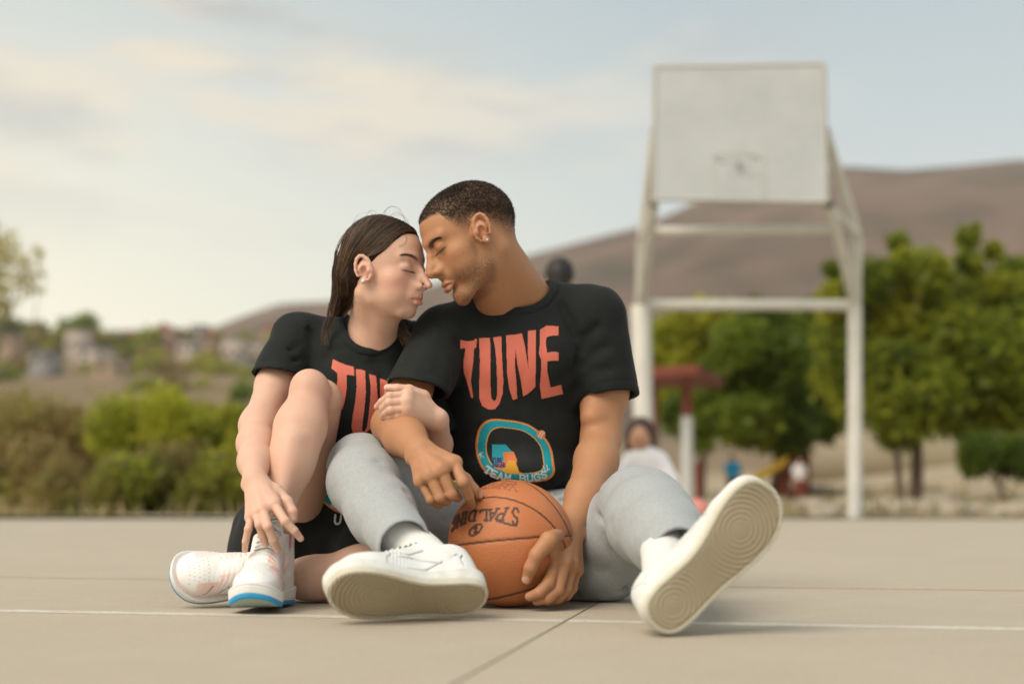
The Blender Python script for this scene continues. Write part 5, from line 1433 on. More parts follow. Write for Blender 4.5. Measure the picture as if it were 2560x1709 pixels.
gt = man_trousers(); v, q = gt.mesh(); v = relax(v, q, 1, 0.4)
trousers = mesh_obj('trousers', v, q, m_grey, man)

m_white_up = mat('white_leather', attr='col', rough=0.42, spec=0.45, bump=[(800, 0.08, 0.001), (90, 0.10, 0.002)], noise=[(60, 0.18, (0.66, 0.64, 0.58))])
m_sole = mat('rubber_sole', attr='col', rough=0.65, spec=0.35, bump=[(500, 0.12, 0.001)], noise=[(45, 0.22, (0.36, 0.31, 0.21))])
m_lace = mat('white_cotton', (0.74, 0.73, 0.70), rough=0.9, bump=[(1500, 0.3, 0.001)])
tL = unit(V(0.68, 0.06, 0.70)); nL = V(0.22, -0.95, -0.16)
R1, t1 = frame_from(K6(1180, 890, 2.175), tL, -nL, 0.289)
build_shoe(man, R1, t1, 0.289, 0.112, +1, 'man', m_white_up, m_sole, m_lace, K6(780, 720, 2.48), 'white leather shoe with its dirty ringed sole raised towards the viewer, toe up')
tR = unit(V(-0.86, -0.42, 0.06)); nR = V(0.31, -0.64, -0.64)
R2, t2 = frame_from(K5(706, 1222, 2.40), tR, -nR, 0.292)
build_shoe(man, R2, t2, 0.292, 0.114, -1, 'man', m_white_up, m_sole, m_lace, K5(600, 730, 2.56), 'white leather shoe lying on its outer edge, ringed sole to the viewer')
# ------------------------------------------------------------------ the basketball
STROKES = {   # letters as strokes in a unit box, y up, with small serifs
 'S': [[(.92,.80),(.75,.97),(.35,1),(.12,.80),(.25,.58),(.70,.44),(.88,.22),(.62,0),(.25,.03),(.08,.22)]],
 'P': [[(.2,0),(.2,1)],[(.2,1),(.7,1),(.92,.85),(.92,.60),(.7,.46),(.2,.46)],[(.02,0),(.4,0)],[(.02,1),(.3,1)]],
 'A': [[(.08,0),(.5,1),(.92,0)],[(.25,.36),(.75,.36)],[(-.05,0),(.25,0)],[(.75,0),(1.05,0)]],
 'L': [[(.2,1),(.2,0),(.9,0),(.92,.22)],[(.02,1),(.4,1)]],
 'D': [[(.18,0),(.18,1),(.6,1),(.92,.78),(.92,.25),(.6,0),(.18,0)],[(.02,0),(.3,0)],[(.02,1),(.3,1)]],
 'I': [[(.5,0),(.5,1)],[(.25,0),(.75,0)],[(.25,1),(.75,1)]],
 'N': [[(.15,0),(.15,1),(.85,0),(.85,1)],[(0,0),(.3,0)],[(.7,1),(1,1)],[(0,1),(.2,1)]],
 'G': [[(.90,.80),(.68,1),(.3,.98),(.1,.7),(.1,.3),(.3,.02),(.68,0),(.9,.2),(.9,.46),(.58,.46)]],
 'V': [[(.05,1),(.5,0),(.95,1)],[(-.08,1),(.2,1)],[(.8,1),(1.08,1)]],
 'R': [[(.2,0),(.2,1)],[(.2,1),(.7,1),(.9,.84),(.9,.62),(.7,.48),(.2,.48)],[(.5,.48),(.95,0)],[(.02,0),(.4,0)]],
 'T': [[(.5,0),(.5,1)],[(.04,.80),(.04,1),(.96,1),(.96,.80)],[(.3,0),(.7,0)]],
 'Y': [[(.05,1),(.5,.5),(.5,0)],[(.95,1),(.5,.5)],[(.3,0),(.7,0)]],
 'E': [[(.9,.98),(.15,.98),(.15,.02),(.9,.02)],[(.15,.5),(.75,.5)]],
 'M': [[(.08,0),(.12,1),(.5,.25),(.88,1),(.92,0)]],
 'B': [[(.15,0),(.15,1),(.65,1),(.85,.86),(.85,.64),(.65,.52),(.15,.52)],[(.65,.52),(.92,.38),(.92,.15),(.7,0),(.15,0)]],
 'U': [[(.12,1),(.12,.25),(.3,.02),(.7,.02),(.88,.25),(.88,1)]],
 'Q': [[(.5,1),(.15,.8),(.1,.25),(.45,0),(.85,.2),(.9,.75),(.5,1)],[(.6,.25),(.95,-.08)]],
}
def seg_dist(P, lines):
    """distance from the 2-D points P to a set of polylines"""
    d = np.full(len(P), 1e9)
    for ln in lines:
        ln = np.asarray(ln, float)
        for a, b in zip(ln[:-1], ln[1:]):
            e = b - a; w = P - a; t = np.clip(w @ e / max(e @ e, 1e-12), 0, 1)
            d = np.minimum(d, ((w - t[:, None] * e) ** 2).sum(1))
    return np.sqrt(d)
def word_lines(letters, quads):
    """letters with their four corners (bottom-left, bottom-right, top-right, top-left) -> polylines"""
    out = []
    for ch, (bl, br, tr, tl) in zip(letters, quads):
        bl, br, tr, tl = map(lambda p: np.array(p, float), (bl, br, tr, tl))
        for st in STROKES[ch]:
            out.append([bl * (1 - x) * (1 - y) + br * x * (1 - y) + tr * x * y + tl * (1 - x) * y for x, y in st])
    return out
def densify(l, n=8):
    l = np.array(l, float); return np.concatenate([l[i] + (l[i + 1] - l[i]) * np.linspace(0, 1, n, endpoint=False)[:, None] for i in range(len(l) - 1)] + [l[-1:]])

ball_root = empty('basketball', tuple(BALL_C * (1, 1, 0)), 'worn orange basketball with black seams and upside down black lettering between the man\'s legs', 'basketball')
bm = bmesh.new(); bmesh.ops.create_icosphere(bm, subdivisions=7, radius=1.0)
U = np.array([v.co[:] for v in bm.verts]); F = np.array([[v.index for v in f.verts] for f in bm.faces]); bm.free()
def toK10(P):
    r = P - CAMP; z = r @ _F
    x = CX + FPX * (r @ _X) / z; y = CY - FPX * (r @ _U) / z
    return np.stack([(x - 1100) / (340 / 2050), (y - 1180) / (340 / 2050)], 1)
def kb(x, y): return (k10(x, y, 0) - BALL_C) / BALL_R
front = (U @ unit(CAMP - BALL_C)) > -0.05
seams = []
for a, b, c in (((560, 400), (900, 372), (1600, 690)), ((200, 1105), (820, 1032), (1480, 975)), ((1300, 140), (1620, 385), (1800, 610)), ((630, 1920), (900, 1890), (1390, 1760))):
    pa, pb, pc = kb(*a), kb(*b), kb(*c); n = unit(np.cross(pb - pa, pc - pa)); seams.append((n, n @ pa))
dep = np.zeros(len(U)); ink = np.zeros(len(U))
for n, k in seams:
    d = np.abs(U @ n - k) * BALL_R
    dep += 0.0013 * np.exp(-(d / 0.0034) ** 2); ink = np.maximum(ink, 1 - smooth01(d, 0.0014, 0.0028))
Pk = toK10(BALL_C + U * BALL_R)
letters = 'SPALDING'
quads = [   # in the picture the word stands on its head: each letter's foot is up and right
 ((1200, 540), (1075, 540), (1095, 790), (1175, 800)), ((1040, 535), (900, 545), (835, 720), (960, 712)), ((885, 545), (745, 560), (735, 722), (790, 722)), ((735, 555), (590, 572), (600, 722), (720, 722)),
 ((560, 575), (450, 585), (410, 742), (530, 725)), ((430, 590), (370, 600), (345, 775), (400, 760)), ((372, 605), (262, 635), (240, 840), (330, 790)), ((258, 640), (212, 665), (165, 905), (215, 850))]
wl_ = word_lines(letters, quads) + [[(835, 690), (860, 730), (1085, 795), (1150, 790)]]
fi = np.where(front & (np.abs(Pk[:, 0] - 680) < 640) & (np.abs(Pk[:, 1] - 700) < 330))[0]
dl = np.full(len(U), 1e9)
dl[fi] = seg_dist(Pk[fi], wl_)
ring = [(535 + 92 * math.cos(a) - 22 * math.sin(a), 866 + 78 * math.sin(a) - 34 * math.cos(a)) for a in np.linspace(0, 2 * math.pi, 33)]
sS = word_lines('S', [((560, 815), (515, 825), (510, 915), (550, 905))])
dl[fi] = np.minimum(dl[fi], seg_dist(Pk[fi], [ring]) + 0); dl[fi] = np.minimum(dl[fi], seg_dist(Pk[fi], sS) + 1)
tx = 1 - smooth01(dl, 14, 22)
vq = []
fx = [(1165, 285, 1040, 240, 1030, 200, 1150, 205)]
varsity = word_lines('VARSITY', [((1165, 205), (1040, 195), (1030, 268), (1160, 290)), ((1035, 195), (930, 185), (925, 248), (1025, 262)), ((925, 185), (845, 180), (840, 240), (920, 246)),
    ((840, 180), (775, 178), (765, 238), (835, 240)), ((765, 178), (725, 178), (712, 240), (755, 238)), ((718, 180), (665, 182), (650, 250), (700, 242)), ((655, 185), (610, 200), (590, 265), (640, 252))])
dv = np.full(len(U), 1e9); fj = np.where(front & (Pk[:, 1] < 330) & (Pk[:, 0] > 500) & (Pk[:, 0] < 1250))[0]
dv[fj] = seg_dist(Pk[fj], varsity + [[(930, 165), (985, 130), (1150, 150), (1150, 185), (930, 165)], [(800, 165), (860, 140), (920, 132)]])
tv = (1 - smooth01(dv, 7, 13)) * 0.55
r_ = BALL_R - dep - 0.0003 * tx
c = np.tile(V(0.500, 0.165, 0.058), (len(U), 1))
wear = np.clip(0.5 + 0.8 * wig(U[:, 0], U[:, 1], U[:, 2], 7, 12, 8), 0, 1)[:, None]
c = c * (1 - 0.30 * wear) + V(0.60, 0.235, 0.10) * 0.30 * wear
for msk, cc_ in ((ink * 0.93, V(0.030, 0.020, 0.016)), (tx * 0.93, V(0.018, 0.018, 0.016)), (tv, V(0.13, 0.035, 0.02))): c = c * (1 - msk[:, None]) + cc_ * msk[:, None]
m_ball = mat('orange_rubber', attr='col', rough=0.50, spec=0.42, noise=[(26, 0.16, (0.38, 0.12, 0.04))])
nn_, ll_ = m_ball.node_tree.nodes, m_ball.node_tree.links
vo = nn_.new('ShaderNodeTexVoronoi'); vo.inputs['Scale'].default_value = 420; bt = nn_.new('ShaderNodeBump'); bt.inputs['Strength'].default_value = 0.55; bt.inputs['Distance'].default_value = 0.0012
tcn = nn_.new('ShaderNodeTexCoord'); ll_.new(tcn.outputs['Object'], vo.inputs['Vector']); ll_.new(vo.outputs['Distance'], bt.inputs['Height']); ll_.new(bt.outputs[0], nn_['Principled BSDF'].inputs['Normal'])
mesh_obj('ball_cover', BALL_C + U * r_[:, None], F, m_ball, ball_root, attrs={'col': c})
# ------------------------------------------------------------------ the woman
SKIN_W = (0.67, 0.425, 0.315)
m_skin_w = mat('fair_skin', attr='col', rough=0.52, spec=0.34, sub=0.18, sub_scale=0.006, noise=[(32, 0.32, (0.68, 0.36, 0.27)), (105, 0.22, (0.60, 0.40, 0.29)), (600, 0.12, (0.55, 0.32, 0.22))], bump=[(900, 0.16, 0.001), (240, 0.10, 0.001), (70, 0.12, 0.003)])
woman = empty('person', (-0.42, 3.05, 0), 'woman with long brown hair and pink white high top shoes, one knee drawn up', 'person')
SW = 0.945
RW, OW = head_frame(False, math.radians(64), math.radians(0.5), (914, 673), 2.89, SW, tip=math.radians(2))
ws_R, ws_L = W(722, 868, 3.06), W(1035, 885, 3.08)
wneck = W(925, 842, 3.06)
def woman_head():
    g = Sculpt((-0.20, -0.20, -0.34), (0.20, 0.14, 0.13), 0.0021, RW, OW)
    sculpt_head(g, False, SW)
    nb = g.L(wneck)
    g.cone((0, -0.022, -0.050), nb, 0.046, 0.046, 0.026)
    g.cone((0, 0.010, -0.080), g.L(W(935, 865, 3.03)), 0.034, 0.036, 0.020)
    g.cone((0.045, -0.025, -0.055), g.L(K2(1015, 285, 3.000)), 0.0105, 0.0075, 0.016)
    g.cone((-0.030, 0.0, -0.080), g.L(K2(1085, 285, 3.002)), 0.010, 0.0075, 0.014)
    g.ell(g.L(W(930, 925, 3.07)), (0.075, 0.070, 0.070), 0.02)
    g.ell(g.L(W(940, 868, 3.055)), (0.064, 0.062, 0.058), 0.04)
    v, q = g.mesh()
    c, st = head_colours(v, False, SKIN_W, SW)
    return g.world(v), q, c
def woman_arm_right():    # hand over the raised shoe
    el = K2(188, 880, 2.90); wr = K9(262, 335, 2.700)
    g = Sculpt(np.minimum(np.minimum(ws_R, el), K9(100, 980, 2.6)) - 0.05, np.maximum(np.maximum(ws_R, el), K9(700, 700, 2.7)) + 0.04, 0.0019)
    g.chain([ws_R, K2(300, 590, 3.00), el], [0.038, 0.0355, 0.0315], 0.01, kin=0.02)
    g.chain([el, K2(172, 1010, 2.83), K2(165, 1140, 2.765), wr], [0.0315, 0.0320, 0.0275, 0.0225], 0.035, kin=0.03)
    n = unit(V(-0.15, -0.95, 0.25))
    M = [K9(428, 545, 2.648), K9(330, 590, 2.640), K9(278, 625, 2.645), K9(232, 655, 2.658)]
    F = [[K9(522, 690, 2.618), K9(600, 770, 2.622), K9(652, 836, 2.632)],
         [K9(372, 735, 2.612), K9(420, 850, 2.622), K9(458, 930, 2.640)],
         [K9(300, 720, 2.618), K9(330, 815, 2.630), K9(355, 888, 2.645)],
         [K9(208, 755, 2.635), K9(184, 860, 2.640), K9(178, 935, 2.655)]]
    T = [K9(440, 430, 2.690), K9(540, 525, 2.672), K9(583, 610, 2.662), K9(590, 672, 2.660)]
    hand(g, wr, M, F, T, [0.0079, 0.0079, 0.0074, 0.0068, 0.0090], 0.0150, normal=n, palm_flat=0.82)
    for i in range(4): g.cone(wr + (M[i] - wr) * 0.30 + n * 0.010, M[i] + n * 0.007, 0.0016, 0.0026, 0.006)
    g.ell(K9(192, 385, 2.700), 0.0095, 0.010)
    v, q = g.mesh()
    nn = unit(V(0, -1, 0.15))
    tips = [(F[i][2] + unit(F[i][2] - F[i][1]) * 0.001, F[i][2] - F[i][1], nn, w) for i, w in enumerate((0.0056, 0.0056, 0.0052, 0.0048))]
    return v, q, tips, M + [f[0] for f in F]
def woman_arm_left():     # linked through his arm, hand on his forearm
    wr = K7(690, 610, 2.825); el = K7(640, 1000, 2.99)
    g = Sculpt(np.minimum(np.minimum(ws_L, el), K7(120, 650, 2.72)) - 0.03, np.maximum(np.maximum(ws_L, el), K7(760, 260, 2.85)) + 0.05, 0.0019)
    g.chain([ws_L + V(0, 0.02, -0.01), K2(1330, 700, 3.10), el], [0.030, 0.036, 0.031], 0.01, kin=0.02)
    g.chain([el, K7(680, 820, 2.92), wr], [0.032, 0.030, 0.0225], 0.014, kin=0.02)
    n = unit(V(0.15, -0.97, 0.2))
    M = [K7(425, 380, 2.775), K7(412, 440, 2.768), K7(415, 500, 2.768), K7(430, 560, 2.775)]
    F = [[K7(265, 392, 2.765), K7(195, 440, 2.785), K7(152, 486, 2.800)],
         [K7(262, 448, 2.762), K7(205, 500, 2.785), K7(190, 545, 2.800)],
         [K7(275, 512, 2.762), K7(222, 545, 2.785), K7(202, 572, 2.800)],
         [K7(330, 562, 2.768), K7(265, 570, 2.780), K7(222, 580, 2.795)]]
    T = [K7(560, 400, 2.815), K7(440, 335, 2.800), K7(330, 325, 2.795), K7(245, 318, 2.795)]
    hand(g, wr, M, F, T, [0.0080, 0.0080, 0.0076, 0.0070, 0.0088], 0.0160, normal=n, palm_flat=0.85)
    for i in range(4): g.cone(wr + (M[i] - wr) * 0.35 + n * 0.011, M[i] + n * 0.007, 0.0015, 0.0025, 0.006)
    g.ell(K7(715, 570, 2.815), 0.011, 0.012)
    v, q = g.mesh()
    tips = [(T[3], T[3] - T[2], unit(V(0, -0.6, 0.8)), 0.0058)] + [(F[i][2], F[i][2] - F[i][1], unit(V(-0.6, -0.7, 0.3)), 0.0050) for i in range(3)]
    return v, q, tips, M + [f[0] for f in F]
whip_R, whip_L = K4(1010, 850, 3.08), W(905, 1365, 3.12)
wkn_R = K2(572, 655, 2.865)
wan_R = K4(1010, 720, 2.745)
wkn_L, wan_L = K4(2260, 1125, 2.86), K4(960, 1185, 2.85)
def woman_legs():
    g = Sculpt((-0.66, 2.62, 0.0), (0.10, 3.22, 0.52), 0.0024)
    g.chain([wkn_R, K2(495, 900, 2.815), K2(430, 1150, 2.78), wan_R], [0.0385, 0.0415, 0.0350, 0.0270], 0.012, kin=0.05)
    g.ell(K2(560, 600, 2.855), (0.036, 0.038, 0.036), 0.02)                     # kneecap
    g.cone(K2(640, 700, 2.91), whip_R, 0.046, 0.084, 0.008)
    g.cone(K2(430, 1000, 2.755), K4(1010, 600, 2.715), 0.016, 0.012, 0.025)       # shin bone
    g.chain([wkn_L, K4(1720, 1135, 2.85), K4(1300, 1180, 2.84), wan_L], [0.052, 0.0520, 0.0400, 0.0300], 0.010, kin=0.03)
    g.cone(wkn_L + V(0, 0.03, 0), whip_L + V(0, 0, -0.02), 0.056, 0.082, 0.010)
    g.plane_cut(V(0, 0, 0.0015), V(0, 0, -1), k=0.010)
    v, q = g.mesh()
    c = np.tile(np.array(SKIN_W, float), (len(v), 1))
    for p, r, a in ((wkn_R + V(-0.005, -0.045, 0.0), 0.05, 0.32), (K2(405, 1095, 2.75), 0.006, 0.5), (K2(460, 850, 2.77), 0.016, 0.28), (K2(400, 1200, 2.745), 0.014, 0.15), (K2(432, 970, 2.76), 0.012, 0.22)):
        m = np.exp(-((v - p) ** 2).sum(1) / r ** 2) * a
        c = c * (1 - m[:, None]) + V(0.52, 0.27, 0.185) * m[:, None]
    return v, q, c
parts = []
v, q, c = woman_head(); parts.append((v, q, c)); head_local_w, head_faces_w = (v - OW) @ RW, q
for fn in (woman_arm_right, woman_arm_left):
    v, q, tips, kn = fn()
    parts.append((v, q, skin_arm(v, SKIN_W, tips, kn, (0.66, 0.33, 0.25), 0.0085, (0.74, 0.50, 0.43))))
parts.append(woman_legs())
g = Sculpt((-0.66, 2.9, 0.03), (-0.05, 3.3, 0.60), 0.008)
g.chain([ws_R, W(900, 870, 3.08), ws_L], [0.028, 0.032, 0.028], 0.02)
g.chain([W(905, 930, 3.08), W(880, 1180, 3.14), W(835, 1360, 3.16)], [0.065, 0.062, 0.075], 0.03, flat=((0, 1, 0), 0.8))
v, q = g.mesh(); parts.append((v, q, np.tile(SKIN_W, (len(v), 1))))
off = np.cumsum([0] + [len(p[0]) for p in parts])
body_w = mesh_obj('body', np.concatenate([p[0] for p in parts]), np.concatenate([p[1] + o for p, o in zip(parts, off)]), m_skin_w, woman,
                  attrs={'col': np.concatenate([p[2] for p in parts])})

def woman_shirt():
    g = Sculpt((-0.60, 2.86, 0.02), (0.0, 3.34, 0.66), 0.0030)
    rs = np.random.RandomState(5)
    g.chain([K2(930, 420, 3.08), K2(950, 760, 3.09), K2(930, 1150, 3.12), K4(1500, 700, 3.12), K4(1450, 1000, 3.13)], [0.098, 0.112, 0.105, 0.115, 0.105], 0.02, flat=((0, 1, 0), 0.86), kin=0.05)
    g.cone(K2(900, 250, 3.075), K2(470, 235, 3.065), 0.042, 0.046, 0.03)
    g.cone(K2(1000, 260, 3.08), K2(1320, 280, 3.08), 0.042, 0.046, 0.03)
    g.ell(K2(800, 560, 3.02), (0.055, 0.045, 0.055), 0.04); g.ell(K2(1060, 600, 3.02), (0.055, 0.045, 0.055), 0.04)
    g.cone(K2(640, 420, 3.07), K2(520, 260, 3.07), 0.055, 0.05, 0.03)
    g.ell(K2(1000, 330, 3.058), (0.108, 0.076, 0.062), 0.03)
    a0, a1 = K2(455, 235, 3.065), K2(272, 690, 2.975)
    s = Sculpt(g.lo, g.lo + g.h * (g.n - 1.5), g.h)
    s.cone(a0, a1, 0.0480, 0.0640)
    hn = plane3(K2(330, 470, 2.95), K2(212, 552, 3.03), K2(432, 556, 3.02), a1 - a0)
    hp = K2(330, 470, 2.95)
    s.plane_cut(hp, hn, k=0.002)
    ax = unit(a1 - a0)
    s.cone(a0 + ax * 0.07, a1 + ax * 0.05, 0.040, 0.0590, 0.003, 'cut')
    b0, b1 = K2(1330, 300, 3.08), K2(1530, 980, 3.06)
    s2 = Sculpt(g.lo, g.lo + g.h * (g.n - 1.5), g.h)
    s2.cone(b0, b1, 0.048, 0.058)
    s2.plane_cut(K2(1560, 935, 3.06), K2(1560, 950, 3.09) - K2(1450, 500, 3.09), k=0.002)
    for sl in (s, s2):
        k = 0.018; w = np.maximum(k - np.abs(g.f - sl.f), 0) / k
        g.f = (np.minimum(g.f, sl.f) - w * w * k * 0.25).astype(np.float32)
    folds(g, rs, 22, (-0.60, 2.8, 0.05), (-0.1, 3.1, 0.36), (0.1, 0, 1), 0.12, 0.012, 0.0035)
    for pts, r, d in (
        ([K2(575, 170, 3.02), K2(600, 330, 3.0), K2(600, 520, 2.99)], 0.010, 0.0055),
        ([K2(430, 100, 3.05), K2(510, 125, 3.02), K2(560, 170, 3.01)], 0.006, -0.0050),
        ([K2(540, 240, 3.0), K2(440, 330, 2.99), K2(300, 400, 2.99)], 0.010, 0.0030),
        ([K2(560, 380, 3.0), K2(430, 420, 2.98), K2(280, 460, 2.98)], 0.009, 0.0026),
        ([K2(600, 430, 3.0), K2(700, 330, 2.98), K2(850, 300, 2.98)], 0.012, 0.0026),
        ([K2(1000, 380, 2.98), K2(1080, 470, 2.97), K2(1110, 560, 2.97)], 0.012, 0.0040),
        ([K2(700, 720, 2.97), K2(850, 850, 2.96), K2(900, 1000, 2.98)], 0.012, 0.0030)):
        crease(g, pts, r, d)
    drape(g, 91, 0.0032, 66)
    g.warp(lambda X, Y, Z: 0.0014 * wig(X, Y, Z, 42, 25) + 0.0006 * wig(X, Y, Z, 95, 26))
    cc = K2(1035, 112, 3.04); cr = np.array((0.0610, 0.110, 0.0790)); ta = math.radians(-12)
    CR = np.stack([V(math.cos(ta), 0, math.sin(ta)), V(0, 1, 0), V(-math.sin(ta), 0, math.cos(ta))], axis=1)
    def cd(X, Y, Z):
        X = X - cc[0]; Y = Y - cc[1]; Z = Z - cc[2]
        A = X * CR[0, 0] + Z * CR[2, 0]; B = Y + 0 * A; C = X * CR[0, 2] + Z * CR[2, 2]
        k0 = np.sqrt((A / cr[0]) ** 2 + (B / cr[1]) ** 2 + (C / cr[2]) ** 2); k1 = np.sqrt((A / cr[0] ** 2) ** 2 + (B / cr[1] ** 2) ** 2 + (C / cr[2] ** 2) ** 2) + 1e-6
        return k0 * (k0 - 1) / k1
    g.warp(lambda X, Y, Z: -0.0022 * (1 - smooth01(cd(X, Y, Z), 0.015, 0.017)) + 0.0020 * np.exp(-((cd(X, Y, Z) - 0.0165) / 0.0016) ** 2))
    g.put(cc - cr.max() - 0.01, cc + cr.max() + 0.01, lambda X, Y, Z: cd(X, Y, Z), 0.002, 'cut')
    g.put(V(-0.6, 2.8, 0.5), V(0.0, 3.34, 0.66), lambda X, Y, Z: np.maximum(np.sqrt((X - cc[0] + 0.01) ** 2 + (Y - 3.08) ** 2) - 0.048, cc[2] - Z), 0.004, 'cut')
    g.warp(lambda X, Y, Z: 0.0010 * np.exp(-(((X - hp[0]) * hn[0] + (Y - hp[1]) * hn[1] + (Z - hp[2]) * hn[2] + 0.018) / 0.0016) ** 2), (-0.60, 2.8, 0.3), (-0.44, 3.2, 0.5))
    return g
gs = woman_shirt(); v, q = gs.mesh(); v = relax(v, q, 1, 0.4)
shirt_w = mesh_obj('shirt', v, q, m_black, woman)
shirt_w_bvh = BVHTree.FromPolygons([Vector(p) for p in v], [tuple(map(int, f)) for f in q])
g = Sculpt((-0.68, 2.86, 0.0), (-0.12, 3.32, 0.26), 0.0035)
g.ell(V(-0.44, 3.14, 0.100), (0.150, 0.120, 0.100), 0.0)
th = unit(K2(640, 700, 2.90) - whip_R)
g.cone(whip_R + th * 0.045, whip_R - th * 0.03, 0.0905, 0.098, 0.02)
g.cone(K4(1800, 960, 3.0), whip_L, 0.075, 0.090, 0.02)
g.ell(K4(1330, 820, 3.06), (0.09, 0.06, 0.08), 0.02)
g.cone(K4(850, 750, 3.13), K4(830, 930, 3.12), 0.060, 0.062, 0.02)
folds(g, np.random.RandomState(2), 10, (-0.68, 2.8, 0.0), (-0.1, 3.1, 0.25), (0.8, 0, 0.5), 0.09, 0.010, 0.003)
g.plane_cut(V(0, 0, 0.001), V(0, 0, -1), k=0.008)
v, q = g.mesh(); mesh_obj('shorts', v, q, m_black, woman)
m_white_w = mat('white_pastel_leather', attr='col', rough=0.45, spec=0.4, bump=[(800, 0.08, 0.001), (90, 0.08, 0.002)])
m_sole_w = mat('blue_white_rubber', attr='col', rough=0.55, spec=0.4)
R3, t3 = frame_from(V(-0.458, 2.670, 0.004), unit(V(-0.075, -0.99, 0.045)), V(0, 0.045, 1), 0.262)
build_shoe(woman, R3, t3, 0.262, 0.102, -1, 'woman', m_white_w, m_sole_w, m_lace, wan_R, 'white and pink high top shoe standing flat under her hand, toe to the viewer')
tt = unit(V(-0.87, -0.49, 0.0)); up = V(0.45, -0.80, 0.33)
toe_p = K4(75, 1118, 2.69)
R4, t4 = frame_from(toe_p - tt * 0.121 - unit(up) * 0.028, tt, up, 0.242)
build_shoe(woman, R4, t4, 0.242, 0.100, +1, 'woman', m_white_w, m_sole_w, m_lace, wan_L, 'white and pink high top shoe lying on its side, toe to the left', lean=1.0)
# ------------------------------------------------------------------ shirt prints, laid on the cloth
def in_poly(P, poly):
    poly = np.asarray(poly, float); ins = np.zeros(len(P), bool); x, y = P[:, 0], P[:, 1]
    for i in range(len(poly)):
        a, b = poly[i - 1], poly[i]; c = (a[1] > y) != (b[1] > y)
        with np.errstate(divide='ignore', invalid='ignore'): ins ^= c & (x < (b[0] - a[0]) * (y - a[1]) / (b[1] - a[1] + 1e-12) + a[0])
    return ins
def smooth_poly(p, it=2):
    P = np.asarray(p, float)
    for _ in range(it): P = np.stack([P * 0.75 + np.roll(P, -1, 0) * 0.25, P * 0.25 + np.roll(P, -1, 0) * 0.75], 1).reshape(-1, 2)
    return P
def lay_print(name, parent, bvh, kc, x0, y0, x1, y1, step, shapes, lift=0.0012, label=None):
    """shapes: list of (test(P)->mask, colour); later ones lie on top. Each point is cast on to the shirt, the film hugs the cloth."""
    xs = np.arange(x0, x1, step); ys = np.arange(y0, y1, step)
    gx, gy = np.meshgrid(xs, ys); P = np.stack([gx.ravel(), gy.ravel()], 1)
    # quads by their centres
    cx, cy = np.meshgrid(xs[:-1] + step / 2, ys[:-1] + step / 2); Cc = np.stack([cx.ravel(), cy.ravel()], 1)
    idc = np.full(len(Cc), -1)
    for k, (test, colr) in enumerate(shapes): idc[test(Cc)] = k
    keep = (idc >= 0) & np.array([True] * len(idc))
    keep &= np.array([shapes[k][1] is not None if k >= 0 else False for k in idc])
    nx = len(xs); ci, cj = np.divmod(np.arange(len(Cc)), nx - 1); base = ci * nx + cj
    Q = np.stack([base, base + nx, base + nx + 1, base + 1], 1)[keep]; kc_ids = idc[keep]
    used = np.unique(Q); pos = np.full((len(P), 3), np.nan)
    o = Vector(CAMP)
    for i in used:
        w = kc(P[i, 0], P[i, 1], 3.0); d = Vector(w - CAMP).normalized()
        hit = bvh.ray_cast(o, d)
        if hit[0] is not None: pos[i] = np.array(hit[0] + hit[1] * (lift if hit[1].dot(d) < 0 else -lift))
    ok = ~np.isnan(pos[Q][:, :, 0]).any(1)
    dd = np.linalg.norm(pos[Q[:, 0]] - pos[Q[:, 2]], axis=1); ok &= np.nan_to_num(dd, nan=9) < 0.012
    Q = Q[ok]; kc_ids = kc_ids[ok]
    vv = pos[Q].reshape(-1, 3); f = np.arange(len(vv)).reshape(-1, 4)
    cols = np.array([shapes[k][1] if shapes[k][1] is not None else (0, 0, 0) for k in range(len(shapes))], float)[kc_ids]
    return mesh_obj(name, vv, f, m_print, parent, attrs={'col': np.repeat(cols, 4, axis=0)}, smooth=True, label=label)
CORAL = (0.60, 0.150, 0.098); TEAL = (0.015, 0.30, 0.36); ORANGE = (0.66, 0.19, 0.055); AMBER = (0.70, 0.33, 0.03); WHITE = (0.60, 0.66, 0.66); NAVY = (0.025, 0.035, 0.17); BLACKP = (0.012, 0.014, 0.014)
pg = lambda p, it=0: (lambda P, q=smooth_poly(p, it): in_poly(P, q))
pgs = lambda p: (lambda P, q=p: in_poly(P, q))
def strokes(lines, w): return lambda P: seg_dist(P, lines) < w
man_T = [(560, 418), (600, 428), (660, 424), (668, 412), (682, 410), (676, 474), (662, 478), (656, 570), (646, 640), (638, 710), (652, 800), (655, 826), (640, 824), (622, 750), (604, 690), (585, 640), (581, 570), (592, 510), (596, 476), (562, 480)]
man_U = [(695, 408), (735, 404), (772, 406), (776, 560), (773, 690), (780, 820), (796, 846), (812, 836), (822, 800), (820, 690), (815, 560), (806, 470), (792, 402), (850, 394), (853, 500), (858, 600), (864, 700), (860, 790), (838, 862), (806, 902), (762, 905), (716, 880), (698, 830), (698, 700), (702, 560)]
man_N = [(883, 386), (940, 384), (993, 373), (1012, 450), (1040, 620), (1034, 480), (1034, 356), (1092, 350), (1090, 560), (1088, 745), (1040, 790), (1002, 812), (985, 700), (962, 590), (948, 480), (945, 600), (955, 720), (960, 828), (930, 838), (905, 760), (890, 650), (886, 500)]
man_E = [(1117, 350), (1165, 320), (1248, 325), (1247, 390), (1190, 392), (1166, 402), (1160, 440), (1170, 508), (1210, 500), (1248, 505), (1250, 562), (1172, 566), (1172, 640), (1192, 750), (1266, 730), (1279, 795), (1130, 830), (1118, 740), (1126, 640), (1128, 560), (1112, 515), (1120, 430)]
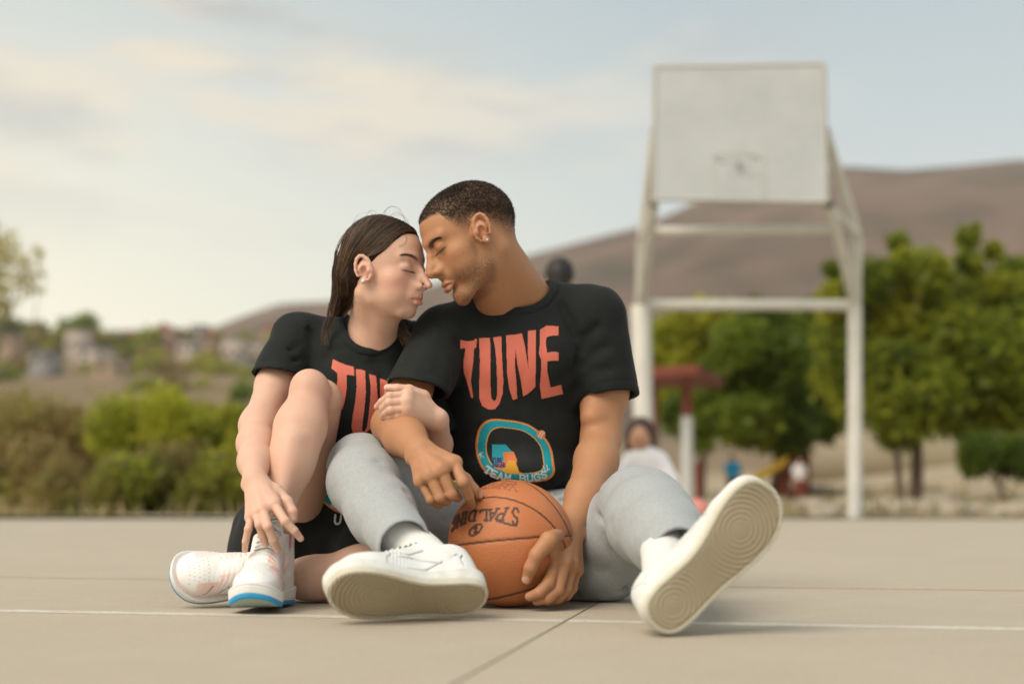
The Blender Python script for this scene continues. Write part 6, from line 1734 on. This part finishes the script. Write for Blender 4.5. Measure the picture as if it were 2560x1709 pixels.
ring_o = [(672, 1110), (692, 1030), (735, 982), (800, 965), (880, 975), (950, 982), (1040, 1005), (1120, 1060), (1180, 1130), (1208, 1200), (1218, 1290), (1228, 1340), (1196, 1392), (1100, 1412), (960, 1408), (860, 1396), (770, 1368), (712, 1318), (678, 1240), (668, 1170)]
RC = np.array((945, 1190.0))
sc_ = lambda p, s: [tuple(RC + (np.array(q) - RC) * s) for q in p]
kt_ = lambda lst: [(np.array(a, float)) for a in lst]
def arc_word(word, pts, hgt, gap=0.16):
    """letters stood along a polyline of foot points, heads pointing to the ring's centre"""
    path = bezier_path([np.array([x, y, 0.0]) for x, y in pts], 200)[:, :2]; s = np.concatenate([[0], np.cumsum(np.linalg.norm(np.diff(path, axis=0), axis=1))]); L = s[-1]
    n = len(word); qs = []
    for i in range(n):
        a, b = (i + gap / 2) / n * L, (i + 1 - gap / 2) / n * L
        pa = np.array([np.interp(a, s, path[:, 0]), np.interp(a, s, path[:, 1])]); pb = np.array([np.interp(b, s, path[:, 0]), np.interp(b, s, path[:, 1])])
        t = (pb - pa) / np.linalg.norm(pb - pa); nrm = np.array([t[1], -t[0]])
        qs.append((pa, pb, pb + nrm * hgt, pa + nrm * hgt))
    return word_lines([c for c in word if c != ' '], [q for c, q in zip(word, qs) if c != ' '])
man_team = arc_word('TEAM BUGS', [(722, 1330), (800, 1380), (930, 1404), (1080, 1402), (1180, 1372)], 44)
bb = (1127, 1079)
shapes_m = [(pg(man_T), CORAL), (pg(man_U), CORAL), (pg(man_N), CORAL), (pg(man_E), CORAL),
    (pgs(smooth_poly(ring_o)), ORANGE), (pgs(smooth_poly(sc_(ring_o, 0.962))), AMBER), (pgs(smooth_poly(sc_(ring_o, 0.945))), TEAL),
    (pgs(smooth_poly(sc_(ring_o, 0.735))), AMBER), (pgs(smooth_poly(sc_(ring_o, 0.712))), BLACKP),
    (pg([(785, 1150), (880, 1150), (925, 1200), (900, 1260), (800, 1300), (788, 1240)]), TEAL),
    (pg([(860, 1205), (935, 1200), (960, 1260), (940, 1330), (850, 1330), (800, 1300), (870, 1260)]), ORANGE),
    (pg([(900, 1262), (945, 1262), (975, 1340), (1000, 1358), (880, 1348), (850, 1320)]), AMBER),
    (strokes(word_lines('TUNE', [((787 + i * 19, 1272 + i), (803 + i * 19, 1273 + i), (803 + i * 19, 1243 + i), (787 + i * 19, 1242 + i)) for i in range(4)]), 3.4), NAVY),
    (strokes(word_lines('SQUAD', [((787 + i * 19, 1305 + i * 0.5), (803 + i * 19, 1306), (803 + i * 19, 1282), (787 + i * 19, 1281)) for i in range(5)]), 3.4), NAVY),
    (strokes(man_team, 5.2), WHITE),
    (strokes([[(690, 1235), (700, 1212), (722, 1205)], [(700, 1212), (712, 1250)], [(700, 1212), (730, 1240)], [(1130, 1330), (1150, 1345), (1185, 1320)], [(1140, 1300), (1160, 1335)], [(1165, 1290), (1172, 1325)]], 2.6), WHITE),
    ((lambda P: np.hypot(P[:, 0] - bb[0], P[:, 1] - bb[1]) < 30), ORANGE),
    (strokes([[(bb[0] - 18, bb[1] + 16), (bb[0] - 8, bb[1] - 8), (bb[0] + 10, bb[1] - 24)], [(bb[0] - 2, bb[1] + 27), (bb[0] + 6, bb[1]), (bb[0] + 24, bb[1] - 14)]], 2.6), WHITE)]
lay_print('print', shirt_m, shirt_m_bvh, K3, 548, 300, 1300, 1430, 3.1, shapes_m)
w_T = [(735, 400), (775, 420), (830, 442), (885, 456), (889, 520), (832, 512), (835, 590), (828, 650), (815, 720), (802, 764), (772, 752), (748, 748), (749, 660), (760, 600), (768, 540), (764, 500), (722, 466)]
w_U = [(900, 473), (935, 474), (966, 484), (970, 560), (973, 640), (962, 760), (948, 860), (944, 915), (958, 925), (978, 895), (992, 800), (1004, 690), (1006, 590), (994, 508), (1045, 522), (1052, 600), (1060, 720), (1062, 820), (1010, 900), (960, 940), (908, 962), (880, 935), (868, 890), (878, 800), (896, 700), (906, 600)]
w_N = [(1075, 540), (1118, 556), (1150, 640), (1180, 760), (1120, 800), (1085, 720), (1072, 640)]
shapes_w = [(pg(w_T), CORAL), (pg(w_U), CORAL), (pg(w_N), CORAL), (pg([(755, 926), (770, 890), (768, 926)], 0), CORAL)]
lay_print('print', shirt_w, shirt_w_bvh, K2, 715, 395, 1200, 970, 3.2, shapes_w)
wc = np.array((1640, 300.0))
circ = lambda r, c=wc: (lambda P: np.hypot(P[:, 0] - c[0], (P[:, 1] - c[1]) * 1.0) < r)
w_team = []
for ch, a in zip('EAMBU', (186, 170, 148, 122, 104)):
    ar = math.radians(a); u_ = np.array([math.cos(ar), math.sin(ar)]); t_ = np.array([u_[1], -u_[0]]); foot = wc + u_ * 312; head = wc + u_ * 262
    w_team += word_lines(ch, [(foot - t_ * 25, foot + t_ * 25, head + t_ * 25, head - t_ * 25)])
shapes_w2 = [(circ(338), ORANGE), (circ(328), AMBER), (circ(322), TEAL), (circ(250), AMBER), (circ(242), BLACKP), (pg([(1400, 260), (1470, 260), (1480, 420), (1430, 380), (1405, 320)]), ORANGE), (strokes(w_team, 7.5), WHITE),
             (strokes(word_lines('U', [((1480, 712), (1540, 712), (1552, 634), (1486, 634))]), 8), WHITE)]
lay_print('print', shirt_w, shirt_w_bvh, K4, 1285, 180, 1640, 730, 3.6, shapes_w2)

# ------------------------------------------------------------------ hair
def blades(roots, dirs, length, width, rs, curl=0.5):
    n = len(roots); side = np.cross(dirs, rs.normal(size=(n, 3))); side /= np.linalg.norm(side, axis=1)[:, None] + 1e-9
    mid = roots + dirs * length[:, None] * 0.5; tip = roots + dirs * length[:, None] * (1 - 0.3 * curl) + side * length[:, None] * curl
    n2 = np.cross(dirs, side)
    v = np.stack([roots - n2 * width, roots + n2 * width, mid + side * width + n2 * width * .6, mid - n2 * width * .6, tip], 1)
    f = np.arange(n)[:, None] * 5
    q = np.concatenate([f + np.array([[0, 1, 2, 3]]), f + np.array([[3, 2, 4, 4]])])
    return v.reshape(-1, 3), n
m_hair_m = mat('short_dark_hair', (0.030, 0.0205, 0.014), rough=0.55, spec=0.4, noise=[(260, 0.6, (0.055, 0.036, 0.024))])
# man: cropped curls; denser on top, fading at the sides
me = body_m.data
def man_hair():
    rs = np.random.RandomState(21)
    n = 60000
    d = rs.normal(size=(n, 3)); d /= np.linalg.norm(d, axis=1)[:, None]
    bv = BVHTree.FromPolygons([Vector(p) for p in head_local_m], [tuple(map(int, f)) for f in head_faces_m])
    c0 = Vector((0, -0.015, 0.02)); R_, N_ = [], []
    for k in range(n):
        h_ = bv.ray_cast(c0 + Vector(d[k]) * 0.25, -Vector(d[k]))
        if h_[0] is None: continue
        x, y, z = h_[0]
        dens = hair_density(np.array([[x, y, z]]))[0]
        if dens < 0.05 or rs.rand() > dens ** 1.1: continue
        R_.append((x, y, z)); N_.append((h_[1].x, h_[1].y, h_[1].z, dens))
    R_ = np.array(R_); N_ = np.array(N_); dn = N_[:, 3]; N_ = N_[:, :3]
    if len(R_) and (N_[0] @ (R_[0] - np.array(c0))) < 0: N_ = -N_
    dirs = N_ + rs.normal(size=N_.shape) * 1.1 + V(0, 0.25, -0.1); dirs /= np.linalg.norm(dirs, axis=1)[:, None]
    L = (0.0018 + 0.0042 * dn) * rs.uniform(0.6, 1.2, len(R_))
    v, k = blades(R_ - N_ * 0.0005, dirs, L, 0.00055, rs)
    idx = np.arange(k)[:, None] * 5
    q1 = idx + np.array([[0, 1, 2, 3]]); t1 = idx + np.array([[3, 2, 4]])
    faces = [tuple(a) for a in q1.tolist()] + [tuple(a) for a in t1.tolist()]
    vw = v @ RM.T + OM
    return mesh_obj('hair', vw, faces, m_hair_m, man, smooth=False)
man_hair()

m_hair_w = mat('long_brown_hair', attr='col', rough=0.5, spec=0.4)
m_hair_mass = mat('hair_mass_brown', attr='col', rough=0.85, spec=0.12, bump=[(300, 0.6, 0.002, (1, 1, 0.1))])  # matt dark brown of the solid hair beneath the strands
def woman_hair():
    rs = np.random.RandomState(33); S = SW
    toL = lambda p: (np.asarray(p) - OW) @ RW
    hair = link('hair', None, woman)
    # solid under-mass close to the skull and down the back
    g = Sculpt((-0.13, -0.20, -0.30), (0.12, 0.13, 0.14), 0.0025, RW, OW)
    g.ell((0, -0.013 * S, 0.028 * S), (0.0775 * S, 0.0920 * S, 0.0900 * S), 0.0)
    g.ell((0, 0.030 * S, 0.034 * S), (0.066 * S, 0.0645 * S, 0.0600 * S), 0.02)
    g.ell((0, -0.060, -0.015), (0.055, 0.034, 0.058), 0.02)
    def cut(X, Y, Z):
        x = np.abs(X)
        line = np.interp(Z, [-0.08, -0.046, -0.02, -0.006, 0.003, 0.016, 0.0325, 0.050, 0.066, 0.080, 0.095], [-0.020, -0.012, -0.010, 0.000, 0.012, 0.026, 0.044, 0.056, 0.063, 0.070, 0.078]) * 1.0
        return (line - Y) * 0.9 + 0.10 * (0.07 - x) * (Z > 0.02)
    g.put((-0.13, -0.06, -0.12), (0.13, 0.13, 0.14), lambda X, Y, Z: cut(X, Y, Z), 0.006, 'cut')
    g.chain([(0.030, -0.055, -0.010), toL(K1(345, 900, 2.985)), toL(K1(325, 1080, 3.005)), toL(K1(255, 1230, 3.02))], [0.034, 0.034, 0.031, 0.020], 0.02)
    g.chain([(-0.035, -0.06, -0.02), toL(K1(700, 1200, 3.06)), toL(K1(790, 1380, 3.03)), toL(K1(880, 1520, 3.0))], [0.040, 0.030, 0.022, 0.008], 0.02)
    g.warp(lambda X, Y, Z: 0.0010 * wig(X, Y, 0.25 * Z, 420, 7, 6))
    v, q = g.mesh(); c = np.tile(V(0.022, 0.0125, 0.0075), (len(v), 1))
    mesh_obj('hair_mass', g.world(v), q, m_hair_mass, hair, attrs={'col': c})
    bvh = BVHTree.FromPolygons([Vector(p) for p in v], [tuple(map(int, f)) for f in q])
    V_, F_, C_ = [], [], []; off = 0
    def add(path, w, col_):
        nonlocal off
        a, f = tube(path, np.linspace(w, w * 0.45, len(path)), 3); V_.append(a); F_.append(f + off); off += len(a)
        C_.append(np.tile(col_, (len(a), 1)))
    h0 = bvh.find_nearest(Vector((0, -0.013 * S, 0.20))); nsgn = 1.0 if h0[1].z > 0 else -1.0
    def hugging(P, lift, reach=0.034):
        out = []
        for p in P:
            h_ = bvh.find_nearest(Vector(p))
            out.append(np.array(h_[0]) + np.array(h_[1]) * nsgn * lift if h_[0] is not None and h_[3] < reach else np.array(p))
        P = np.array(out)
        for _ in range(2): P[1:-1] = P[1:-1] * 0.5 + (P[:-2] + P[2:]) * 0.25
        return P
    C0 = V(0, -0.013 * S, 0.028 * S); R0 = V(0.0775, 0.0920, 0.0900) * S
    def onskull(d): d = np.asarray(d, float); return C0 + d / np.sqrt(((d / R0) ** 2).sum())
    ear_top = (0.076, -0.008, 0.030)
    def colr():
        t = rs.rand()
        return V(0.026, 0.0145, 0.0085) if t < 0.45 else (V(0.060, 0.032, 0.016) if t < 0.80 else V(0.150, 0.080, 0.036))
    for k in range(3400):
        s = rs.rand() ** 0.85; ang = s
        # root along a parting that runs front (s=0) to back (s=1)
        y0 = 0.080 - 0.165 * s; side = 1 if rs.rand() < 0.85 else -1
        root = onskull((side * (0.006 + 0.012 * rs.rand()), y0 + 0.021, 0.075 - 0.02 * s))
        jt = rs.normal() * 0.003
        mid0 = V(side * (0.040 + 0.004 * s), 0.070 - 0.135 * s + jt, 0.084 - 0.012 * s)
        mid = V(side * (0.069 - 0.004 * s), 0.034 - 0.110 * s + jt, 0.040 + 0.004 * s)
        mid2 = V(side * 0.0765, -0.001 - 0.075 * s, 0.020 - 0.004 * s + jt)
        behind = V(side * 0.070, -0.030 - 0.050 * s, -0.012 + jt)
        u = rs.rand() * 0.8 + 0.2 * s
        if side > 0:
            p3 = toL(K1(450 - 230 * u, 1000 + rs.normal() * 15, 2.930 + 0.03 * u ** 3)); p4 = toL(K1(400 - 205 * u, 1150, 2.945 + 0.035 * u ** 3)); p5 = toL(K1(300 - 130 * u + rs.normal() * 12, 1270 + 50 * rs.rand(), 2.985))
            P = [root, mid0, mid, mid2, behind, p3, p4, p5]
        else:
            p3 = toL(K1(690 + 40 * u, 1180, 3.07)); p4 = toL(K1(740 + 90 * u, 1370, 3.02)); p5 = toL(K1(830 + 110 * u + rs.normal() * 20, 1480 + 60 * rs.rand(), 2.985))
            P = [root, mid0, mid, mid2, behind, p3, p4, p5]
        lf = 0.0006 + 0.0034 * rs.rand() ** 2
        path = hugging(bezier_path(P, 26), lf)
        if rs.rand() < 0.5:
            am = 0.0060 * rs.rand() * np.linspace(0, 1, len(path))[:, None]; path = path + am * np.sin(np.linspace(0, 5 + 4 * rs.rand(), len(path)) + rs.rand() * 6)[:, None] * unit(rs.normal(size=3))
        add(path, 0.00050 + 0.0004 * rs.rand(), colr())
    # strands along the front hairline to the temple
    for k in range(1000):
        s = rs.rand()
        b_ = rs.normal() * 0.002
        root = V(0.002 + 0.02 * s, 0.078 - 0.020 * s, 0.078 + 0.008 * s)
        P = [root, V(0.034, 0.067 - 0.014 * s, 0.070 + 0.008 * s), V(0.053, 0.053 - 0.016 * s, 0.050 + 0.014 * s), V(0.066, 0.034 - 0.016 * s + b_, 0.025 + 0.018 * s), V(0.0765, 0.006 - 0.014 * s, 0.017 + 0.010 * s + b_), V(0.077, -0.022, 0.006), V(0.070, -0.042, -0.026)]
        add(hugging(bezier_path(P, 16), 0.001 + 0.002 * rs.rand()), 0.0005, colr())
    # loose hairs: wind-blown loops over the crown, stray ends on shoulder and chest
    def loose(pts, Ys, n, jit, w=0.00032):
        for _ in range(n):
            P = [toL(K1(x + rs.normal() * jit, y + rs.normal() * jit, Y_)) for (x, y), Y_ in zip(pts, Ys)]
            add(bezier_path(P, 18), w, V(0.16, 0.10, 0.06) if rs.rand() < 0.5 else V(0.04, 0.022, 0.014))
    loose([(500, 400), (515, 350), (560, 322), (600, 350), (560, 400)], [2.93] * 5, 2, 5)
    loose([(650, 400), (690, 320), (760, 290), (830, 330), (885, 440)], [2.9] * 5, 3, 8)
    loose([(380, 450), (440, 370), (520, 350), (600, 380)], [2.95] * 4, 2, 10)
    loose([(720, 380), (800, 350), (880, 410), (920, 500)], [2.88] * 4, 3, 8)
    loose([(820, 660), (870, 620), (880, 560), (850, 530)], [2.80, 2.80, 2.81, 2.83], 3, 6, 0.0003)
    loose([(240, 1000), (200, 1230), (140, 1420), (110, 1560)], [2.96, 2.98, 2.99, 2.985], 40, 22, 0.0005)
    loose([(270, 1050), (240, 1250), (180, 1350), (120, 1450)], [2.95, 2.98, 2.99, 2.985], 14, 14, 0.0004)
    loose([(780, 1330), (830, 1440), (900, 1520), (960, 1560)], [3.03, 3.0, 2.98, 2.98], 160, 26, 0.0006)
    loose([(230, 700), (200, 900), (190, 1100), (150, 1300)], [2.98, 2.98, 2.98, 2.99], 40, 8, 0.0004)
    loose([(470, 1040), (440, 1130), (360, 1230), (300, 1300)], [2.94, 2.95, 2.97, 2.98], 20, 10, 0.0004)
    loose([(420, 440), (300, 560), (230, 700), (205, 900)], [2.96, 2.97, 2.975, 2.98], 26, 8, 0.0003)
    vv = np.concatenate(V_); ff = np.concatenate(F_); cc_ = np.concatenate(C_)
    mesh_obj('hair_strands', vv @ RW.T + OW, ff, m_hair_w, hair, attrs={'col': cc_})
woman_hair()
# pearl and stud earrings
def ball_at(p, r, nm, m, par):
    bm = bmesh.new(); bmesh.ops.create_uvsphere(bm, u_segments=16, v_segments=10, radius=r); me = bpy.data.meshes.new(nm); bm.to_mesh(me); bm.free()
    for f in me.polygons: f.use_smooth = True
    me.materials.append(m); o = link(nm, me, par); place_inv(o, par); o.location = o.location + Vector(p); return o
m_pearl = mat('pearl', (0.74, 0.70, 0.64), rough=0.2, spec=0.7); m_stud = mat('clear_stud', (0.55, 0.58, 0.55), rough=0.1, spec=0.9)
ball_at(OW + RW @ (V(0.0865, 0.0015, -0.0365) * SW), 0.0042, 'earring', m_pearl, woman)
ball_at(OM + RM @ V(0.0860, 0.001, -0.0360), 0.0028, 'earring', m_stud, man)
# yellow band on his finger
def ring_band(c, ax, r, t, m, par, nm):
    ax = unit(ax); s = unit(np.cross(ax, V(0.3, 0.2, 1))); w = np.cross(ax, s)
    v, f = tube([c + (s * math.cos(a) + w * math.sin(a)) * r for a in np.linspace(0, 2 * math.pi, 25)], t, 8); mesh_obj(nm, v, f, m, par)
ring_band(K7(868, 1175, 2.622), K7(918, 1155, 2.60) - K7(838, 985, 2.625), 0.0112, 0.0024, mat('yellow_band', (0.70, 0.50, 0.02), rough=0.5), man, 'finger_band')
# lashes
def lashes(RR, OO, S, par, n=26):
    V_, F_, off = [], [], 0
    for side in (1,):
        for k in range(n):
            t = k / (n - 1); x = 0.0190 + 0.0275 * t
            base = V(side * x, 0.0872 - 0.0085 * t ** 2.2 + 0.003 * math.sin(math.pi * t), -0.0105 - 0.0030 * math.sin(math.pi * min(t + 0.1, 1)))
            tip = base + V(side * 0.0035 * (t - 0.35) * 2, 0.0062, -0.0042 - 0.0006 * math.sin(t * 40))
            v, f = tube(bezier_path([base, (base + tip) / 2 + V(0, 0, -0.0012), tip], 5), np.linspace(0.00035, 0.00012, 5), 3)
            V_.append(v * S); F_.append(f + off); off += len(v)
    mesh_obj('eyelashes', np.concatenate(V_) @ RR.T + OO, np.concatenate(F_), m_hair_m, par)
lashes(RW, OW, SW, woman); lashes(RM, OM, 1.0, man)

def eyebrows(loc_v, faces, RR, OO, S, male, m, par, seed):
    rs = np.random.RandomState(seed); bv = BVHTree.FromPolygons([Vector(p) for p in loc_v], [tuple(map(int, f)) for f in faces])
    R_, D_ = [], []
    for k in range(420 if male else 330):
        t = rs.rand() ** 0.85; x = 0.0115 + 0.040 * t
        if male: bz, bh = 0.0045 + 0.0085 * math.sin(min(t, 1) * 2.4), 0.0043 * (1 - 0.50 * t)
        else: bz, bh = 0.0135 + 0.0090 * math.sin(min(t, 1) * 2.2), 0.0040 * (1 - 0.65 * t)
        z = bz + rs.uniform(-1, 1) * bh
        h_ = bv.ray_cast(Vector((x * S, 0.2, z * S)), Vector((0, -1, 0)))
        if h_[0] is None: continue
        n_ = np.array(h_[1]); n_ = n_ if n_[1] > 0 else -n_
        R_.append(np.array(h_[0]) - n_ * 0.0002); D_.append(unit(V(0.9, -0.35, 0.55 * (1 - 1.6 * t)) + n_ * 0.22 + rs.normal(size=3) * 0.12))
    v, k = blades(np.array(R_), np.array(D_), rs.uniform(0.0035, 0.0062, len(R_)), 0.00024, rs, 0.12)
    idx = np.arange(k)[:, None] * 5
    faces_ = [tuple(a) for a in (idx + np.array([[0, 1, 2, 3]])).tolist()] + [tuple(a) for a in (idx + np.array([[3, 2, 4]])).tolist()]
    mesh_obj('eyebrow', v @ RR.T + OO, faces_, m, par, smooth=False)
m_brow_w = mat('brown_brow', (0.075, 0.042, 0.028), rough=0.6)
eyebrows(head_local_m, head_faces_m, RM, OM, 1.0, True, m_hair_m, man, 3)
eyebrows(head_local_w, head_faces_w, RW, OW, SW, False, m_brow_w, woman, 4)
